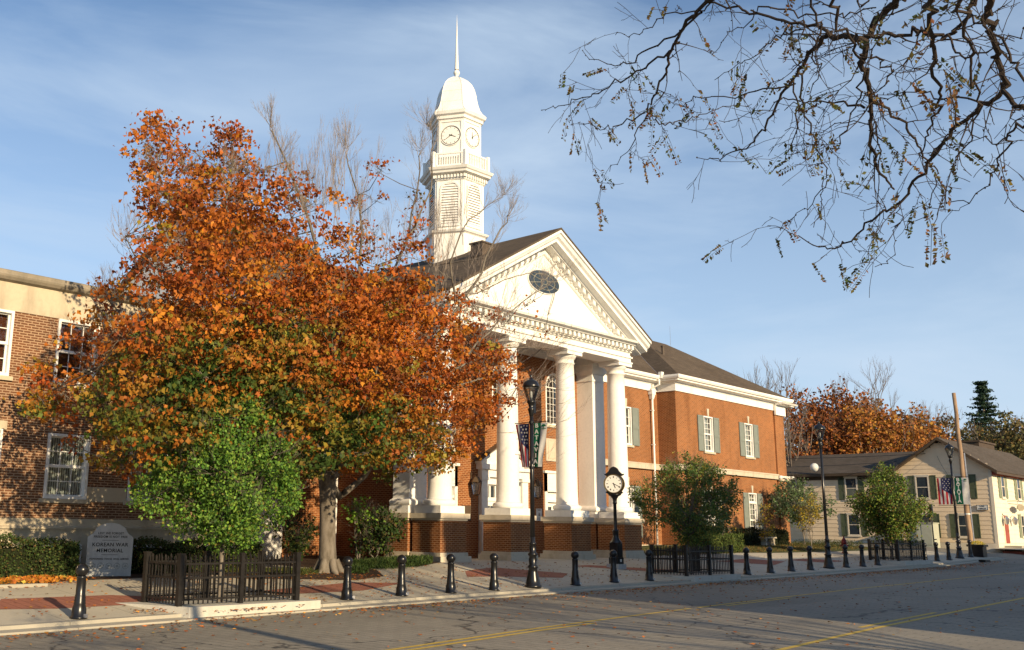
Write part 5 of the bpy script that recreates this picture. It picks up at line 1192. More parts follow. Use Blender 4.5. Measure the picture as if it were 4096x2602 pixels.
MAPLE=[(11.52,20.04,11.03,0.46,0,1),(12.4,21.59,11.75,0.49,0,1),(11.6,20.45,10.6,0.52,0,1),(12.2,21.63,11.21,0.55,0,1),(11.2,20.0,9.68,0.45,0,1),(12.52,22.06,10.42,0.5,0,1),(13.77,20.38,11.61,0.5,0,1),(14.92,21.88,12.26,0.53,0,1),(12.1,17.83,9.62,0.58,0,0.9),(14.45,21.1,11.22,0.69,0,0.9),(16.56,24.38,12.41,0.79,0,0.9),(11.01,17.82,9.3,0.69,0,0.9),(13.15,21.25,10.56,0.83,0,0.9),(15.2,24.61,12.13,0.96,0,0.9),(10.52,17.66,8.32,0.72,0,1),(12.59,20.88,9.6,0.85,0,1),(14.47,24.13,10.7,0.98,0,1),(11.45,20.22,8.3,0.35,0,0.9),(12.47,22.1,8.89,0.38,0,0.9),(11.48,17.42,8.56,0.74,0,1),(13.83,20.91,9.93,0.88,0,1),(16.23,24.44,11.42,1.04,0,1),(12.4,17.34,8.72,0.76,0,0.9),(15.06,21.07,10.38,0.92,0,0.9),(17.41,24.21,11.83,1.06,0,0.9),(13.84,17.72,9.56,0.6,0,0.7),(16.53,21.14,11.36,0.72,0,0.7),(18.99,24.27,12.52,0.83,0,0.7),(14.46,17.55,9.12,0.61,0,0.6),(17.21,21.19,10.73,0.73,0,0.6),(19.72,24.37,11.99,0.84,0,0.6),(13.33,17.88,8.41,0.89,0,1),(15.39,20.73,9.13,1.03,0,1),(18.11,24.32,10.76,1.21,0,1),(12.22,17.89,7.89,0.86,0,1),(13.99,20.74,8.85,0.99,0,1),(16.58,24.51,10.21,1.17,0,1),(10.92,17.59,7.21,0.72,0,1),(12.99,20.77,8.3,0.85,0,1),(15.43,24.35,9.59,1.0,0,1),(10.2,17.45,6.84,0.56,0,0.8),(12.22,20.95,7.62,0.68,0,0.8),(14.42,24.6,8.93,0.8,0,0.8),(11.17,20.05,7.41,0.34,0,0.7),(12.16,21.64,7.89,0.37,0,0.7),(18.77,19.93,11.89,0.43,0,0.5),(20.68,22.09,12.89,0.48,0,0.5),(18.96,20.29,11.07,0.56,0,0.6),(20.13,21.8,11.83,0.6,0,0.6),(20.72,20.42,11.5,0.52,0,0.5),(21.94,21.7,12.12,0.56,0,0.5),(20.95,20.29,10.66,0.59,0,0.5),(22.56,21.89,11.42,0.63,0,0.5),(19.05,20.45,10.13,0.69,0,0.6),(20.58,22.08,10.61,0.74,0,0.6),(15.32,17.33,8.25,0.72,0,0.7),(18.71,21.28,9.73,0.88,0,0.7),(21.27,24.2,10.61,1.0,0,0.7),(14.62,17.75,8.25,0.71,0,0.8),(17.04,20.7,9.41,0.83,0,0.8),(19.88,24.63,10.45,0.98,0,0.8),(14.57,17.77,7.31,0.91,0,1),(17.03,21.23,8.27,1.08,0,1),(19.93,24.3,9.24,1.24,0,1),(17.3,17.58,8.62,0.71,0,0.7),(20.43,20.72,9.69,0.84,0,0.7),(24.28,24.62,11.33,1.0,0,0.7),(21.16,20.12,9.59,0.58,0,0.6),(22.64,21.51,10.06,0.62,0,0.6),(12.18,17.35,6.76,0.88,0,1),(14.75,21.17,7.91,1.07,0,1),(17.37,24.39,8.99,1.24,0,1),(11.08,17.37,6.21,0.84,0,1),(13.31,21.01,7.14,1.02,0,1),(15.37,24.57,8.0,1.18,0,1),(10.03,17.42,5.81,0.68,0,0.8),(12.23,20.95,6.88,0.83,0,0.8),(14.11,24.62,7.74,0.96,0,0.8),(10.77,20.2,6.81,0.39,0,0.8),(11.82,22.04,7.38,0.42,0,0.8),(11.0,21.09,6.49,0.5,0,0.8),(11.94,22.93,6.99,0.54,0,0.8),(10.67,21.05,5.95,0.49,0,0.8),(11.67,22.96,6.28,0.54,0,0.8),(10.55,22.0,5.92,0.22,0,0.8),(9.52,17.49,5.23,0.5,0,0.9),(11.41,21.25,5.86,0.6,0,0.9),(13.28,24.57,6.64,0.7,0,0.9),(9.75,20.98,4.75,0.4,0,1),(10.52,22.9,5.06,0.43,0,1),(9.71,20.99,4.3,0.42,1,1),(10.58,23.04,4.47,0.46,1,1),(10.27,21.11,4.49,0.48,0,0.9),(11.13,22.74,4.69,0.52,0,0.9),(10.16,21.29,3.87,0.38,0,0.8),(10.7,22.51,3.88,0.4,0,0.8),(10.79,21.4,5.13,0.4,0,0.9),(11.52,23.07,5.42,0.42,0,0.9),(10.6,21.2,3.42,0.34,0,0.6),(11.53,22.96,3.69,0.37,0,0.6),(9.84,18.69,4.21,0.57,1,0.9),(11.66,22.07,4.78,0.67,1,0.9),(13.42,25.66,5.16,0.78,1,0.9),(10.1,17.84,4.71,0.64,1,1),(11.68,20.84,5.09,0.75,1,1),(14.07,24.7,5.82,0.89,1,1),(10.03,18.54,3.62,0.52,1,0.9),(11.66,21.95,3.97,0.61,1,0.9),(13.72,25.42,4.22,0.71,1,0.9),(10.16,17.52,3.75,0.63,1,1),(11.77,20.79,4.0,0.74,1,1),(14.3,24.69,4.58,0.89,1,1),(11.08,20.09,3.04,0.47,1,0.9),(12.12,21.63,3.02,0.51,1,0.9),(11.82,20.37,2.79,0.34,0,0.7),(12.71,21.68,2.88,0.36,0,0.7),(10.84,17.77,3.33,0.61,1,1),(12.84,21.28,3.64,0.72,1,1),(14.53,24.19,4.05,0.82,1,1),(10.53,17.49,5.25,0.78,1,1),(12.92,21.3,5.7,0.95,1,1),(15.09,24.52,6.44,1.1,1,1),(12.09,17.87,5.57,0.83,1,1),(14.15,21.04,6.23,0.98,1,1),(16.31,24.43,7.2,1.13,1,1),(13.47,17.81,6.1,0.97,1,1),(15.96,20.8,6.78,1.14,1,1),(18.56,24.33,7.29,1.33,1,1),(12.95,17.5,6.32,0.66,0,1),(15.52,20.72,7.32,0.79,0,1),(18.15,24.68,8.28,0.93,0,1),(15.41,17.81,6.85,0.98,0,1),(18.0,21.03,7.51,1.15,0,1),(20.97,24.21,8.27,1.33,0,1),(16.48,17.72,7.18,0.91,0,1),(19.42,20.93,8.2,1.07,0,1),(22.18,24.45,9.31,1.24,0,1),(17.49,17.85,7.49,0.83,0,1),(20.97,21.24,8.86,0.99,0,1),(23.96,24.48,9.52,1.13,0,1),(18.79,17.7,7.61,0.8,0,0.9),(22.39,21.08,8.76,0.95,0,0.9),(26.53,24.63,9.99,1.12,0,0.9),(16.68,17.7,6.24,1.06,0,1),(20.01,21.02,7.24,1.27,0,1),(22.78,24.15,7.94,1.45,0,1),(15.18,17.63,5.85,1.01,1,1),(17.61,20.82,6.3,1.18,1,1),(21.29,24.65,7.57,1.42,1,1),(18.63,17.89,6.7,1.02,0,1),(21.57,20.7,7.42,1.18,0,1),(24.85,24.47,8.3,1.37,0,1),(19.14,17.32,6.93,0.79,0,0.9),(23.35,20.92,7.81,0.96,0,0.9),(27.05,24.59,8.98,1.12,0,0.9),(23.42,20.26,8.55,0.68,0,0.7),(25.85,22.08,9.08,0.75,0,0.7),(20.1,17.48,6.42,0.75,0,0.8),(24.15,21.12,7.61,0.91,0,0.8),(27.86,24.11,8.15,1.04,0,0.8),(24.54,20.07,8.14,0.58,0,0.35),(26.79,21.88,8.75,0.63,0,0.35),(25.98,20.27,9.1,0.5,0,0.22),(27.58,21.52,9.6,0.54,0,0.22),(28.23,21.0,9.28,0.34,0,0.4),(28.04,21.0,8.55,0.21,0,0.9),(23.99,20.49,9.31,0.49,0,0.4),(25.57,21.63,9.65,0.52,0,0.4),(19.9,17.83,5.96,0.93,0,0.9),(23.3,20.9,6.3,1.08,0,0.9),(26.81,24.2,7.07,1.25,0,0.9),(20.82,17.37,5.95,0.76,0,0.9),(25.05,21.04,6.59,0.92,0,0.9),(28.87,24.15,7.62,1.06,0,0.9),(24.89,20.33,5.88,0.62,0,0.8),(26.53,21.61,6.35,0.66,0,0.8),(26.83,21.0,5.98,0.44,0,0.8),(25.22,20.49,7.02,0.63,0,0.6),(27.0,22.09,7.45,0.68,0,0.6),(18.54,17.87,5.59,1.01,0,1),(21.48,21.29,6.14,1.18,0,1),(25.22,24.52,6.9,1.37,0,1),(16.12,17.36,5.26,0.98,0,1),(19.72,20.99,5.83,1.19,0,1),(23.0,24.32,6.33,1.38,0,1),(18.57,17.76,4.88,0.89,0,1),(21.92,20.83,5.26,1.04,0,1),(25.75,24.22,5.97,1.22,0,1),(20.33,17.52,4.78,0.69,0,1),(23.97,20.81,5.33,0.82,0,1),(27.72,24.23,6.2,0.95,0,1),(17.57,17.8,4.19,0.86,1,1),(20.34,21.0,4.86,1.01,1,1),(23.99,24.53,5.48,1.18,1,1),(18.25,17.53,3.99,0.71,1,1),(21.68,20.97,4.53,0.84,1,1),(25.74,24.57,4.88,0.99,1,1),(22.21,19.97,4.22,0.7,0,1),(24.6,22.04,4.35,0.78,0,1),(21.73,20.22,3.68,0.48,1,1),(23.62,21.86,3.83,0.52,1,1),(20.04,19.91,3.77,0.6,1,1),(21.58,21.58,4.09,0.65,1,1),(23.17,20.07,4.74,0.53,0,0.9),(25.17,21.88,4.99,0.57,0,0.9),(16.17,17.71,4.16,0.93,2,1),(18.67,20.85,4.73,1.08,2,1),(21.9,24.43,5.08,1.27,2,1),(14.32,17.42,4.19,0.92,1,1),(17.8,21.06,5.08,1.13,2,1),(20.46,24.53,5.65,1.3,2,1),(13.5,17.79,4.42,0.86,2,1),(16.32,21.17,5.12,1.03,2,1),(18.38,24.26,5.61,1.17,2,1),(12.61,17.82,4.84,0.84,1,1),(15.19,21.11,5.19,1.0,2,1),(17.14,24.27,6.08,1.14,2,1),(11.62,17.62,4.76,0.72,2,1),(13.53,20.96,5.17,0.85,2,1),(16.02,24.65,5.62,1.0,2,1),(11.12,17.87,3.96,0.62,2,1),(13.48,21.25,4.67,0.74,2,1),(15.02,24.1,4.87,0.83,2,1),(13.88,17.55,5.13,0.87,1,1),(16.97,21.1,5.9,1.05,1,1),(19.68,24.43,6.78,1.22,1,1),(12.73,17.56,5.05,0.74,1,1),(15.24,20.89,5.86,0.89,2,1),(17.73,24.45,6.4,1.04,2,1),(15.66,17.34,5.19,0.91,0,1),(18.87,21.16,5.8,1.1,0,1),(21.53,24.28,6.21,1.26,0,1),(14.85,17.61,3.48,0.74,2,1),(17.65,20.8,3.79,0.87,2,1),(20.78,24.43,4.18,1.03,2,1),(16.12,17.42,3.44,0.61,1,1),(19.56,21.14,3.87,0.74,1,1),(22.19,24.3,4.22,0.84,1,1),(13.88,17.48,3.54,0.57,1,1),(16.63,20.88,3.84,0.68,2,1),(19.55,24.29,4.16,0.8,2,1),(16.56,20.1,3.37,0.44,2,0.9),(18.18,22.1,3.54,0.49,2,0.9),(18.95,21.0,3.34,0.36,1,0.8),(20.29,21.0,3.28,0.27,1,1),(16.56,17.43,3.75,0.62,1,1),(19.59,20.85,4.02,0.73,2,1),(22.64,24.27,4.37,0.85,2,1),(13.01,17.36,5.39,0.66,1,1),(15.99,20.96,6.33,0.8,2,1),(18.64,24.68,7.19,0.94,2,1),(14.09,17.71,6.25,0.59,1,0.7),(16.8,21.04,7.06,0.7,2,0.7),(19.53,24.36,8.09,0.82,2,0.7),(11.46,17.35,3.79,0.7,1,1),(13.64,20.72,4.21,0.84,1,1),(16.28,24.37,4.42,0.99,1,1),(12.98,17.83,3.92,0.84,1,1),(15.35,20.94,4.62,0.99,2,1),(18.07,24.65,4.72,1.17,2,1)]
MAPLE_BR= [([(19.35,22.6,3.15),(18.7,22.3,3.61),(17.71,22.0,4.38),(16.51,21.7,5.55),(15.34,21.4,7.0),(14.61,21.1,8.68),(14.17,20.8,10.04),(13.93,20.5,11.54)],0.22,0.02),([(18.87,22.5,3.62),(17.05,22.3,4.1),(15.15,22.1,4.75),(13.43,21.9,5.22),(11.63,21.7,5.52),(10.12,21.5,4.62)],0.15,0.02),([(19.47,22.6,3.16),(19.68,22.59,3.93),(19.78,22.57,5.34),(19.51,22.56,7.28),(18.9,22.54,9.3),(18.14,22.53,11.02),(16.89,22.51,12.97),(16.19,22.5,13.96)],0.22,0.01),([(19.71,22.6,3.3),(20.03,22.23,4.19),(20.88,21.86,5.4),(22.35,21.49,7.14),(23.54,21.11,8.81),(24.17,20.74,10.02),(24.84,20.37,11.57),(25.42,20.0,12.98)],0.2,0.01),([(19.82,22.5,2.55),(20.21,22.0,3.05),(20.24,21.5,3.48),(20.61,21.0,4.3),(21.53,20.5,5.62),(22.71,20.0,6.09),(23.74,19.5,6.43),(24.17,19.0,5.77)],0.14,0.01),([(21.32,20.5,6.89),(22.45,20.12,6.74),(23.43,19.75,7.77),(24.69,19.38,8.89),(25.8,19.0,9.75)],0.07,0.01),([(20.06,21.0,5.26),(21.42,20.4,5.99),(22.87,19.8,6.89),(23.8,19.2,7.22),(25.2,18.6,7.34)],0.08,0.01),([(19.03,22.0,7.14),(19.66,21.82,9.19),(19.61,21.65,11.18),(18.87,21.48,12.59),(18.32,21.3,13.89)],0.09,0.008),([(19.64,21.8,4.14),(20.28,21.64,6.49),(20.43,21.48,8.61),(21.33,21.32,10.68),(21.61,21.16,12.99),(21.51,21.0,14.82)],0.12,0.008),([(16.35,21.5,5.51),(14.08,21.12,6.77),(12.74,20.75,8.01),(11.82,20.38,9.24),(11.36,20.0,10.85)],0.12,0.01),([(14.91,20.8,6.85),(13.38,20.53,7.44),(11.43,20.27,7.66),(10.9,20.0,8.11)],0.06,0.01),([(18.7,22.3,9.22),(17.72,22.37,10.09),(17.2,22.43,11.83),(16.98,22.5,13.95)],0.05,0.008),([(21.01,21.0,10.55),(21.78,20.83,12.24),(21.67,20.67,13.9),(20.89,20.5,14.91)],0.05,0.006),([(22.86,20.5,8.61),(22.31,20.38,9.87),(22.97,20.25,11.4),(24.32,20.12,12.43),(25.07,20.0,13.05)],0.05,0.006),([(14.81,21.6,4.68),(13.02,21.1,3.96),(11.66,20.6,3.05)],0.06,0.01),([(13.31,21.7,5.19),(12.09,21.85,6.55),(11.55,22.0,7.13)],0.05,0.01),([(22.36,20.6,8.81),(23.37,20.23,9.08),(25.1,19.87,9.91),(26.72,19.5,10.16)],0.04,0.006)]
LOCUST= [([(4.707,1.292,4.495),(4.832,1.398,4.396),(4.921,1.469,4.372),(4.996,1.577,4.352),(5.085,1.676,4.306),(5.186,1.738,4.258),(5.303,1.782,4.182),(5.414,1.805,4.129),(5.54,1.861,4.012),(5.654,1.897,3.931),(5.773,1.918,3.844),(5.886,1.917,3.785),(5.988,1.914,3.76)],0.052,0.012),([(4.969,1.654,4.242),(5.032,1.762,4.316),(5.093,1.868,4.39),(5.178,1.957,4.43),(5.283,2.06,4.417),(5.384,2.152,4.421),(5.496,2.266,4.379),(5.592,2.401,4.347),(5.708,2.541,4.26),(5.811,2.662,4.213),(5.869,2.849,4.194),(5.916,3.022,4.209),(5.958,3.165,4.265)],0.038,0.004),([(5.063,1.857,4.38),(5.15,1.975,4.507),(5.205,2.169,4.633),(5.243,2.367,4.776),(5.31,2.526,4.891),(5.353,2.709,5.022),(5.38,2.861,5.195)],0.022,0.012),([(4.982,2.353,5.007),(5.088,2.504,4.927),(5.17,2.616,4.91),(5.232,2.763,4.893),(5.319,2.902,4.836),(5.403,3.003,4.816),(5.514,3.094,4.755),(5.604,3.228,4.68),(5.694,3.341,4.623),(5.777,3.434,4.6),(5.866,3.559,4.522),(5.944,3.699,4.44),(5.98,3.885,4.377)],0.034,0.004),([(5.615,3.295,4.583),(5.723,3.339,4.525),(5.845,3.314,4.517),(5.956,3.263,4.56),(6.079,3.167,4.626),(6.207,3.056,4.689),(6.363,2.914,4.713)],0.013,0.005),([(5.691,3.382,4.581),(5.744,3.549,4.577),(5.785,3.713,4.597),(5.84,3.838,4.633),(5.869,3.965,4.719),(5.911,4.086,4.784)],0.013,0.003),([(5.403,3.003,4.816),(5.539,3.214,4.849),(5.669,3.423,4.889),(5.77,3.675,4.927),(5.877,3.928,4.944),(5.963,4.176,4.998),(6.06,4.406,5.047),(6.147,4.626,5.123)],0.018,0.005),([(5.176,2.663,4.861),(5.375,2.902,4.886),(5.504,3.221,4.945),(5.683,3.462,4.986),(5.832,3.693,5.085),(5.921,3.949,5.254),(6.036,4.139,5.449)],0.018,0.004),([(4.149,0.875,4.0),(4.328,0.944,3.92),(4.47,0.99,3.92),(4.636,1.014,3.876),(4.806,1.039,3.817),(4.966,1.058,3.777),(5.087,1.168,3.778),(5.208,1.294,3.768),(5.33,1.438,3.735),(5.465,1.544,3.687),(5.592,1.673,3.636),(5.719,1.808,3.566),(5.818,1.957,3.561),(5.925,2.12,3.505),(6.025,2.272,3.478),(6.116,2.397,3.508),(6.167,2.558,3.619),(6.231,2.692,3.717),(6.301,2.82,3.795)],0.036,0.004),([(4.905,1.045,3.752),(4.875,1.013,3.661),(4.841,0.954,3.593),(4.828,0.828,3.494)],0.026,0.02),([(5.341,1.781,4.097),(5.477,1.761,4.062),(5.632,1.71,3.998),(5.771,1.695,3.936),(5.903,1.698,3.875),(6.022,1.692,3.856),(6.138,1.715,3.817),(6.263,1.806,3.687),(6.356,1.898,3.65)],0.02,0.004),([(5.089,1.684,4.216),(5.174,1.655,4.178),(5.251,1.632,4.15),(5.307,1.686,4.116),(5.343,1.753,4.113)],0.014,0.006),([(4.142,1.514,4.106),(4.264,1.544,4.107),(4.409,1.567,4.07),(4.557,1.58,4.026),(4.692,1.604,3.997),(4.83,1.644,3.949),(4.952,1.72,3.902),(5.068,1.833,3.834),(5.183,1.926,3.777),(5.275,1.996,3.798)],0.02,0.004),([(5.246,2.087,4.311),(5.391,2.171,4.183),(5.542,2.193,4.082),(5.668,2.226,4.024),(5.803,2.236,3.96),(5.921,2.275,3.908),(6.031,2.352,3.833),(6.144,2.389,3.787),(6.241,2.503,3.695)],0.014,0.003),([(5.931,2.282,3.872),(6.049,2.428,3.8),(6.15,2.583,3.761),(6.249,2.728,3.728)],0.008,0.003),([(3.942,1.074,3.864),(4.1,1.107,3.889),(4.269,1.161,3.884),(4.463,1.201,3.827),(4.624,1.26,3.825),(4.81,1.295,3.778),(4.975,1.357,3.756),(5.136,1.458,3.715),(5.296,1.541,3.684),(5.468,1.59,3.641)],0.03,0.004),([(3.642,0.867,3.653),(3.777,0.908,3.627),(3.923,0.939,3.578),(4.072,0.972,3.515),(4.22,1.005,3.444),(4.354,1.054,3.393),(4.474,1.148,3.343),(4.585,1.21,3.334)],0.017,0.004),([(5.446,1.85,4.066),(5.536,1.969,4.157),(5.624,2.093,4.249),(5.695,2.281,4.316),(5.78,2.446,4.367)],0.018,0.005),([(6.202,1.96,3.733),(6.283,1.984,3.624),(6.322,2.048,3.606),(6.406,2.076,3.468),(6.437,2.192,3.413)],0.008,0.003),([(4.891,1.602,4.199),(4.879,1.52,4.176),(4.867,1.43,4.156),(4.864,1.337,4.116),(4.865,1.241,4.065),(4.815,1.169,4.104),(4.757,1.096,4.158),(4.703,1.035,4.194)],0.022,0.02),([(4.245,0.791,3.335),(4.36,0.886,3.365),(4.485,0.96,3.379),(4.628,1.031,3.338),(4.766,1.111,3.301),(4.892,1.233,3.264),(4.99,1.355,3.306)],0.014,0.003),([(4.209,0.773,3.437),(4.27,0.843,3.525),(4.307,0.895,3.672),(4.329,0.985,3.823),(4.378,1.052,3.925)],0.014,0.01),([(5.579,1.846,4.02),(5.833,1.926,3.876),(6.072,2.016,3.74),(6.295,2.07,3.672)],0.01,0.003),([(5.34,2.191,4.275),(5.423,2.414,4.348),(5.497,2.648,4.419),(5.557,2.889,4.499),(5.67,3.054,4.543),(5.779,3.215,4.598)],0.012,0.004),([(5.056,1.911,4.355),(5.129,2.048,4.494),(5.231,2.21,4.554),(5.349,2.364,4.587),(5.47,2.514,4.615),(5.582,2.679,4.641),(5.696,2.853,4.651)],0.012,0.004),([(5.243,2.367,4.776),(5.393,2.494,4.773),(5.485,2.646,4.85),(5.635,2.812,4.807)],0.009,0.003),([(5.567,2.229,4.259),(5.611,2.37,4.357),(5.7,2.504,4.358),(5.748,2.706,4.377),(5.808,2.881,4.389)],0.01,0.003),([(5.336,2.176,4.295),(5.528,2.268,4.178),(5.694,2.372,4.099),(5.839,2.508,4.026),(5.949,2.64,4.041)],0.012,0.003),([(4.423,0.947,3.356),(4.571,1.051,3.383),(4.692,1.13,3.499),(4.813,1.223,3.602)],0.008,0.003),([(4.724,1.085,3.633),(4.83,1.216,3.729),(4.943,1.333,3.813),(5.046,1.451,3.917),(5.159,1.604,3.969),(5.271,1.721,4.043)],0.012,0.004),([(4.254,1.665,4.234),(4.452,1.702,4.202),(4.64,1.763,4.166),(4.8,1.863,4.147),(4.968,1.9,4.162),(5.128,2.039,4.105)],0.014,0.005),([(4.643,1.475,4.302),(4.649,1.539,4.253),(4.623,1.566,4.286),(4.592,1.59,4.326)],0.01,0.008),([(4.576,1.167,3.927),(4.527,1.121,3.813),(4.461,1.043,3.752),(4.377,0.928,3.747),(4.301,0.823,3.716)],0.012,0.005),([(5.374,1.518,3.655),(5.27,1.443,3.695),(5.171,1.332,3.745),(5.049,1.311,3.787),(4.932,1.321,3.795)],0.009,0.004),([(5.106,2.474,4.923),(5.21,2.68,4.895),(5.247,2.884,4.974),(5.323,3.079,4.989),(5.414,3.227,5.019),(5.487,3.368,5.083),(5.542,3.518,5.166)],0.012,0.004),([(5.082,2.294,4.683),(5.044,2.156,4.64),(5.038,2.017,4.535),(5.019,1.831,4.481),(4.977,1.734,4.403),(4.926,1.57,4.379)],0.012,0.008),([(5.481,1.841,3.988),(5.567,1.988,4.07),(5.675,2.124,4.104),(5.776,2.262,4.147),(5.829,2.477,4.224)],0.008,0.003)]
# ---------------------------------------------------------------- plants
OR=[(5,(.40,.115,.016)),(3,(.30,.07,.013)),(2.4,(.50,.20,.02)),(2,(.17,.045,.012)),(.5,(.28,.24,.03))]
MX=[(3,(.34,.14,.02)),(2.5,(.30,.22,.028)),(3,(.10,.13,.022)),(2.5,(.36,.10,.016)),(2,(.05,.085,.018))]
GR=[(6,(.035,.07,.014)),(3,(.07,.12,.02)),(1,(.24,.20,.03)),(1,(.34,.12,.016))]
MP=thing('maple_tree',(19.1,22.1,.4),'big maple with orange and green autumn leaves and smooth grey trunk','tree')
b=MB(); b.mat(0,True)
tp=[(19.1,22.1,.25),(19.08,22.1,.6),(19.05,22.12,1.2),(19.05,22.15,2.0),(19.07,22.2,2.7),(19.1,22.3,3.15)]
b.tube(tp,[.36,.265,.24,.23,.245,.26],16)
for a in range(6): aa=a*1.05+.3; b.tube([(19.1+.2*math.cos(aa),22.1+.2*math.sin(aa),.75),(19.1+.36*math.cos(aa),22.1+.36*math.sin(aa),.45),(19.1+.6*math.cos(aa),22.1+.6*math.sin(aa),.28)],[.12,.11,.04],6)
F0=Vector((19.1,22.3,3.0))
nodes=[]
def smooth(pts,n=3):
    P=[Vector(p) for p in pts]; out=[]
    for i in range(len(P)-1):
        p0,p1,p2,p3=P[max(i-1,0)],P[i],P[i+1],P[min(i+2,len(P)-1)]
        for k in range(n):
            t=k/n; out.append(.5*((2*p1)+(p2-p0)*t+(2*p0-5*p1+4*p2-p3)*t*t+(3*p1-p0-3*p2+p3)*t**3))
    return out+[P[-1]]
MAPLE_BR=[(p_ if p_[-1][2]<10.3 else p_[:-1]+[tuple(np.array(p_[-2])*.62+np.array(p_[-1])*.38)],a_,b_) for p_,a_,b_ in MAPLE_BR]
for pts,r0,r1 in MAPLE_BR:
    sp_=smooth(pts,3); sp_=[p+Vector((random.gauss(0,.04),random.gauss(0,.04),random.gauss(0,.04))) if 0<i else p for i,p in enumerate(sp_)]
    if r0>=.14: sp_=[F0+(sp_[0]-F0)*-.0]+sp_ if (sp_[0]-F0).length>.1 else sp_
    n=len(sp_); rr=[max(r1*.8,r0+(r1-r0)*(i/(n-1))**.5) for i in range(n)]; b.tube(sp_,rr,8); nodes+=[(p,rr[i]) for i,p in enumerate(sp_)]
trunk=b.build('trunk','bark',MP)
b=MB()
for (x,y,z,r,k,d) in MAPLE:
    c=Vector((x,y,z)); p,rr=min(nodes,key=lambda q:(q[0]-c).length+max(0,q[0].z-c.z)*.8)
    L_=(c-p).length; mid=p+(c-p)*.5+Vector((random.gauss(0,.1),random.gauss(0,.1),-.08*L_+random.gauss(0,.08)))
    b.tube([p,mid,c],[min(rr*.6,.012+.012*L_),.013,.008],4)
    for _ in range(5):
        dd=Vector((random.gauss(0,1),random.gauss(0,1),random.gauss(.5,.8))); grow(b,c-dd.normalized()*.1,dd,r*random.uniform(.5,.8),.006,1,.6,.15)
b.build('branches','bark',MP)
# bare twigs: side twigs along the upper limbs, then fans above the crown
b=MB()
for pts,r0,r1 in MAPLE_BR:
    sp_=smooth(pts,4); n=len(sp_)
    for i in range(int(n*.45),n):
        if sp_[i].z<5.2: continue
        for _ in range(2 if i<n-3 else 4):
            t=(sp_[min(i+1,n-1)]-sp_[i-1]).normalized(); grow(b,sp_[i],t*.9+Vector((random.gauss(0,.55),random.gauss(0,.55),random.gauss(.25,.4))),random.uniform(.28,.46),.007,3,.5,.2,3,None,.08)

tops=[(x,y,z,r) for (x,y,z,r,k,d) in MAPLE if k==0]
fans=[((15.8,21.3,11.6),6,1.8),((18.4,21.2,12.0),6,2.2),((21.0,21,10.9),6,2.0),((22.6,20.8,11.2),8,2.6),((17.2,21.3,11.3),9,2.3),((17.9,21.4,11.6),7,2.2),((16.6,21.2,11.2),4,1.6),((19.2,21.3,10.8),7,2.0),((20.1,21.3,10.2),5,1.6),((21.7,20.9,10.6),7,2.3),((22.3,20.8,9.6),6,2.0),((13.6,21,11.2),4,1.0),((14.8,21,11.2),4,1.0),((18.6,21.4,11),5,1.8)]
MT['twig_pale']=M('twig_pale',(.30,.25,.21),.85,.15,.25,6)
for (c,n,ln) in fans:
    for _ in range(n):
        q=Vector(c)+Vector((random.gauss(0,.4),random.gauss(0,.5),random.gauss(-.8,.4)))
        grow(b,q,Vector((random.gauss(0,.28),random.gauss(0,.25),1)),ln*random.uniform(.26,.38),.011,4,.42,.40,3,None,.07)
for (c,dv) in (((24.2,20.2,6.6),(.75,-.3,1)),((24.8,20,7.4),(.8,-.35,1)),((23.8,20.2,7.6),(.5,-.2,1.1)),((24.4,20.1,8.2),(.6,-.25,1.1)),((25.2,19.8,5.6),(1,-.5,.5)),((25.6,19.6,5.2),(1,-.5,.3)),((25.0,19.9,4.6),(1,-.5,.2)),((23.4,20.4,8.6),(.45,-.2,1.2)),((25,19.9,6.2),(1,-.4,.7)),((24.6,20,5.8),(1,-.5,.4))):
    for _ in range(3):
        q=Vector(c)+Vector((random.gauss(0,.25),random.gauss(0,.25),random.gauss(0,.25))); grow(b,q,Vector(dv)+Vector((random.gauss(0,.15),random.gauss(0,.15),random.gauss(0,.15))),random.uniform(.7,1.0),.011,3,.45,.12,3)
b.build('bare_twigs','twig_pale',MP)
PP_=[];CC=[];SS=[]
mi=0
for (x,y,z,r,k,d) in MAPLE:
    mi+=1
    if d<.95 and mi%3==0: continue
    n=int((430 if k==0 else 520 if k==1 else 680)*r*r*d**2.2/.5)+10; n=min(n,900); n=int(n*(.52 if x>21.8 else .72 if (k==0 and z>8.5) else 1))
    m=max(3,int(n/24)); cc=inball(m,(x,y,z),(r*1.02,r*1.02,r*.95),.1); ki=rng.integers(m,size=n); q=cc[ki]+rng.normal(size=(n,3))*[.17,.17,.075]
    PP_.append(q); pal=OR if k==0 else MX if k==1 else GR; cm=palette(m,pal); cj=palette(n,pal); w_=rng.uniform(.6,1,(n,1))
    CC.append(np.clip(cm[ki]*w_+cj*(1-w_),0,1)); SS.append(rng.uniform(.08,.155,n))
PP_=np.vstack(PP_);CC=np.vstack(CC);SS=np.concatenate(SS)
zz=np.clip((PP_[:,2]-3)/4,0,1)[:,None]*0+1
leaves('crown_leaves',PP_,SS,CC,MP,droop=.5)
print('maple leaves',len(PP_))
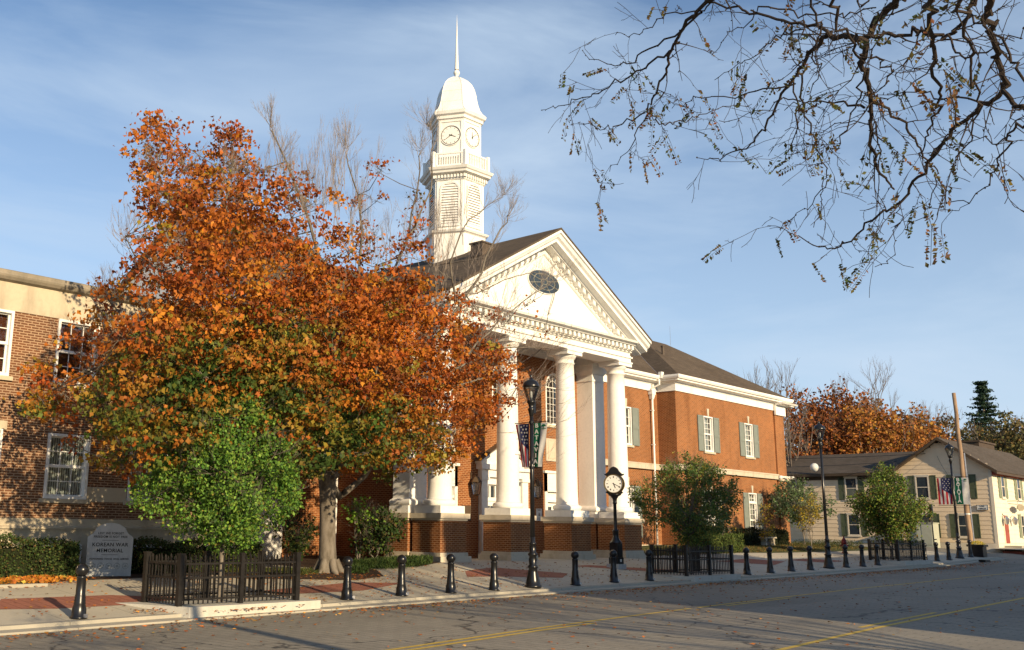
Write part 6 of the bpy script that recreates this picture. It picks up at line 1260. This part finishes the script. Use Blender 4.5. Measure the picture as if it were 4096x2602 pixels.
def young_tree(x,y,label,blobs,pal,size,dens,trunk_h,group=None,cat='tree',name='young_tree',tw=.05,mat='leaf',shape='oval',stems=1,bark='bark'):
    g=zg(x,y)+.05; t=thing(name,(x,y,g),label,cat,group); b=MB(); b.mat(0,True)
    cs=[Vector((x+a,y+c,g+h)) for (a,c,h,r) in blobs]
    for s in range(stems):
        ox=random.gauss(0,.12) if stems>1 else 0; top=Vector((x+ox*2,y+random.gauss(0,.1),g+trunk_h)); b.tube([(x+ox,y+ox,g-.1),(x+ox*1.3,y,g+trunk_h*.5),top],[tw*1.2,tw,tw*.85],8)
        for c in cs[s::stems]:
            b.tube([top,top+(c-top)*.5+Vector((0,0,.1)),c],[tw*.6,tw*.35,.008],5)
    for c,(a,cc_,h,r) in zip(cs,blobs):
        for _ in range(7): dd=Vector((random.gauss(0,1),random.gauss(0,1),random.gauss(.4,.7))); grow(b,c,dd,r*random.uniform(.6,.95),.007,2,.6,.2)
    b.build('trunk',bark,t); P=[];C=[]
    for c,(a,cc_,h,r) in zip(cs,blobs):
        n=int(dens*r*r); m=max(4,int(n/16)); q=inball(m,tuple(c),(r,r,r*.92),.3); q=q[rng.integers(m,size=n)]+rng.normal(size=(n,3))*size*1.0; P.append(q); C.append(palette(n,pal))
    P=np.vstack(P);C=np.vstack(C); leaves('crown',P,rng.uniform(size*.75,size*1.35,len(P)),C,t,mat=mat,droop=.15,shape=shape,asp=.7)
    return t
def blobring(rx,rz,zc,n,r,seed,ry=None):
    rd=random.Random(seed); o=[]
    for i in range(n):
        a=rd.uniform(0,6.28); u=rd.uniform(-1,1); q=math.sqrt(1-u*u)*rd.uniform(.55,.95); o.append((rx*q*math.cos(a),(ry or rx)*q*math.sin(a),zc+rz*u*rd.uniform(.7,1),r*rd.uniform(.7,1.25)))
    return o
LG=[(5,(.10,.205,.03)),(3.5,(.19,.31,.045)),(2,(.05,.12,.025)),(.5,(.22,.20,.04))]
bl=blobring(1.45,1.35,2.8,40,.60,3)+[(-1.5,.5,2.2,.5),(0,0,2.7,1.0),(.4,-.3,3.7,.55),(-.9,.3,2.6,.7),(.9,-.6,2.3,.6),(-.3,-.3,1.75,.6),(.7,.1,3.3,.6),(-1.1,.2,3.1,.5)]
young_tree(12.75,18.25,'bright green round-headed young tree inside the large left fence',bl,LG,.07,2700,1.5,tw=.06)
DG=[(5,(.07,.13,.035)),(4,(.14,.20,.045)),(2,(.20,.19,.04)),(1,(.28,.24,.05))]
bl=blobring(1.7,1.3,2.55,30,.50,5)+[(0,0,2.5,.9),(-1.3,.5,2.0,.6),(1.5,-.6,2.5,.6),(0,0,3.9,.45),(-.8,.2,3.5,.5),(.9,-.3,3.6,.5),(1.7,-.8,2.8,.45)]
young_tree(32.95,18.4,'dark green open-headed young tree inside the middle fence, right of the clock',bl,DG,.075,1750,1.25,tw=.05)
YG=[(4,(.10,.17,.03)),(3,(.19,.25,.04)),(1,(.24,.15,.04)),(2,(.06,.09,.02))]
bl=blobring(1.7,1.45,2.75,30,.65,8)+[(0,0,2.7,1.2),(.2,-.1,4.3,.45),(-.9,.3,3.7,.55),(1.3,-1.0,2.4,.7),(-1.3,.9,3.0,.6),(-.2,.1,4.65,.25)]
young_tree(53.9,18.8,'olive green leafy young tree inside the far small fence before the tan house',bl,YG,.11,1300,1.2,tw=.06)
# shrubs
def shrub(x,y,label,rx,rz,zc,pal,size,n,name='shrub',blobs=9,r=.4,ry=None,seed=1,tips=True):
    return young_tree(x,y,label,blobring(rx,rz,zc,blobs,r,seed,ry)+[(0,0,zc,r*1.5)],pal,size,n,max(.25,zc-rz-.1),cat='shrub',name=name,tw=.02,stems=4)
shrub(23.0,24.2,'dark leafy shrub with lime green top, right of the maple trunk',1.0,.55,.85,[(4,(.03,.06,.015)),(1,(.12,.2,.03)),(1,(.08,.06,.02))],.11,700,blobs=12,r=.45,seed=2,ry=.55)
shrub(22.55,24.6,'small bright lime green shrub rising over the dark one beside the brick wall',.35,.3,1.55,[(4,(.20,.34,.04)),(2,(.12,.22,.03))],.12,500,blobs=5,r=.3,seed=4)
shrub(20.7,25.6,'dark green shrub just behind the left side of the maple trunk',.7,.6,.9,[(4,(.035,.06,.015)),(1,(.14,.14,.03))],.11,600,blobs=8,r=.4,seed=6)
shrub(60.2,26.0,'grey-green broadleaf shrub at the right end of the courthouse',1.9,1.1,2.7,[(4,(.10,.16,.06)),(3,(.19,.25,.13)),(2,(.05,.09,.03))],.13,560,blobs=22,r=.62,seed=7)
shrub(57.9,24.6,'yellow-leaved shrub in front of the grey-green shrub by the second lamp',.85,1.0,1.9,[(4,(.42,.32,.03)),(3,(.26,.20,.04)),(2,(.14,.13,.03))],.10,520,blobs=12,r=.42,seed=9)
shrub(55.0,25.8,'small yellow shrub beside the stone bench',.7,.8,1.3,[(4,(.46,.34,.03)),(2,(.22,.17,.04)),(1,(.12,.07,.03))],.09,420,blobs=8,r=.36,seed=11)
shrub(50.6,26.2,'sparse yellow shrub in front of the ground-floor window, right of the middle tree',.7,1.0,1.7,[(4,(.50,.32,.04)),(2,(.30,.20,.04))],.08,230,blobs=9,r=.35,seed=12)
shrub(47.2,26.6,'pale green shrub against the courthouse wall behind the middle tree',.8,.9,1.6,[(4,(.12,.19,.07)),(3,(.20,.27,.12))],.10,420,blobs=9,r=.45,seed=13)
shrub(38.6,24.4,'dark shrub just right of the rightmost column pedestal',.6,.45,.6,[(4,(.04,.07,.02)),(2,(.2,.2,.03))],.07,600,blobs=6,r=.35,seed=14)
nn_=1500; X=rng.uniform(2,11.6,nn_); Y=rng.uniform(21.85,23.5,nn_); Xk=(X+(Y-21.8)*.3)<12; P=np.array([(x,y,zg(x,y)+.05+.03*rng.random()) for x,y in zip(X[Xk],Y[Xk])]); tag(leaves('leaf_pile',P,rng.uniform(.08,.13,len(P)),palette(len(P),[(5,(.55,.22,.03)),(2,(.45,.14,.03)),(1,(.5,.35,.06))]),droop=0,org=(8,22.5,.3)),'thick layer of bright orange fallen leaves on the lawn before the left hedge','fallen leaves',kind='stuff')
# clipped hedges
def hedge(x0,x1,y0,y1,h,label,pal,size=.055,dens=1500,rz=0):
    g=zg((x0+x1)/2,(y0+y1)/2); t=thing('hedge',((x0+x1)/2,(y0+y1)/2,g),label,'hedge'); b=MB()
    b.box(x0+.12,x1-.12,y0+.12,y1-.12,g-.1,g+h-.12); b.build('inner_twigs','hedge_core',t)
    area=2*((x1-x0)*h+(y1-y0)*h)+(x1-x0)*(y1-y0); n=int(area*dens); P=rng.uniform(0,1,(n,3)); k=rng.integers(0,5,n)
    bumpy=lambda a,b_: .06*np.sin(a*2.3+b_)+.05*np.sin(a*5.1+b_*3)
    P=P*[x1-x0,y1-y0,h]; P[k==0,1]=0;P[k==1,1]=y1-y0;P[k==2,0]=0;P[k==3,0]=x1-x0;P[k==4,2]=h
    P[:,2]=np.minimum(P[:,2],h)+np.where(P[:,2]>h*.8,bumpy(P[:,0],1)+bumpy(P[:,1],2),0); P[:,1]+=np.where(k<2,bumpy(P[:,0],P[:,2]),0); P+=rng.normal(size=(n,3))*.045; P+=[x0,y0,g]
    leaves('hedge_leaves',P,rng.uniform(size*.7,size*1.3,n),palette(n,pal),t,droop=0,shape='oval',mat='leaf_dull'); return t
MT['hedge_core']=M('hedge_core',(.02,.025,.012),.95,.05)
HG=[(4,(.045,.075,.02)),(2,(.08,.12,.03)),(1,(.12,.09,.03))]
hedge(2,12.1,23.5,24.7,.86,'long clipped dark green hedge at the left edge before the stone base',HG)
hedge(13.7,18.0,23.9,24.8,.75,'dark clipped hedge right of the memorial stone, behind the left tree',HG)
hedge(44.3,47.5,23.6,25.2,.75,'clipped green hedge behind the middle fenced tree',[(4,(.07,.11,.025)),(2,(.13,.16,.035))],dens=900)
hedge(49.6,59.5,26.7,27.6,.8,'low dark hedge along the foot of the courthouse wing',[(4,(.02,.03,.012)),(1,(.05,.05,.02))],dens=700,size=.08)
hedge(37.6,40.2,26,27.4,1.3,'dark hedge in the gap between portico and courthouse wing',HG,dens=600,size=.08)
# ground cover grass tuft bed at the foot of the first pedestal, grass round the bench
def tufts(name,cx,cy,rx,ry,n,h,pal,label,cat='ground cover'):
    b=[];
    P=[];
    a=rng.uniform(0,6.283,n); q=np.sqrt(rng.uniform(0,1,n)); X=cx+rx*q*np.cos(a); Y=cy+ry*q*np.sin(a)
    P=np.array([(x,y,zg(x,y)+rng.uniform(.03,h)) for x,y in zip(X,Y)])
    o=leaves(name,P,rng.uniform(.10,.2,n),palette(n,pal),None,droop=-.9,shape='oval',asp=.14,org=(cx,cy,zg(cx,cy))); return tag(o,label,cat,kind='stuff')
tufts('ground_cover',22.0,22.55,1.75,.75,4500,.24,[(4,(.045,.08,.02)),(2,(.10,.15,.035))],'low dark green tufted ground cover before the leftmost pedestals')
tufts('grass_verge',17.6,22.6,1.6,1.0,1500,.08,[(3,(.06,.08,.02)),(1,(.14,.12,.03))],'thin grass growing round the maple trunk','grass')
tufts('grass_tuft',19.9,21.7,.35,.25,420,.22,[(3,(.06,.10,.025))],'small grass clump at the right foot of the maple','grass')
tufts('garden_greenery',62.4,25.4,4.2,1.3,1500,.35,[(3,(.04,.06,.02)),(2,(.10,.10,.03))],'low dark greenery at the foot of the far shrubs','ground cover')
n=9000; X=rng.uniform(38.5,64,n); Y=rng.uniform(23.2,27.6,n); P=np.array([(x,y,zg(x,y)+.04) for x,y in zip(X,Y)]); tag(leaves('lawn_grass',P,.12,palette(n,[(3,(.10,.11,.03)),(2,(.16,.12,.04)),(1,(.30,.16,.05))]),droop=-.5,shape='oval',asp=.2,org=(50,25,.8)),'short autumn lawn grass before the courthouse wing','grass',kind='stuff')
# ---------------------------------------------------------------- honey locust overhead
LT=thing('locust_tree',(7.2,-4.2,-.1),'overhanging honey locust with dark bare crooked branches and a few yellow leaflets, top right','tree')
b=MB(); b.mat(0,True); b.tube([(7.2,-4.2,-.2),(7.15,-4.15,2),(7.2,-3.9,4.2),(7.3,-3.0,6.2),(7.2,-1.8,7.4)],[.24,.2,.18,.13,.08],12)
hub=Vector((7.2,-1.8,7.4)); b.build('trunk','bark_dark',LT)
b=MB(); leafp=[]
def knots(b,p,r): 
    for _ in range(1): b.tube([p,p+Vector((random.gauss(0,1),random.gauss(0,1),random.gauss(0,1))).normalized()*r*2.2],[r*1.15,r*.6],5,cap=True)
def side(b,p,d,ln,r,dep):
    n=max(4,int(ln/.09)); pts=[Vector(p)]; d=Vector(d).normalized()
    for i in range(n):
        d=(d+Vector((random.gauss(0,.17),random.gauss(0,.17),random.gauss(.0,.17)))).normalized(); pts.append(pts[-1]+d*(ln/n))
    b.tube(pts,[max(.0016,r*(1-.75*i/n)) for i in range(n+1)],4)
    for i in range(1,n,2): b.tube([pts[i],pts[i]+Vector((random.gauss(0,1),random.gauss(0,1),random.gauss(0,1))).normalized()*.016],[r*.9,r*.7],3,cap=True)
    if dep>0:
        for _ in range(random.choice((1,2,2,3))):
            k=random.randrange(1,n); nd=(d+Vector((random.gauss(0,.7),random.gauss(0,.7),random.gauss(-.15,.6)))).normalized(); side(b,pts[k],nd,ln*random.uniform(.4,.75),r*.6,dep-1)
    if random.random()<.45: leafp.append((pts[-1].copy(),d.copy()))
for pts,r0,r1 in LOCUST:
    sp_=smooth(pts,4); n=len(sp_)
    sp_=[p+Vector((random.gauss(0,1),random.gauss(0,1),random.gauss(0,1)))*.010 for p in sp_]
    rr=[max(.0022,(r0+(r1-r0)*i/(n-1))*.43) for i in range(n)]; b.tube(sp_,rr,7)
    if (sp_[0]-Vector((0,0,1.75))).length<9 and pts[0][2]>5.3 and r0>.02: b.tube([hub,hub+(sp_[0]-hub)*.5+Vector((0,0,.3)),sp_[0]],[.06,.045,r0*.5],6)
    for i in range(2,n-1):
        if random.random()<.24:
            t=(sp_[i+1]-sp_[i-1]).normalized(); nd=(t*.5+Vector((random.gauss(0,.8),random.gauss(0,.8),random.gauss(-.2,.6)))).normalized()
            side(b,sp_[i],nd,random.uniform(.12,.38),min(rr[i]*.5,.0045),1)
        if random.random()<.6: knots(b,sp_[i],max(.004,rr[i]*.8))
P=[];C=[]; Sz=[]
random.shuffle(leafp)
for p,d in leafp[:125]:
    d=(d*.9+Vector((random.gauss(0,.5),random.gauss(0,.5),-.7))).normalized(); L_=random.uniform(.12,.22); s=d.orthogonal().normalized(); s.rotate(Matrix.Rotation(random.uniform(0,6.28),3,d)); pal=random.choice([(.50,.30,.03),(.36,.24,.03),(.20,.12,.04),(.16,.10,.04),(.45,.20,.03)]) if p.z>5 else random.choice([(.07,.07,.025),(.12,.09,.03),(.16,.09,.03)])
    b.tube([p,p+d*L_],.0012,3); n=int(L_/.016)
    for i in range(n):
        for sg in (-1,1):
            if random.random()<.15: continue
            q=p+d*(L_*(i+.5)/n)+s*sg*.016; P.append(tuple(q)); C.append(tuple(x*random.uniform(.7,1.3) for x in pal)); Sz.append(random.uniform(.024,.038))
b.build('branches','bark_dark',LT); leaves('leaflets',P,np.array(Sz),np.array(C),LT,droop=.3,shape='oval',asp=.55)
# ---------------------------------------------------------------- trees and wooded hill behind
def far_tree(x,y,g,h,rx,label,pal,size,n,bare=0,trunk=.35,blobs=26,name='autumn_tree',base=.3):
    t=thing(name,(x,y,g),label,'tree','trees behind the houses'); b=MB(); b.mat(0,True); b.tube([(x,y,g),(x+.2,y,g+h*.3),(x,y+.2,g+h*.55)],[trunk,trunk*.8,trunk*.5],8)
    rd=random.Random(int(x*10+y)); cs=[]
    for i in range(blobs):
        a=rd.uniform(0,6.28); u=rd.uniform(base,1); q=math.sin(math.pi*min(1,(u-base)/(1-base)*.78+.2))*rd.uniform(.3,1); cs.append(Vector((x+rx*q*math.cos(a),y+rx*q*math.sin(a),g+h*u)))
    for c in cs:
        s=Vector((x,y,g+h*rd.uniform(.25,.5))); b.tube([s,s+(c-s)*.5+Vector((0,0,-.2)),c],[trunk*.35,trunk*.2,.03],5)
        if bare: 
            for _ in range(bare): grow(b,c,Vector((rd.gauss(0,.5),rd.gauss(0,.5),1)),h*.10,.035,3,.5,.2,3)
    b.build('trunk','bark' if not bare else 'twig',t)
    if n:
        P=[];
        for c in cs: m=int(n/blobs); r=rx*rd.uniform(.28,.42); cl=inball(max(5,m//14),tuple(c),(r,r,r*.9),.3); P.append(cl[rng.integers(len(cl),size=m)]+rng.normal(size=(m,3))*size)
        P=np.vstack(P); leaves('crown',P,rng.uniform(size*.7,size*1.3,len(P)),palette(len(P),pal),t,mat='leaf_dull',droop=.1,shape='oval',asp=.9)
    return t
O1=[(4,(.28,.095,.028)),(3,(.22,.07,.025)),(2,(.34,.14,.03)),(2,(.14,.065,.03))]; O2=[(4,(.36,.14,.03)),(3,(.38,.20,.035)),(3,(.22,.085,.03))]; BR_=[(4,(.16,.10,.04)),(3,(.12,.10,.035)),(2,(.22,.12,.04))]; OG=[(4,(.10,.10,.04)),(2,(.16,.13,.045)),(1,(.24,.15,.05))]
pa=lambda px,D:(D*math.cos(px),D*math.sin(px))
def az(P): return R(44.92)-math.atan((P-959.3)/(2324.9*1.0))   # bearing for a given column; used only to lay out the far row of trees
ft=[(1890,92,13.2,4.2,'rust-red tree rising directly behind the right end of the courthouse',O1),(1985,98,13.6,5.2,'tall rust-orange tree, second from the courthouse',O1),(2075,94,12.0,4.6,'bright orange tree behind the middle of the long grey roof',O2),(2140,102,12.2,5.0,'orange tree just left of the tan gable',O2),(1935,110,14,5.0,'dull red tree filling the gap behind the lamp head',O1),(2030,112,14,5.5,'orange-brown tree in the second row behind the roof',O2)]
for P_,D,h,rx,lab,pal in ft:
    a=az(P_); x,y=pa(a,D); far_tree(x,y,1.2,h*.86,rx*1.35,lab,pal,.26,11500,bare=1,blobs=36,base=.10)
for P_,D,h,rx,lab in ((2190,115,11.2,6.2,'brown half-bare tree above the tan gable'),(2240,120,11,6.2,'thin brown tree between the orange trees and the leaning pole')):
    x,y=pa(az(P_),D); far_tree(x,y,1.5,h,rx,lab,BR_,.26,3800,bare=2)
for P_,D,h,rx,lab in ((1752,84,11.6,2.6,'bare grey tree nearest the roof slope'),(1795,88,11.8,2.8,'bare grey tree, middle one over the roof slope'),(1858,86,11.8,2.6,'tall bare grey tree, right of the three over the roof end'),(2062,112,14.6,6,'large bare tree spreading above the orange trees')):
    x,y=pa(az(P_),D); far_tree(x,y,1.2,h,rx,lab,None,0,0,bare=2,trunk=.2,blobs=12,name='bare_tree',base=.55)
x,y=pa(az(2322),128); t=thing('pine_tree',(x,y,4),'dark green pine standing above the wooded hill at right','tree'); b=MB(); b.mat(0,True); b.tube([(x,y,4),(x,y,18.6)],[.35,.04],8)
P=[]
for i in range(26):
    z=7+11.4*i/25; rr=(4.4*(1-(z-6)/13.2)+.3)*(1 if i%2 else .7)
    for k in range(7):
        a=random.uniform(0,6.28); r_=rr*random.uniform(.6,1.1); e=Vector((x+r_*math.cos(a),y+r_*math.sin(a),z+.12*r_)); b.tube([(x,y,z),e],[.05,.015],4)
        m=60; tt=rng.uniform(.2,1,m)[:,None]; P.append(np.array([x,y,z])*(1-tt)+np.array(e)*tt+rng.normal(size=(m,3))*[.2,.2,.09])
b.build('trunk','bark',t); P=np.vstack(P); leaves('crown',P,.3,palette(len(P),[(3,(.022,.05,.03)),(1,(.05,.08,.04))]),t,mat='leaf_dull',droop=0,shape='oval',asp=.5)
for P_,D,h,rx,lab,pal in ((2300,118,8.6,5.5,'dark olive tree below the pine',OG),(2385,112,9.2,6,'dark olive tree at the right edge',OG),(2440,118,9.6,6,'olive brown tree past the right edge',BR_),(2350,140,10.4,6,'brownish green tree on the hill right of the pine',OG)):
    x,y=pa(az(P_),D); far_tree(x,y,2.5,h,rx,lab,pal,.27,6500,bare=1)
# far-off wood on the hill
P=[];C=[]
for i in range(260):
    a=R(random.uniform(8,34)); D=random.uniform(125,190); x,y=D*math.cos(a),D*math.sin(a); g=hillz(x,y)-.5; h=random.uniform(5.5,9); r=random.uniform(2.5,4); m=220
    cl=inball(18,(x,y,g+h*.6),(r,r,h*.42),.3); P.append(cl[rng.integers(18,size=m)]+rng.normal(size=(m,3))*.4); C.append(palette(m,random.choice([OG,OG,BR_,O1])))
P=np.vstack(P);C=np.vstack(C); tag(leaves('hill_wood',P,.42,C,None,mat='leaf_dull',droop=0,shape='oval',asp=.9,org=(140,60,5)),'far-off wooded hillside in brown and olive autumn colours','wood',kind='stuff')
# near-side street trees behind the camera, whose shade falls over the road
for i,(x,y,h,lab) in enumerate(((-3.5,-5,12,'leafless street tree on the near pavement, left behind the camera'),(14.6,-9.5,13,'leafless street tree beside the dark brick shop'),(51.2,-11,12,'leafless tree in the gap between two shops'),(24,-26,12,'leafless tree in the yard behind the dark brick shop'))):
    t=thing('street_tree',(x,y,-.1),lab,'tree','leafless trees on the near side of the street'); b=MB(); b.mat(0,True); b.tube([(x,y,-.3),(x,y,h*.35)],[.2,.15],10)
    for k in range(12): dd=Vector((random.gauss(0,.8),random.gauss(0,.8),1)); grow(b,(x,y,h*.33),dd,h*.24,.07,4,.55,.25,4)
    b.build('trunk','bark_dark',t)
    P=inball(260,(x,y,h*.68),(2.4,2.4,h*.28),.1); leaves('crown',P,.13,palette(260,O2),t)
